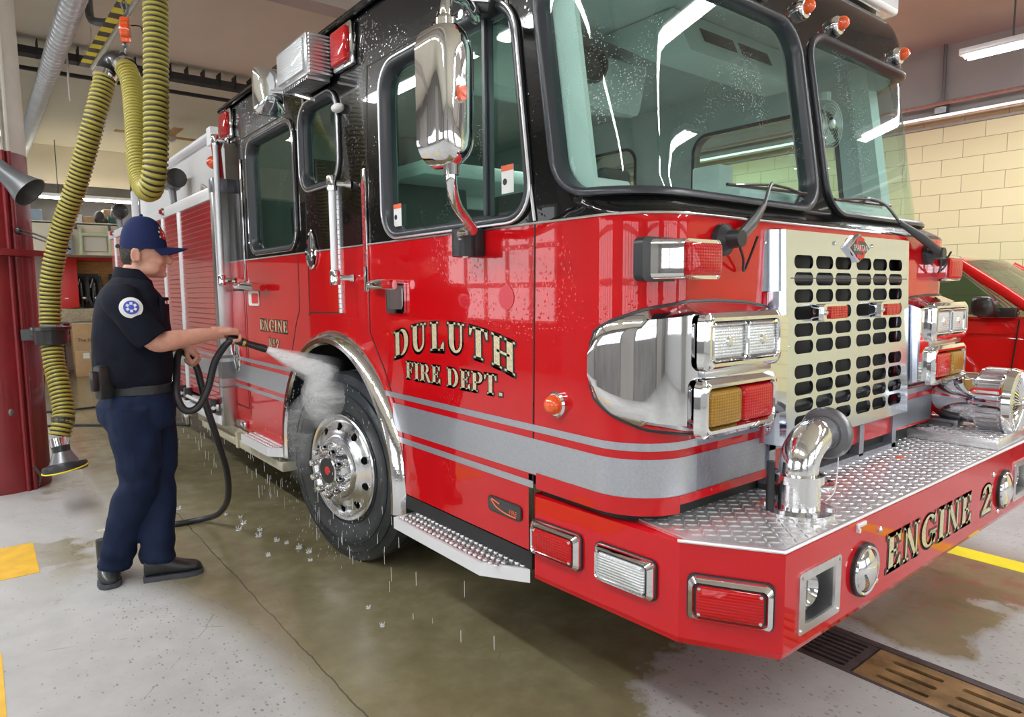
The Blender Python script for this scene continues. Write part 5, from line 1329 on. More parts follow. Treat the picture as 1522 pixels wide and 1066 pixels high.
MB().box(pp(.205, 0, 1.024), (.012, .05, .045), RZ3(-.16), .004).done('belt_buckle', M['chrome'], belt)
mb = MB().box(pp(-.100, -.150, 1.075), (.075, .052, .165), RZ3(.5), .014); pou = mb.done('phone_pouch', M['leather'], PERSON)
MB().box(pp(-.128, -.172, 1.085), (.06, .03, .10), RZ3(.5), .01).done('pouch_flap', M['ink'], pou)
# ---- boots
def boot(heel, toe, name):
    h, t = V(heel), V(toe); d = (t - h).normalized(); s = V(0, 0, 1).cross(d); L = (t - h).length; mb = MB(); R = []
    prof = [(0, .030, .03, .095), (.02, .040, .022, .125), (.10, .043, .022, .130), (.28, .044, .022, .135), (.40, .045, .022, .120), (.55, .049, .022, .098), (.72, .053, .022, .080), (.88, .047, .022, .070), (.97, .030, .022, .055), (1.0, .012, .026, .042)]
    for q, w_, z0, z1 in prof:
        R.append([h + d * L * q + s * w_ * math.copysign(abs(math.cos(a)) ** .8, math.cos(a)) + V(0, 0, (z0 + z1) / 2 + (z1 - z0) / 2 * math.sin(a)) for a in [2 * PI * k / 20 for k in range(20)]])
    mb.rings(R); mb.tube([h + d * L * .22 + V(0, 0, .10), h + d * L * .18 + V(0, 0, .20)], [.044, .044], 16)
    b = mb.done(name, M['leather'], PERSON, smooth=50); mb = MB(); R = []
    sp = [(-.02, .030), (.0, .042), (.25, .046), (.42, .043), (.70, .057), (.90, .050), (.99, .032), (1.02, .014)]
    for z in (0.0, .012, .026): R.append([h + d * L * q + s * w_ * (1.0 if z < .02 else .97) + V(0, 0, z + (.012 if (.36 < q < .5 and z < .005) else 0)) for q, w_ in sp] + [h + d * L * q - s * w_ * (1.0 if z < .02 else .97) + V(0, 0, z) for q, w_ in sp[::-1]])
    mb.rings(R).done('boot_sole', M['sole'], b, smooth=30)
    mb = MB()
    for q in (.34, .42, .50): mb.tube([h + d * L * q - s * .022 + V(0, 0, .128 - (q - .34) * .16), h + d * L * q + V(0, 0, .140 - (q - .34) * .18), h + d * L * q + s * .022 + V(0, 0, .128 - (q - .34) * .16)], .0045, 6)
    mb.done('boot_lace', M['ink'], b); return b
boot((-.915, 2.585, 0), (-.650, 2.515, 0), 'boot'); boot((-1.055, 2.845, 0), (-1.07, 2.580, 0), 'boot')
# ---------------------------------------------------------------- hose and nozzle in the hands
HN = pp(.495, -.140, 1.256)
HOSE = thing('hose', (-.6, 2.6, 0), 'black rubber water hose looping from the hands of the person down onto the wet floor', 'hose')
hp = [(.490, -.140, 1.256), (.455, -.138, 1.232), (.40, -.11, 1.14), (.36, -.10, 1.00), (.305, -.10, .905), (.245, -.10, .90), (.215, -.09, .975), (.222, -.03, 1.08), (.235, .05, 1.165), (.265, .095, 1.185), (.325, .09, 1.10), (.36, .09, .90), (.425, .15, .64), (.47, .27, .44), (.485, .45, .24), (.45, .64, .10), (.38, .78, .035), (.29, .82, .019), (.20, .82, .019), (.10, .90, .019), (.0, 1.3, .019), (-.046, 2.0, .019), (-.072, 2.73, .019), (-.105, 3.66, .019), (-.144, 4.44, .019)]
MB().tube(spline([pp(*p) for p in hp], 8), .0185, 12).done('hose_tube', M['rubber'], HOSE)
NZ = HN + V(0, 0, .0)
ND = (V(.06, 2.26, 1.06) - NZ).normalized()
nz = MB().tube([NZ - ND * .03, NZ + ND * .02, NZ + ND * .05, NZ + ND * .07, NZ + ND * .15, NZ + ND * .17], [.020, .022, .022, .017, .021, .019], 16).done('spray_nozzle', M['ink'], HOSE)
MB().lathe([(.0235, 0), (.0235, .014)], NZ + ND * .045, ND, 16).done('nozzle_ring', M['brass'], nz)
# ---------------------------------------------------------------- room shell
X0, X1, Y0, Y1, HC = -6.5, 7.6, -8.0, 14.6, 4.3
def floor_mat():
    m, nt, b, out = new_mat('concrete_floor'); vec = coords(nt); sp = nt.nodes.new('ShaderNodeSeparateXYZ'); nt.links.new(vec, sp.inputs[0]); x, y = sp.outputs[0], sp.outputs[1]
    n1 = noise(nt, vec, 1.1, 6, .6); n2 = noise(nt, vec, 7.0, 5, .6); n3 = noise(nt, vec, 28.0, 3, .6)
    wob = mth(nt, 'MULTIPLY', mth(nt, 'SUBTRACT', n1, .5), 1.3); wob2 = mth(nt, 'MULTIPLY', mth(nt, 'SUBTRACT', n2, .5), .5)
    def sm(v, a, c): 
        r = nt.nodes.new('ShaderNodeMapRange'); r.interpolation_type = 'SMOOTHSTEP'; r.inputs[1].default_value = a; r.inputs[2].default_value = c; nt.links.new(v, r.inputs[0]); return r.outputs[0]
    xx = mth(nt, 'ADD', mth(nt, 'ADD', x, mth(nt, 'MULTIPLY', wob, .35)), mth(nt, 'MULTIPLY', wob2, .3)); yy = mth(nt, 'ADD', mth(nt, 'ADD', y, mth(nt, 'MULTIPLY', wob, .6)), wob2)
    # wet zone: under and beside the engine, creeping out past the joint
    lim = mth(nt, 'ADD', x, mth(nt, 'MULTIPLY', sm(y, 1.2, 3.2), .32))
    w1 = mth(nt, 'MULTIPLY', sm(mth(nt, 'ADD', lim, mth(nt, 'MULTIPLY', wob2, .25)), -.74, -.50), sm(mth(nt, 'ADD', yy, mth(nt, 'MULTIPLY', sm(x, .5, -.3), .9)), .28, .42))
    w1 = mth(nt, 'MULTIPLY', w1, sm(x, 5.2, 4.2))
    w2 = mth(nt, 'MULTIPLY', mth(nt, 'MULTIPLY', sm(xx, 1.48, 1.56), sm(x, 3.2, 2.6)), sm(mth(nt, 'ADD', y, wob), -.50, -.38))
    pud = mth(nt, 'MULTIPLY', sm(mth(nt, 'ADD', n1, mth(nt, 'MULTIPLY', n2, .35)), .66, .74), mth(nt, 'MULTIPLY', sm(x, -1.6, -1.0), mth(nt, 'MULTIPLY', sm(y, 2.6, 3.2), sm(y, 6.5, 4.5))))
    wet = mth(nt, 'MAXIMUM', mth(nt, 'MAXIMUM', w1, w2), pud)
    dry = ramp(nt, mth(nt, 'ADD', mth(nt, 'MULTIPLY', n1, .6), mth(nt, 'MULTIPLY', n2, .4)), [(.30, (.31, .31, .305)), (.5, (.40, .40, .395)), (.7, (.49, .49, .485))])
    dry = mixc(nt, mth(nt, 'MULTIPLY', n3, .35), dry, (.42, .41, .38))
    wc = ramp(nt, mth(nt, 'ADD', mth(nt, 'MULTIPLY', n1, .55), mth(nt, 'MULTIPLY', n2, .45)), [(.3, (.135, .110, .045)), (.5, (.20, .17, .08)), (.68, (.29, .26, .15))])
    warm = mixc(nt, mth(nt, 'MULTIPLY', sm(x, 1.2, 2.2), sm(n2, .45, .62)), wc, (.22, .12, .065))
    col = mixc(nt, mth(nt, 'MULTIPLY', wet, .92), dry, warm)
    # splash spots thinning out away from the wet
    vo = nt.nodes.new('ShaderNodeTexVoronoi'); vo.inputs['Scale'].default_value = 78.0; vo.inputs['Randomness'].default_value = 1.0
    mp = mixc(nt, .05, coords(nt, (1, .6, 1)), nt.nodes.new('ShaderNodeTexNoise').outputs['Color']); mp.node.inputs[7].links[0].from_node.inputs['Scale'].default_value = 30.0; nt.links.new(mp, vo.inputs['Vector'])
    spc = nt.nodes.new('ShaderNodeSeparateColor'); nt.links.new(vo.outputs['Color'], spc.inputs[0])
    dens_ = mth(nt, 'ADD', mth(nt, 'MULTIPLY', sm(mth(nt, 'ADD', x, mth(nt, 'MULTIPLY', n1, .5)), -1.3, -.40), 1.0), mth(nt, 'ADD', mth(nt, 'MULTIPLY', mth(nt, 'MULTIPLY', sm(x, .1, .5), sm(y, .9, .3)), .2), .07))
    spot = mth(nt, 'MULTIPLY', mth(nt, 'LESS_THAN', spc.outputs[0], dens_), mth(nt, 'LESS_THAN', vo.outputs['Distance'], mth(nt, 'ADD', mth(nt, 'MULTIPLY', mth(nt, 'POWER', spc.outputs[1], 3.0), .34), .07)))
    spot = mth(nt, 'MULTIPLY', spot, mth(nt, 'SUBTRACT', 1.0, wet))
    spot = mth(nt, 'MULTIPLY', spot, mth(nt, 'LESS_THAN', y, 6.0))
    col = mixc(nt, mth(nt, 'MULTIPLY', spot, .62), col, (.12, .10, .075))
    # oily blotches and cracks
    vb = nt.nodes.new('ShaderNodeTexVoronoi'); vb.feature = 'DISTANCE_TO_EDGE'; vb.inputs['Scale'].default_value = .9; nt.links.new(mixc(nt, .12, vec, nt.nodes.new('ShaderNodeTexNoise').outputs['Color']), vb.inputs['Vector'])
    crack = mth(nt, 'MULTIPLY', mth(nt, 'LESS_THAN', vb.outputs['Distance'], .0022), sm(n2, .5, .6)); col = mixc(nt, mth(nt, 'MULTIPLY', crack, .5), col, (.14, .13, .11))
    blot = mth(nt, 'MULTIPLY', sm(noise(nt, vec, 3.3, 5, .7), .66, .74), mth(nt, 'SUBTRACT', 1.0, wet)); col = mixc(nt, mth(nt, 'MULTIPLY', blot, .5), col, (.20, .17, .12))
    # joint along the bay
    jx = mth(nt, 'ABSOLUTE', mth(nt, 'ADD', x, mth(nt, 'ADD', .53, mth(nt, 'MULTIPLY', mth(nt, 'SUBTRACT', n2, .5), .03)))); col = mixc(nt, mth(nt, 'MULTIPLY', mth(nt, 'LESS_THAN', jx, .003), .85), col, (.05, .045, .03))
    nt.links.new(col, b.inputs['Base Color'])
    rg = nt.nodes.new('ShaderNodeMapRange'); nt.links.new(mth(nt, 'MAXIMUM', wet, mth(nt, 'MULTIPLY', spot, .6)), rg.inputs[0]); rg.inputs[3].default_value = .55; rg.inputs[4].default_value = .13
    nt.links.new(mth(nt, 'ADD', rg.outputs[0], mth(nt, 'MULTIPLY', n2, .12)), b.inputs['Roughness'])
    h = mth(nt, 'ADD', mth(nt, 'MULTIPLY', n2, .5), mth(nt, 'MULTIPLY', n3, .25)); bump(nt, b, h, .12, .02)
    return m
def block_mat():
    m, nt, b, out = new_mat('painted_block_wall'); tc = nt.nodes.new('ShaderNodeTexCoord'); sp = nt.nodes.new('ShaderNodeSeparateXYZ'); nt.links.new(tc.outputs['Object'], sp.inputs[0])
    cb = nt.nodes.new('ShaderNodeCombineXYZ'); nt.links.new(sp.outputs[1], cb.inputs[0]); nt.links.new(sp.outputs[2], cb.inputs[1])
    br = nt.nodes.new('ShaderNodeTexBrick'); nt.links.new(cb.outputs[0], br.inputs['Vector']); br.offset = .5
    for k, v in (('Scale', 1.0), ('Mortar Size', .004), ('Brick Width', .43), ('Row Height', .2), ('Mortar Smooth', .2), ('Bias', 0.0)): br.inputs[k].default_value = v
    br.inputs['Color1'].default_value = (.70, .645, .37, 1); br.inputs['Color2'].default_value = (.74, .685, .41, 1); br.inputs['Mortar'].default_value = (.36, .31, .18, 1)
    nt.links.new(br.outputs['Color'], b.inputs['Base Color']); b.inputs['Roughness'].default_value = .45
    bump(nt, b, mth(nt, 'SUBTRACT', mth(nt, 'MULTIPLY', noise(nt, tc.outputs['Object'], 60, 3), .1), br.outputs['Fac']), .4, .006); return m
M['ceil'] = mat('cream_ceiling_paint', (.70, .655, .53), .7, var=.06, vscale=.6)
M['ceil_dark'] = mat('brown_grey_soffit', (.46, .415, .38), .7, var=.1, vscale=.8)
M['soffit'] = mat('grey_soffit', (.34, .33, .315), .7, var=.12, vscale=1.0)
M['cream'] = mat('cream_wall_paint', (.72, .66, .52), .6, var=.05, vscale=1.0)
M['leftgrey'] = mat('grey_brick_side_wall', (.22, .215, .21), .7, var=.2, vscale=2)
M['doorwhite'] = mat('white_overhead_door', (.62, .63, .64), .5)
M['backwall'] = mat('pale_back_wall', (.62, .58, .50), .7, var=.08, vscale=.8)
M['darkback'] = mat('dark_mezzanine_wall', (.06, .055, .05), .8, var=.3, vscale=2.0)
M['yellow'] = mat('yellow_floor_paint', (.72, .42, .025), .5, var=.14, vscale=8)
M['yellow2'] = mat('bright_yellow_tape', (.85, .72, .02), .4, var=.08, vscale=8)
M['daylight'] = mat('daylit_pane', (.9, .9, .9), .5, emit=(.92, .96, 1.0), estr=4.0)
M['tubeglow'] = mat('fluorescent_tube', (.9, .9, .9), .4, emit=(.97, .985, 1.0), estr=30.0)
M['steel'] = mat('grey_painted_steel', (.10, .105, .11), .4, .2)
M['columnred'] = mat('dark_red_column_paint', (.20, .010, .014), .38, coat=.3, var=.15, vscale=5)
M['columnwhite'] = mat('off_white_column_paint', (.60, .57, .50), .55, var=.08, vscale=4)
M['cardboard'] = mat('cardboard', (.48, .31, .16), .8, var=.08, vscale=10)
M['wood'] = mat('plywood', (.50, .27, .09), .6, var=.2, vscale=8, stretch=(1, 1, 4))
M['cabred'] = mat('red_cabinet_paint', (.62, .02, .015), .4)
M['lime'] = mat('pale_green_frame_paint', (.55, .60, .38), .5)
TX0, TX1 = 1.07, 1.355
mb = MB()
for a, b_, c, d in ((X0, TX0, Y0, Y1), (TX1, X1, Y0, Y1), (TX0, TX1, .95, Y1), (TX0, TX1, Y0, -2.1)): mb.poly([V(a, c, 0), V(b_, c, 0), V(b_, d, 0), V(a, d, 0)])
mb.rings([[V(TX0, -2.1, z), V(TX1, -2.1, z), V(TX1, .95, z), V(TX0, .95, z)] for z in (0, -.25)], cap=False); mb.poly([V(TX0, -2.1, -.25), V(TX1, -2.1, -.25), V(TX1, .95, -.25), V(TX0, .95, -.25)])
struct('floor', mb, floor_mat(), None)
struct('wall_right', MB().bx(X1, X1 + .2, Y0, Y1, 0, 3.50), block_mat(), None)
struct('trim_1', MB().bx(X1 - .12, X1 + .2, Y0, Y1, 3.50, HC).bx(X1 - .03, X1 + .01, Y0, Y1, 3.38, 3.405), M['soffit'], None)
struct('ceiling', MB().bx(X0, X1 + .2, Y0, Y1, HC, HC + .15), M['ceil'], None)
struct('trim_2', MB().bx(2.75, X1, Y0, Y1, HC - .02, HC).bx(5.3, 5.55, Y0, Y1, HC - .16, HC).bx(-1.9, -1.12, Y0, Y1, HC - .28, HC), M['ceil_dark'], None)
struct('trim_3', MB().bx(X0, 3.0, 4.95, 5.20, HC - .12, HC), M['ceil_dark'], None)
struct('wall_back', MB().bx(X0, X1, Y1, Y1 + .2, 0, HC), M['backwall'], None)
struct('trim_4', MB().bx(X0, X1, Y1 - .3, Y1, 3.62, HC), M['cream'], None)
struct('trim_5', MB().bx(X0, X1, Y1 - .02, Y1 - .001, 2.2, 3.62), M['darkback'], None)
def wall_with_panes(name, horizontal, pos, t0, t1, wins, m):
    """wall box plus daylit window strips standing 2 cm proud on the room side"""
    if horizontal: struct(name, MB().bx(t0, t1, pos - .2, pos, 0, HC), m, None)
    else: struct(name, MB().bx(pos - .2, pos, t0, t1, 0, HC), m, None)
    for i, (a, b_, z0, z1, nx_, nz_) in enumerate(wins):
        mb = MB(); fr = MB()
        for k in range(nx_):
            for l in range(nz_):
                u0, u1 = lerp(a, b_, k / nx_) + .07, lerp(a, b_, (k + 1) / nx_) - .07; v0, v1 = lerp(z0, z1, l / nz_) + .05, lerp(z0, z1, (l + 1) / nz_) - .05
                if horizontal: mb.bx(u0, u1, pos, pos + .01, v0, v1)
                else: mb.bx(pos, pos + .01, u0, u1, v0, v1)
        if horizontal: fr.bx(a, b_, pos, pos + .006, z0, z1)
        else: fr.bx(pos, pos + .006, a, b_, z0, z1)
        global WN
        WN += 1; p = struct('window_%d' % WN, fr, M['white'], None); mb.done('window_panes', M['daylight'], p, smooth=None)
WN = 0
wall_with_panes('wall_front', True, Y0, X0, X1 + .2, [(-5.8, -2.2, .9, 3.3, 6, 3), (-.8, 3.0, .9, 3.3, 6, 3), (4.0, 7.2, .9, 3.3, 5, 3)], M['doorwhite'])
wall_with_panes('wall_left', False, X0, Y0, Y1, [(-5.0, -1.0, .9, 3.0, 6, 3), (1.2, 5.0, .9, 3.0, 6, 3), (7.5, 11.0, .9, 3.0, 5, 3)], M['leftgrey'])
struct('dark_reflection_posts', MB().bx(-1.95, -1.05, Y0 + .012, Y0 + .16, 0, 3.9).bx(3.1, 3.9, Y0 + .012, Y0 + .16, 0, 3.9).bx(X0 + .012, X0 + .16, -.8, 1.0, 0, 3.9).bx(X0 + .012, X0 + .16, 5.3, 7.2, 0, 3.9).bx(X0 + .012, X0 + .16, -6.5, -5.2, 0, 3.9), M['soffit'], None)  # unseen dark posts, added to give the chrome reflections contrast
# floor paint
mk = lambda n, r, m: struct(n, MB().bx(*r, .0, .002), m, None)
mk('floor_marking', (-1.66, -1.338, 3.07, 3.63), M['yellow']); mk('floor_marking', (-1.86, -1.527, 1.3, 2.16), M['yellow']); mk('floor_marking', (2.70, 2.855, -4.0, .45), M['yellow2'])
# red column
mb = MB().lathe([(.30, 0), (.30, 2.55)], (-1.42, 5.25, 0), (0, 0, 1), 48, cap=False); mb.mi = 1; mb.lathe([(.30, 2.55), (.295, HC)], (-1.42, 5.25, 0), (0, 0, 1), 48, cap=False); mb.mi = 0
mb.lathe([(.30, 1.78), (.42, 1.785), (.42, 1.83), (.30, 1.84)], (-1.42, 5.25, 0), (0, 0, 1), 48, cap=False)
for a in (-1.12, -.96): mb.tube([(-1.42 + .31 * math.cos(a), 5.25 + .31 * math.sin(a), 0), (-1.42 + .31 * math.cos(a), 5.25 + .31 * math.sin(a), 2.55)], .016, 8)
mb.mi = 1
for a in (-1.12, -.96): mb.tube([(-1.42 + .305 * math.cos(a), 5.25 + .305 * math.sin(a), 2.55), (-1.42 + .305 * math.cos(a), 5.25 + .305 * math.sin(a), HC)], .016, 8)
mb.mi = 2; mb.tube([(-1.42 + .3 * math.cos(-.85), 5.25 + .3 * math.sin(-.85), .02), (-1.42 + .33 * math.cos(-.85), 5.25 + .33 * math.sin(-.85), .10), (-1.42 + .33 * math.cos(-1.0), 5.25 + .33 * math.sin(-1.0), .18)], .012, 6)
for a, z, r in ((-1.35, .62, .018), (-.88, .86, .014), (-1.6, 1.02, .02)): mb.ball((-1.42 + .30 * math.cos(a), 5.25 + .30 * math.sin(a), z), (r, .004, r * 1.6), 8, 6, RZ3(a + PI / 2))
struct('column', mb, [M['columnred'], M['columnwhite'], M['castgrey']])
# ---------------------------------------------------------------- overhead things
def spiral_duct():
    mb = MB(); pts = []; rs = []
    y = -2.0
    while y < 13.9:
        pts += [(-.68, y, 3.99), (-.68, y + .105, 3.99), (-.68, y + .112, 3.99), (-.68, y + .12, 3.99)]; rs += [.095, .095, .100, .095]; y += .125
    mb.tube(pts, rs, 20); o = mb.done('ventilation_duct', mat('galvanised_duct', (.66, .68, .70), .38, .6, var=.08, vscale=5), smooth=50); tag(o, 'long round spiral steel duct hung under the ceiling beside the column', 'duct')
spiral_duct()
mb = MB().bx(-1.6, 3.0, 7.90, 8.06, 4.10, 4.18).bx(-1.6, 3.0, 8.55, 8.60, 4.10, 4.14)
for k in range(24): mb.bx(-1.55 + k * .19, -1.54 + k * .19, 7.89, 8.07, 4.10, 4.27)
tag(mb.done('cable_tray', M['dark']), 'dark cable tray with upright clips running across the ceiling', 'cable tray')
o = thing('hose_rail', (-.46, 5.8, 3.9), 'sloping yellow and black striped hanger rail near the round duct', 'rail')
mb = MB(); A_, B_ = V(-.44, 7.25, 3.88), V(-.36, 4.3, 3.88); n = 22
ye = MB()
for k in range(n):
    a, b_ = A_.lerp(B_, k / n), A_.lerp(B_, (k + 1) / n); ye.mi = k % 2; ye.prism([a + V(-.045, 0, .0), a + V(.045, 0, 0), b_ + V(.045, 0, 0), b_ + V(-.045, 0, 0)], (0, 0, .012))

ye.done('striped_bar', [M['ink'], M['yellow2']], o)
MB().tube([A_ + V(.07, 0, 0), B_ + V(.07, 0, 0)], .022, 8).tube([A_ + V(.07, .4, 0) + V(0, -.5, 0), A_ + V(.07, -.1, .4)], .01, 6).tube([B_ + V(.07, 0, 0), B_ + V(.07, 0, .42)], .01, 6).done('track', M['alu'], o)
MB().tube(spline([(-.50, 6.2, 4.3), (-.50, 6.2, 4.05), (-.48, 6.0, 3.94), (-.40, 5.9, 3.92)], 5), .035, 8).done('support_pipe', M['steel'], o)
# exhaust hose
M['hoseyel'] = mat('yellow_hose_plastic', (.37, .31, .045), .42, coat=.2)
M['hoseblk'] = mat('black_hose_fabric', (.018, .018, .018), .6)
def corrugated(name, path, r, parent, pitch=.03):
    P = [V(p) for p in path]; L = [0]
    for a, b_ in zip(P, P[1:]): L.append(L[-1] + (b_ - a).length)
    def at(s):
        for i in range(len(P) - 1):
            if s <= L[i + 1]: return P[i].lerp(P[i + 1], (s - L[i]) / max(1e-9, L[i + 1] - L[i]))
        return P[-1]
    n = int(L[-1] / pitch); pts, rs = [], []
    for k in range(n):
        for q, rr in ((0, .89), (.24, .89), (.34, 1.0), (.57, 1.045), (.80, 1.0), (.90, .89)): pts.append(at((k + q) * pitch)); rs.append(r * rr)
    T = MB(); N = 20; T.tube(pts, rs, N, cap=True); T.bm.faces.ensure_lookup_table()
    for i, f in enumerate(T.bm.faces): j = (i // N) % 6; f.material_index = 1 if j in (0, 5) else 0
    return T.done(name, [M['hoseyel'], M['hoseblk']], parent, smooth=60)
EX = thing('exhaust_hose', (-1.07, 4.45, .35), 'long yellow corrugated exhaust hose hanging in a loop beside the red column', 'exhaust hose')
up = spline([(-.566, 3.19, HC), (-.57, 3.185, 3.6), (-.578, 3.175, 3.184), (-.607, 3.138, 2.721), (-.633, 3.111, 2.354), (-.647, 3.125, 2.19), (-.662, 3.217, 2.106), (-.669, 3.374, 2.175), (-.651, 3.535, 2.342), (-.617, 3.729, 2.567), (-.586, 3.928, 2.805), (-.578, 4.044, 2.951), (-.590, 4.116, 3.043)], 10)
corrugated('upper_hose', up, .066, EX)
sad = [(-.590, 4.116, 3.043), (-.605, 4.186, 3.093), (-.634, 4.236, 3.105), (-.666, 4.257, 3.068), (-.695, 4.246, 3.001)]
MB().tube(spline(sad, 5), .072, 16).done('saddle', M['ink'], EX)
for a, b_ in ((sad[0], sad[1]), (sad[-1], sad[-2])): d = (V(b_) - V(a)).normalized(); MB().lathe([(.076, -.02), (.076, .02)], a, d, 20).done('hose_clamp', M['chrome'], EX)
lo = spline([(-.695, 4.246, 3.001), (-.785, 4.225, 2.681), (-.893, 4.362, 2.282), (-1.001, 4.507, 1.939), (-1.067, 4.571, 1.632), (-1.086, 4.587, 1.440), (-1.098, 4.574, 1.266)], 10)
corrugated('lower_hose', lo, .068, EX)
MB().lathe([(.128, .0), (.128, -.022), (.108, -.026), (.104, -.125), (.085, -.13), (.07, -.12)], (-1.098, 4.574, 1.268), (0, 0, 1), 32).done('hose_collar', M['ink'], EX)
MB().bx(-1.26, -1.12, 4.86, 4.96, 1.16, 1.24).tube([(-1.13, 4.66, 1.2), (-1.2, 4.95, 1.2)], .03, 8).done('collar_bracket', M['steel'], EX)
lo2 = spline([(-1.098, 4.56, 1.15), (-1.095, 4.52, 1.0), (-1.081, 4.457, .867), (-1.072, 4.39, .70), (-1.08, 4.352, .62), (-1.103, 4.331, .548), (-1.122, 4.318, .49)], 10)
corrugated('tail_hose', lo2, .068, EX)
MB().tube([(-1.08, 4.352, .635), (-1.084, 4.347, .605)], .070, 16).done('tape_wrap', M['ink'], EX)
nd = V(.10, -.22, -1).normalized(); nc = V(-1.118, 4.316, .50)
MB().lathe([(.058, 0), (.060, .055), (.054, .06)], nc, nd, 28).done('nozzle_cuff', M['chrome'], EX)
MB().lathe([(.056, .055), (.054, .10), (.058, .105)], nc, nd, 28).done('nozzle_neck', M['ink'], EX)
nzl = MB().lathe([(.056, .10), (.090, .175), (.118, .19)], nc, nd, 32).done('nozzle_cone', M['castgrey'], EX)
MB().lathe([(.10, .178), (.132, .185), (.138, .20), (.136, .235), (.12, .245), (.0001, .24)], nc, nd, 36).done('nozzle_rim', M['rubber'], EX)
MB().tube([nc + nd * .218 + (V(1, 0, .16).normalized() * math.cos(a) + V(0, 1, -.05).normalized() * math.sin(a)) * .139 for a in [2 * PI * k / 40 for k in range(40)]], .005, 6, closed=True).done('nozzle_stripe', M['yellow2'], EX)
# tool balancer above the saddle
BL = thing('tool_balancer', (-.575, 4.14, 3.3), 'small orange spring balancer hanging above the yellow hose saddle', 'balancer')
bc = V(-.575, 4.14, 3.30)
MB().lathe([(.05, -.03), (.062, -.02), (.062, .02), (.05, .03)], bc, (.9, -.3, 0), 24).box(bc, (.06, .05, .17), RZ3(-.3), .012).done('housing', M['lens_orange'], BL)
MB().tube([bc + V(0, 0, .09), bc + V(.02, 0, .12), bc + V(.02, 0, .17), bc + V(0, 0, .20), bc + V(-.015, 0, .17), bc + V(0, 0, .12)], .008, 6).tube([bc + V(0, 0, .2), V(-.44, 4.9, 3.88), ], .008, 6).done('hook', M['steel'], BL)
MB().tube([bc + V(0, 0, -.09), bc + V(-.05, .0, -.17), (-.645, 4.24, 3.16)], .006, 6).tube([bc + V(0, 0, -.09), bc + V(-.01, .0, -.16), (-.625, 4.23, 3.17)], .005, 6).ball(bc + V(-.01, 0, -.10), .018, 10, 6).done('cable', M['castgrey'], BL)
MB().tube(spline([bc + V(.04, 0, .04), bc + V(.08, -.1, .01), bc + V(.06, -.3, -.12), (-.55, 3.3, 3.0)], 5), .006, 6).done('safety_cord', M['ink'], BL)
# grey cone lamp on the column
SP = thing('cone_lamp', (-1.25, 4.75, 2.3), 'grey metal cone lamp hanging in front of the red column', 'lamp')
a = V(-1.35, 4.74, 2.41); d = (V(-1.13, 4.60, 2.19) - a).normalized()
MB().lathe([(.0001, -.03), (.05, -.028), (.062, 0), (.066, .12), (.082, .20), (.118, .30), (.122, .305), (.114, .30), (.05, .1), (.0001, .09)], a, d, 32).done('cone_shade', M['steel'], SP)
MB().tube([a + V(.02, 0, .06), (-1.29, 4.78, 2.62), (-1.30, 4.85, 3.3), (-1.31, 4.95, HC)], .012, 8).done('lamp_stem', M['alu'], SP)
tag(MB().tube(spline([(-1.22, 4.93, 1.98), (-1.12, 4.75, 1.93), (-1.02, 4.62, 1.87), (-.95, 4.5, 1.82)], 6), .007, 6).tube(spline([(-1.22, 4.93, 1.96), (-1.10, 4.72, 1.89), (-1.0, 4.58, 1.84)], 6), .006, 6).ball((-1.22, 4.94, 1.97), .03, 8, 6).done('tie_cord', M['ink']), 'thin black cord tying the yellow hose back to the red column', 'cord')
for x, y in ((1.55, 8.4), (-.55, 7.6)):
    tag(MB().tube([(x, y, HC), (x, y, HC - .72)], .012, 6).box((x - .06, y, HC - .02), (.14, .03, .03)).done('hanger_rod', M['ceil_dark']), 'thin brown hanger rod dropping from the ceiling ' + ('behind the engine roof' if x > 0 else 'beside the spiral duct'), 'rod')
CF = thing('ceiling_fan', (1.1, 10.6, 3.9), 'brown ceiling fan with long blades at the rear of the garage', 'fan')
MB().lathe([(.10, 0), (.12, .04), (.12, .12), (.05, .16), (.02, .18), (.02, .45)], (1.05, 10.6, 3.90), (0, 0, 1), 20).done('motor', M['ceil_dark'], CF)
for k in range(4): MB().box((1.05 + .42 * math.cos(k * PI / 2), 10.6 + .42 * math.sin(k * PI / 2), 3.95), (.62, .13, .012), RZ3(k * PI / 2)).done('fan_blade', M['wood'], CF)
# ---------------------------------------------------------------- fluorescent fittings
def fluor(x, y, z, L, axis, label, power, group=None, drop=True):
    o = thing('fluorescent_light', (x, y, z), label, 'light', group); r = RZ3(0 if axis == 'y' else PI / 2)
    def b(c, s, nm, m, par=o):
        c = r @ V(c); return MB().box(V(x, y, z) + c, s if axis == 'y' else (s[1], s[0], s[2]), None, .006).done(nm, m, par)
    b((0, 0, .045), (.16, L, .06), 'housing', M['white'])
    for dx in (-.04, .04):
        p, q = V(x, y, z) + r @ V(dx, -L / 2 + .04, 0), V(x, y, z) + r @ V(dx, L / 2 - .04, 0); MB().tube([p, q], .018, 10).done('tube', M['tubeglow'], o)
    if drop:
        for t in (-.35, .35): p = V(x, y, z + .07) + r @ V(0, L * t, 0); MB().tube([p, V(p.x, p.y, HC)], .008, 6).done('hanger', M['steel'], o)
    ld = bpy.data.lights.new('lamp', 'AREA'); ld.shape = 'RECTANGLE'; ld.size = .2 if axis == 'y' else L; ld.size_y = L if axis == 'y' else .2; ld.energy = power; ld.color = (.95, .975, 1.0)
    lo_ = bpy.data.objects.new('lamp_light', ld); COL.objects.link(lo_); lo_.parent = o; lo_.location = (0, 0, -.03)
G1 = 'fluorescent lights over the engine bay'
fl = [(-2.9, -3.0), (-2.9, .4), (-2.9, 3.3), (-2.9, 6.2), (-2.9, 9.2), (2.9, -5.2), (2.9, -2.2), (4.6, -3.7), (4.1, 3.0), (4.1, 7.0)]
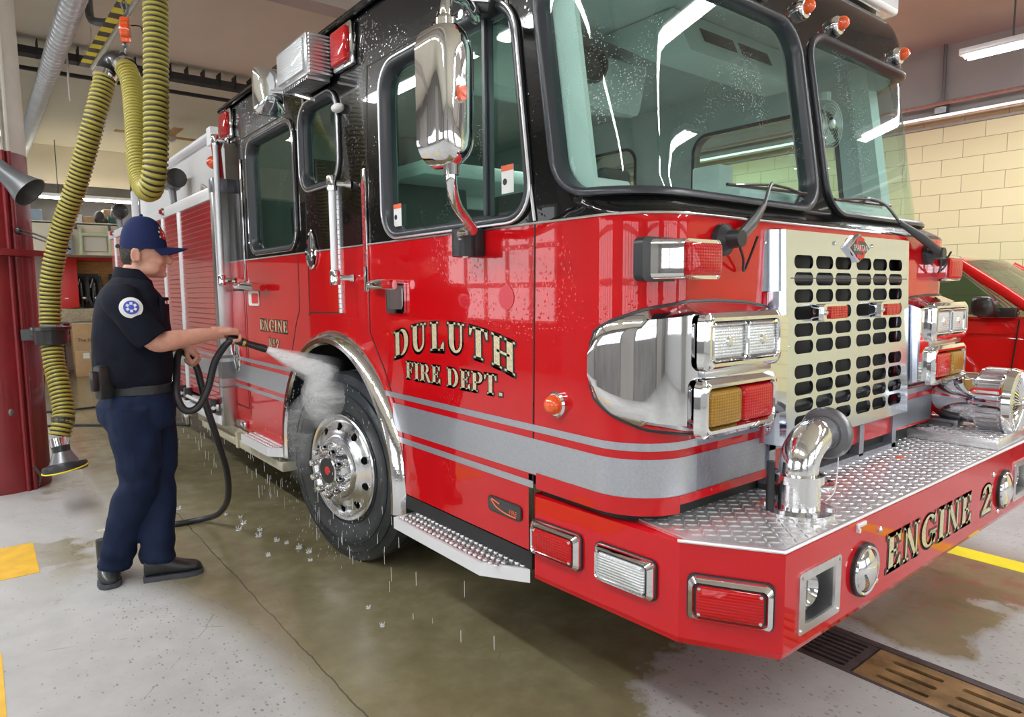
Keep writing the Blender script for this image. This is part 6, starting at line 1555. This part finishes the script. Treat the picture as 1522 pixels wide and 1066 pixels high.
for i, (x, y) in enumerate(fl): fluor(x, y, 4.12, 2.4, 'y', 'twin tube fluorescent light on the ceiling over the engine bay', 110 if x < 0 and y > 3 else 78, G1)
fluor(6.0, -.10, 3.66, 2.7, 'y', 'glowing fluorescent light above the red car', 75)
fluor(6.0, 4.8, 3.66, 2.6, 'y', 'fluorescent light behind the engine cab over the next bay', 75)
tag(MB().tube([(7.33, -5, 3.60), (7.33, 8, 3.60)], .022, 8).bx(7.32, 7.49, 2.4, 2.44, 3.58, 3.62).bx(7.32, 7.49, -1.4, -1.36, 3.58, 3.62).done('pipe', M['alu']), 'thin steel pipe running just above the grey conduit on the soffit', 'pipe')
fluor(.6, 13.75, 3.26, 2.2, 'x', 'glowing fluorescent light above the storage loft at the back wall', 50)
tag(MB().tube([(7.42, -5, 3.47), (7.42, 8, 3.47)], .03, 8).bx(7.38, 7.585, -5, 8, 3.455, 3.485).done('conduit', M['alu']), 'long grey conduit under the soffit of the block wall', 'conduit')
tag(MB().tube([(7.44, 1.9, 3.55), (7.44, 1.9, HC)], .02, 8).box((7.42, 1.9, 3.56), (.1, .12, .12)).done('junction_box', M['castgrey']), 'grey junction box with a riser pipe above the block wall', 'junction box')
# ---------------------------------------------------------------- drain grates
mr = mat('rusty_cast_iron', (.26, .16, .07), .6, .35, var=.45, vscale=9, bmp=.15, bscale=60); mg = mat('dark_cast_iron', (.10, .085, .085), .55, .5, var=.3, vscale=12)
def grate(y0, y1, slots, m, label, rot=False):
    mb = MB(); x0, x1 = TX0 + .012, TX1 - .012
    sl = sorted(slots); zt, zb = -.002, -.03
    # plate split round rounded slots: fine grid with slots removed
    nx_, ny_ = 60, int((y1 - y0) / .0045); xs_ = [lerp(x0, x1, i / nx_) for i in range(nx_ + 1)]; ys_ = [lerp(y0, y1, j / ny_) for j in range(ny_ + 1)]
    sd = lambda x, y: min(rr_sdf(x, y, (a + b_) / 2, (c + d) / 2, (b_ - a) / 2, (d - c) / 2, min(b_ - a, d - c) / 2 * .98) for a, b_, c, d in slots)
    ct = {(i, j): sd((xs_[i] + xs_[i + 1]) / 2, (ys_[j] + ys_[j + 1]) / 2) < 0 for i in range(nx_) for j in range(ny_)}; ps = {}
    for (i, j), c in ct.items():
        if c: continue
        q = []
        for k in ((i, j), (i + 1, j), (i + 1, j + 1), (i, j + 1)):
            if k not in ps: ps[k] = mb.bm.verts.new((xs_[k[0]], ys_[k[1]], zt))
            q.append(ps[k])
        mb.bm.faces.new(q)
    for a, b_, c, d in slots:
        P = rrect(b_ - a, d - c, min(b_ - a, d - c) / 2 * .98, 5); mb.rings([[V((a + b_) / 2 + p, (c + d) / 2 + q, z) for p, q in P] for z in (zt, zb)], cap=False)
    mb.rings([[V(x0, y0, z), V(x1, y0, z), V(x1, y1, z), V(x0, y1, z)] for z in (zt, zb)], cap=False)
    tag(mb.done('drain_grate', m), label, 'drain grate', None)
g1 = [(TX0 + .03 + k * .034, TX0 + .05 + k * .034, -.105, .40) for k in range(7)]
grate(-.135, .44, g1, mg, 'dark floor drain grate with long narrow slots, below the bumper corner')
def rust(y1): return [(TX0 + .05 + k * .075, TX0 + .075 + k * .075, a, b_) for a, b_ in ((y1 - .255, y1 - .07), (y1 - .50, y1 - .315)) for k in range(3)]
grate(-.715, -.145, rust(-.145), mr, 'rusty floor drain grate with short paired slots, next to the dark grate')
grate(-1.295, -.725, rust(-.725), mr, 'rusty floor drain grate at the picture corner, farthest from the bumper')
struct('trim_6', MB().bx(TX0 - .012, TX0 + .008, -2.1, .95, -.05, .001).bx(TX1 - .008, TX1 + .03, -2.1, .95, -.05, .001), mg, None)
# ---------------------------------------------------------------- red car in the next bay
CAR = thing('car', (5.95, 1.2, 0), 'red sport utility car parked beyond the engine, against the block wall', 'car')
cx0, cx1 = 5.0, 6.9; cxm = (cx0 + cx1) / 2
def side(x): return lambda y, z, inn=0: V(x + inn, y, z)
# lower body lofted along y; section is a rounded box with tumblehome
def sec(y, zt, w, zb=.30):
    h = w / 2; R = []
    for sx in (-1, 1):
        pr = [(h - .05, zb), (h - .01, zb + .12), (h + .0, zb + .35), (h - .005, zt - .22), (h - .03, zt - .06), (h - .09, zt)]
        R.append([V(cxm + sx * a, y, z) for a, z in pr])
    return R[0] + R[1][::-1]
mb = MB(); mb.rings([sec(-1.62, .80, 1.55, .35), sec(-1.55, 1.0, 1.72), sec(-1.3, 1.10, 1.84), sec(-.6, 1.19, 1.89), (sec(.15, 1.245, 1.90)), sec(.5, 1.26, 1.90), sec(2.0, 1.27, 1.90), sec(3.3, 1.28, 1.88), sec(3.6, 1.25, 1.82)])
cb = mb.done('car_body', M['suvred'], CAR, smooth=40)
# greenhouse: pillars and roof as a shell of quads
def gh(y, z, inn): return [V(cx0 + inn, y, z), V(cx1 - inn, y, z)]
rl = [(.95, 1.72, .22), (1.25, 1.775, .24), (2.2, 1.80, .25), (3.2, 1.77, .26), (3.45, 1.72, .27)]
mb = MB(); mb.rings([[V(cx0 + i, y, z - .03), V(cx0 + i + .05, y, z), V(cxm, y, z + .035), V(cx1 - i - .05, y, z), V(cx1 - i, y, z - .03)] for y, z, i in rl], cap=False, loop=False)
mb.rings([[V(cx0 + i, y, z - .03), V(cx0 + i + .02, y, z - .06), V(cx1 - i - .02, y, z - .06), V(cx1 - i, y, z - .03)] for y, z, i in rl], cap=False, loop=False)
mb.done('car_roof', M['suvred'], CAR, smooth=50)
for sx in (0, 1):
    X = lambda i: (cx0 + i) if not sx else (cx1 - i)
    for P, r in (([V(X(.06), .22, 1.22), V(X(.14), .55, 1.46), V(X(.235), .92, 1.705)], .045), ([V(X(.06), 1.95, 1.25), V(X(.24), 1.85, 1.74)], .05), ([V(X(.06), 3.25, 1.25), V(X(.26), 3.35, 1.72)], .08), ([V(X(.235), .95, 1.70), V(X(.25), 2.2, 1.765), V(X(.26), 3.4, 1.71)], .04)):
        MB().tube(P, r, 8).done('car_pillar', M['suvred'], CAR, smooth=60)
cg = glass_mat('car_glass', (.28, .38, .30), .9)
mb = MB().poly([V(cx0 + .10, -.02, 1.235), V(cx1 - .10, -.02, 1.235), V(cx1 - .26, .98, 1.72), V(cx0 + .26, .98, 1.72)]); mb = MB(); mb.rings([[V(lerp(cx0 + .10, cx1 - .10, k / 12), .22 - .16 * math.sin(PI * k / 12), 1.235 + .0 * math.sin(PI * k / 12)) for k in range(13)], [V(lerp(cx0 + .25, cx1 - .25, k / 12), .92 - .08 * math.sin(PI * k / 12), 1.72 + .03 * math.sin(PI * k / 12)) for k in range(13)]], cap=False, loop=False)
mb.done('car_windshield', cg, CAR, smooth=60)
for sx in (0, 1):
    X = lambda i: (cx0 + i) if not sx else (cx1 - i); mb = MB(); mb.poly([V(X(.055), .45, 1.265), V(X(.055), 1.93, 1.265), V(X(.235), 1.85, 1.725), V(X(.225), .97, 1.68)]); mb.done('side_glass', cg, CAR, smooth=None)
    mb = MB(); mb.poly([V(X(.055), 1.99, 1.265), V(X(.055), 3.2, 1.265), V(X(.25), 3.3, 1.70), V(X(.235), 1.9, 1.735)]); mb.done('side_glass', cg, CAR, smooth=None)
    MB().tube([V(X(.035), 3.2, 1.262), V(X(.035), .46, 1.258), V(X(.05), .42, 1.28), V(X(.20), .95, 1.69)], .014, 8).done('window_bead', M['chrome'], CAR)
mb = MB().bx(cx0 + .3, cx1 - .3, .3, 3.3, .9, 1.22); mb.done('car_interior', M['liner_dark'], CAR)
m0 = MB().box((cx0 - .16, .60, 1.345), (.26, .15, .16), RZ3(.15), .045, 3).done('door_mirror', M['ink'], CAR)
MB().tube([(cx0 + .05, .55, 1.28), (cx0 - .08, .60, 1.32)], .04, 8).bx(cx0 + .0, cx0 + .06, .42, .70, 1.25, 1.33, .01).done('mirror_foot', M['ink'], m0)
MB().box((cx0 - .16, .52, 1.37), (.18, .03, .03), RZ3(.15), .01).done('mirror_trim', M['castgrey'], m0)
MB().prism([(cxm + .02, 1.45, 1.815), (cxm + .02, 1.85, 1.82), (cxm + .02, 1.82, 1.93), (cxm + .02, 1.72, 1.925)], (.05, 0, 0)).done('roof_antenna', M['ink'], CAR)
mb = MB()
for pts in ([(.40, 1.24), (.42, .95), (.47, .45)], [(1.96, 1.25), (1.96, .45)]):
    mb.tube([V(cx0 - .001 + (.012 if z > 1.2 else 0), y, z) for y, z in pts], .006, 6)
mb.done('door_gap', M['seam'], CAR)
MB().tube([(cx0 + .006, .45, 1.12), (cx0 + .004, 3.3, 1.13)], .006, 6).done('body_crease', M['suvred'], CAR)
MB().tube([(cx0 - .02, 1.58, 1.07), (cx0 - .045, 1.70, 1.075), (cx0 - .045, 1.82, 1.075), (cx0 - .02, 1.92, 1.08)], .016, 8).done('door_handle', M['suvred'], CAR)
for y in (-.85, 2.75):
    for x, s in ((cx0 + .02, 1), (cx1 - .02, -1)):
        t = MB().lathe([(.20, .0), (.30, -.01), (.37, .02), (.385, .06), (.385, .18), (.36, .22), (.2, .22)], (x, y, .385), (s, 0, 0), 36, cap=False).done('car_tyre', M['rubber'], CAR)
        MB().lathe([(.0001, .02), (.06, .0), (.08, .03), (.19, .05), (.215, .01), (.215, .2)], (x, y, .385), (s, 0, 0), 30).done('wheel_disc', M['alu'], t)
for x in (cx0 + .25, cx1 - .25): MB().box((x, -1.52, .92), (.34, .12, .16), None, .03).done('car_headlight', M['lens_clear'], CAR)
MB().bx(cxm - .55, cxm + .55, -1.68, -1.6, .62, .95, .02).done('car_grille', M['dark'], CAR)
# ---------------------------------------------------------------- storage along the back wall
def box_thing(name, r, m, label, cat, bev=.01, group=None): return tag(MB().bx(*r, bev).done(name, m), label, cat, group)
struct('trim_7', MB().bx(-1.6, 3.2, 13.1, 14.58, 2.20, 2.76).bx(-1.6, 3.2, 13.1, 14.58, 2.74, 2.78), M['cream'], None)
CB = thing('equipment_cabinet', (.2, 14.1, 0), 'open red cabinet with a plywood back, holding breathing sets against the rear wall', 'cabinet')
MB().bx(-.25, 1.2, 14.50, 14.57, .7, 2.2).done('back_panel', M['wood'], CB)
MB().bx(-.28, -.24, 14.12, 14.57, .3, 2.2).bx(1.2, 1.24, 14.12, 14.57, .3, 2.2).bx(-.28, 1.24, 14.12, 14.57, 2.14, 2.195).bx(-.28, 1.24, 14.12, 14.57, .66, .72).bx(-.28, -.2, 14.12, 14.57, 0, .3).bx(1.16, 1.24, 14.12, 14.57, 0, .3).done('cabinet_frame', M['cabred'], CB)
dr = MB().box((-.10, 14.06, 1.50), (.34, .03, 1.38), RZ3(-.12), .006).done('cabinet_door', M['cabred'], CB); MB().box((-.13, 14.04, 1.42), (.06, .02, .015), RZ3(-.12)).done('door_handle', M['alu'], dr)
for i, x in enumerate((.14, .36, .75)):
    o = thing('breathing_set', (x, 14.37, 1.45), ['breathing set at the door side of the red cabinet', 'middle breathing set hanging in the red cabinet', 'breathing set next to the engine in the red cabinet'][i] , 'breathing apparatus')
    MB().lathe([(.0001, -.28), (.06, -.26), (.07, -.2), (.07, .2), (.05, .27), (.025, .30), (.0001, .34)], (x, 14.40, 1.50), (0, 0, 1), 16).done('cylinder', M['ink'], o)
    MB().tube(spline([(x - .10, 14.32, 1.85), (x - .12, 14.27, 1.6), (x - .08, 14.30, 1.35), (x, 14.30, 1.22)], 5), .028, 8).tube(spline([(x + .10, 14.32, 1.85), (x + .12, 14.27, 1.6), (x + .08, 14.30, 1.35)], 5), .028, 8).bx(x - .10, x + .10, 14.43, 14.50, 1.2, 1.9).done('harness', M['liner_dark'], o)
    MB().tube([(x - .07, 14.27, 1.62), (x - .02, 14.27, 1.80)], .012, 6).ball((x + .03, 14.27, 1.42), (.05, .03, .04), 10, 8).done('gauge', M['alu'], o)
FR = thing('steel_frame', (.25, 13.05, 2.2), 'pale green steel frame standing against the cream loft front', 'frame')
MB().tube([(.05, 13.0, 2.20), (.05, 13.0, 2.66)], .03, 8).tube([(.50, 13.0, 2.20), (.50, 13.0, 2.66)], .03, 8).tube([(.02, 13.0, 2.56), (.53, 13.0, 2.56)], .03, 8).done('frame_bars', M['lime'], FR)
MB().box((.275, 13.06, 2.40), (.36, .02, .26)).done('frame_panel', M['backwall'], FR)
for x in (-.02, .50): MB().lathe([(.05, -.02), (.05, .02)], (x, 12.98, 2.69), (1, 0, 0), 14).done('caster', M['castgrey'], FR)
box_thing('storage_box', (-.05, .12, 13.2, 13.5, 2.78, 2.92), M['sticker'], 'small white topped box on the loft, beside a brown box', 'box')
box_thing('storage_box', (.13, .30, 13.2, 13.5, 2.78, 2.90), M['cardboard'], 'low brown box in the middle of the loft shelf', 'box')
box_thing('storage_box', (.55, .75, 13.2, 13.5, 2.78, 2.94), mat('dark_green_plastic', (.02, .09, .07), .5), 'dark green plastic box on the loft shelf', 'box')
box_thing('storage_box', (.50, .72, 13.55, 13.9, 2.78, 3.08), M['cardboard'], 'taller cardboard box behind the green one on the loft', 'box')
box_thing('storage_box', (-.70, -.48, 13.2, 13.5, 2.78, 2.98), mat('pale_blue_plastic', (.30, .40, .50), .5), 'pale blue box on the loft behind the yellow hose', 'box')
tag(MB().ball((.42, 13.4, 2.90), (.10, .12, .13), 14, 10).ball((.47, 13.33, 2.84), (.07, .08, .07), 12, 8).done('canvas_sack', M['darkback']), 'dark canvas sack slumped on the loft shelf', 'sack')
tag(MB().lathe([(.0001, 0), (.13, .0), (.14, .03), (.14, .32), (.10, .40), (.04, .44), (.04, .48)], (-.22, 13.0, 2.20), (0, 0, 1), 24).done('water_bottle', mat('blue_water_bottle', (.35, .52, .70), .2, coat=.6)), 'large pale blue water bottle beside the yellow hose, above the red cabinet', 'bottle')
def carton(r, label, mark):
    o = thing('cardboard_box', ((r[0] + r[1]) / 2, r[2], r[4]), label, 'box'); MB().bx(*r, .006).done('carton', M['cardboard'], o); return o
c1 = carton((-.155, .22, 13.1, 13.5, .0, .47), 'lower cardboard carton with a white label, stacked on the floor by the wall', 1)
MB().bx(-.03, .07, 13.094, 13.1, .33, .43).done('paper_label', M['sticker'], c1); MB().bx(-.155, .22, 13.096, 13.1, .462, .47).done('packing_tape', M['chassis_cream'], c1)
c2 = carton((-.165, .20, 13.12, 13.5, .47, .98), 'upper cardboard carton printed The UPS, stacked on the floor by the wall', 1)
mb = text_mb('The UPS', .085, lambda u, v, w: (-.10 + u, 13.114, .64 + v)); mb.done('carton_print', M['ink'], c2, smooth=None); mb = text_mb('Store & more', .05, lambda u, v, w: (-.10 + u, 13.114, .56 + v)) if False else None
MB().bx(-.165, .20, 13.117, 13.12, .96, .98).done('packing_tape', M['chassis_cream'], c2)
PL = thing('pallet', (-.6, 13.4, 0), 'wooden pallet on the floor beside the cardboard cartons', 'pallet')
for k in range(3): MB().bx(-.87 + k * .24, -.79 + k * .24, 12.95, 13.9, .0, .10).done('bearer', M['wood'], PL)
for k in range(6): MB().bx(-.90, -.32, 12.95 + k * .16, 13.06 + k * .16, .10, .13).done('deck_board', M['wood'], PL)
RS = thing('wire_rack', (-.6, 13.5, .13), 'low wire rack of equipment standing on the wooden pallet', 'rack')
mb = MB()
for z in (.25, .45, .65): mb.bx(-.84, -.34, 13.2, 13.7, z, z + .02)
for x in (-.84, -.36):
    for y in (13.2, 13.68): mb.bx(x, x + .02, y, y + .02, .13, .9)
mb.done('rack_frame', M['castgrey'], RS)
tag(MB().lathe([(.0001, 0), (.10, .0), (.11, .1), (.10, .28), (.0001, .30)], (-.47, 13.45, .67), (0, 0, 1), 16).done('canister', M['chassis_cream']), 'cream canister standing on the wire rack', 'canister')
tag(MB().box((-.58, 13.45, .555), (.24, .24, .16), None, .02).done('tool_box', M['darkback']), 'dark tool box on the wire rack', 'box')
CT_ = thing('canvas_bin', (-.05, 13.6, .98), 'tan canvas bin of folded sheets above the cardboard cartons', 'bin')
mb = MB(); R = []
for z, g in ((.98, 0), (1.12, .03), (1.24, .05)): R.append([V(-.30 - g + (x + .5) * (.62 + 2 * g), 13.82 + y * (.34 + g) + .02 * math.sin(9 * x), z + .015 * math.sin(14 * x + 9 * y)) for x, y in ((-.5, -.5), (-.25, -.5), (0, -.5), (.25, -.5), (.5, -.5), (.5, .5), (0, .5), (-.5, .5))])
mb.rings(R); mb.done('bin_cloth', mat('tan_canvas', (.45, .38, .26), .85, var=.2, vscale=20), CT_)
MB().bx(-.28, .30, 13.64, 14.0, .96, .99).tube([(-.26, 13.98, 0), (-.26, 13.98, .98)], .02, 6).tube([(.28, 13.98, 0), (.28, 13.98, .98)], .02, 6).tube([(-.26, 13.66, .0), (-.26, 13.66, .98)], .02, 6).tube([(.28, 13.66, .0), (.28, 13.66, .98)], .02, 6).done('bin_stand', M['castgrey'], CT_)
tag(MB().tube(spline([(-1.9, 9.2, .012), (-.9, 9.0, .012), (-.2, 9.0, .012), (.4, 8.7, .012)], 8), .014, 8).done('floor_cable', M['rubber']), 'thin black cable across the floor behind the person, farther one', 'cable')
tag(MB().tube(spline([(-1.9, 8.0, .012), (-1.0, 7.9, .012), (-.3, 7.4, .012), (.3, 6.9, .012)], 8), .016, 8).done('floor_cable', M['rubber']), 'thin black cable across the floor behind the person, nearer one', 'cable')
# ---------------------------------------------------------------- water
def spray_mat(name, dens_, col=(.98, .99, 1.0)):
    m = bpy.data.materials.new(name); m.use_nodes = True; nt = m.node_tree; nt.nodes.clear()
    out = nt.nodes.new('ShaderNodeOutputMaterial'); tr = nt.nodes.new('ShaderNodeBsdfTransparent'); df = nt.nodes.new('ShaderNodeBsdfTranslucent'); d2 = nt.nodes.new('ShaderNodeBsdfDiffuse'); ad = nt.nodes.new('ShaderNodeMixShader')
    df.inputs[0].default_value = (*col, 1); d2.inputs[0].default_value = (*col, 1); nt.links.new(df.outputs[0], ad.inputs[1]); nt.links.new(d2.outputs[0], ad.inputs[2])
    at = nt.nodes.new('ShaderNodeAttribute'); at.attribute_name = 'thick'
    lw = nt.nodes.new('ShaderNodeLayerWeight'); lw.inputs[0].default_value = .5
    f = mth(nt, 'POWER', mth(nt, 'SUBTRACT', 1.0, lw.outputs['Facing']), 1.3)
    n = ramp(nt, noise(nt, coords(nt, (.35, 1, 1.6), rot=(0, .7, .2)), 16, 5, .65), [(.3, (.35, .35, .35)), (.7, (1, 1, 1))])
    a = mth(nt, 'MULTIPLY', mth(nt, 'MULTIPLY', mth(nt, 'MULTIPLY', f, n), at.outputs['Fac']), dens_, clamp=True)
    mx = nt.nodes.new('ShaderNodeMixShader'); nt.links.new(a, mx.inputs[0]); nt.links.new(tr.outputs[0], mx.inputs[1]); nt.links.new(ad.outputs[0], mx.inputs[2]); nt.links.new(mx.outputs[0], out.inputs[0]); return m
def plume(name, path, radii, dens_list, parent, m, n=28):
    P = [V(p) for p in path]; mb = MB(); mb.tube(P, radii, n, cap=False)
    lay = mb.bm.verts.layers.float.new('thick'); mb.bm.verts.ensure_lookup_table()
    for i, v in enumerate(mb.bm.verts): v[lay] = dens_list[min(i // n, len(dens_list) - 1)]
    return mb.done(name, m, parent, smooth=180)
SPR = thing('water_spray', (0, 2.3, 1.0), 'white fan of water shooting from the nozzle onto the front tyre', 'water spray'); tag(SPR, kind='stuff')
tip = NZ + ND * .17; hit = V(.03, 2.24, 1.02); ms = spray_mat('spray_water', 4.5); mm = spray_mat('spray_mist', 1.25)
L = (hit - tip).length; k = 16
plume('spray_core', [tip.lerp(hit, i / k) for i in range(k + 1)], [lerp(.016, .07, (i / k) ** .9) for i in range(k + 1)], [lerp(1.0, .6, i / k) * sstep(1.0, .72, i / k) for i in range(k + 1)], SPR, ms)
plume('spray_mantle', [tip.lerp(hit, i / k) for i in range(k + 1)], [lerp(.017, .125, (i / k) ** 1.0) for i in range(k + 1)], [lerp(.8, .35, i / k) * sstep(1.0, .65, i / k) for i in range(k + 1)], SPR, mm)
# sheets of water and mist rolling down the tyre
plume('tyre_mist', spline([hit + V(-.02, -.05, .02), hit + V(-.04, .05, -.12), (-.06, 2.52, .76), (-.06, 2.58, .56), (-.05, 2.60, .36)], 5), [.05, .09, .12, .13, .13, .13, .12, .12, .11, .11, .10, .10, .10, .09, .09, .08, .08, .07, .06, .05, .03], [.15, .5, .9, .9, .8, .8, .7, .6, .6, .5, .5, .45, .4, .35, .3, .3, .25, .2, .1, .05, 0], SPR, mm)
plume('tyre_mist', spline([hit + V(-.02, .0, .03), (-.05, 2.30, .93), (-.06, 2.24, .82), (-.06, 2.22, .74)], 5), [.04, .07, .09, .10, .10, .10, .09, .09, .08, .08, .07, .06, .05, .05, .04, .02], [.1, .5, .9, .9, .8, .7, .6, .5, .5, .4, .4, .3, .2, .15, .1, 0], SPR, mm)
wd = mat('water_drop', (.9, .93, .95), .05, 0, spec=.8, emit=None); wd.node_tree.nodes['Principled BSDF'].inputs['Alpha'].default_value = .75
mb = MB(); random.seed(11)
for _ in range(420):        # flying drops around the wheel
    a = random.uniform(0, 2 * PI); r = .30 + .30 * random.random() ** .7; y, z = 2.19 + r * math.cos(a), .533 + r * math.sin(a)
    if z < .05: continue
    x = -.03 - random.random() ** 2 * .18; l = random.uniform(.003, .014); mb.tube([(x, y, z), (x, y + l * .15, z - l)], random.uniform(.0006, .0012), 4)
tag(mb.done('water_droplets', wd, smooth=None), 'fine water droplets flying round the wet front wheel', 'water drops', kind='stuff')
mb = MB()
for y0_, y1_, n, x_ in ((3.0, 3.65, 34, -.06), (4.1, 5.6, 30, -.09), (1.45, 1.75, 8, -.02), (1.9, 2.6, 26, -.05), (.55, 1.3, 6, -.09)):
    for _ in range(n):
        y = random.uniform(y0_, y1_); z = random.uniform(.04, .42); l = random.uniform(.02, .09); x = x_ + random.uniform(-.03, .05); mb.tube([(x, y, z), (x, y, z + l)], random.uniform(.0008, .0018), 4)
tag(mb.done('water_drips', wd, smooth=None), 'streaks of water dripping from the sills of the engine', 'water drips', kind='stuff')
def splash(x, y, r, parent_mb):
    parent_mb.lathe([(r * 1.3, .001), (r * 1.1, .004), (r * .9, .001)], (x, y, .0015), (0, 0, 1), 18, cap=False)
    for k in range(9):
        a = 2 * PI * k / 9 + random.random(); h = r * random.uniform(.6, 1.5); p = V(x + r * .6 * math.cos(a), y + r * .6 * math.sin(a), .002)
        parent_mb.tube([p, p + V(math.cos(a) * h * .25, math.sin(a) * h * .25, h * .7), p + V(math.cos(a) * h * .5, math.sin(a) * h * .5, h)], [.0022, .0015, .0010], 5); parent_mb.ball(p + V(math.cos(a) * h * .55, math.sin(a) * h * .55, h * 1.05), .0018, 6, 4)
spl = [(-.28, 3.4), (-.24, 3.15), (-.22, 3.28), (-.3, 3.05), (-.2, 2.95), (-.15, 2.62), (-.12, 2.50), (-.1, 2.40), (-.14, 2.28), (-.18, 2.7), (-.24, 2.85), (-.15, 1.55), (-.18, 1.35), (-.5, 3.75), (-.3, 2.5)]
mb = MB()
for x, y in spl: splash(x, y, random.uniform(.008, .017), mb)
tag(mb.done('water_splashes', wd, smooth=60), 'little crown splashes on the wet floor along the engine', 'water splashes', kind='stuff')
w = bpy.data.worlds.new('world'); SC.world = w; w.use_nodes = True
w.node_tree.nodes['Background'].inputs[0].default_value = (.85, .92, 1, 1); w.node_tree.nodes['Background'].inputs[1].default_value = .6
SC.view_settings.view_transform = 'Standard'; SC.view_settings.look = 'None'; SC.view_settings.gamma = 1.0; SC.view_settings.exposure = -0.43; SC.view_settings.use_curve_mapping = False
SC.cycles.max_bounces = 10; SC.cycles.transparent_max_bounces = 24; SC.cycles.sample_clamp_indirect = 6.0; SC.cycles.use_denoising = True
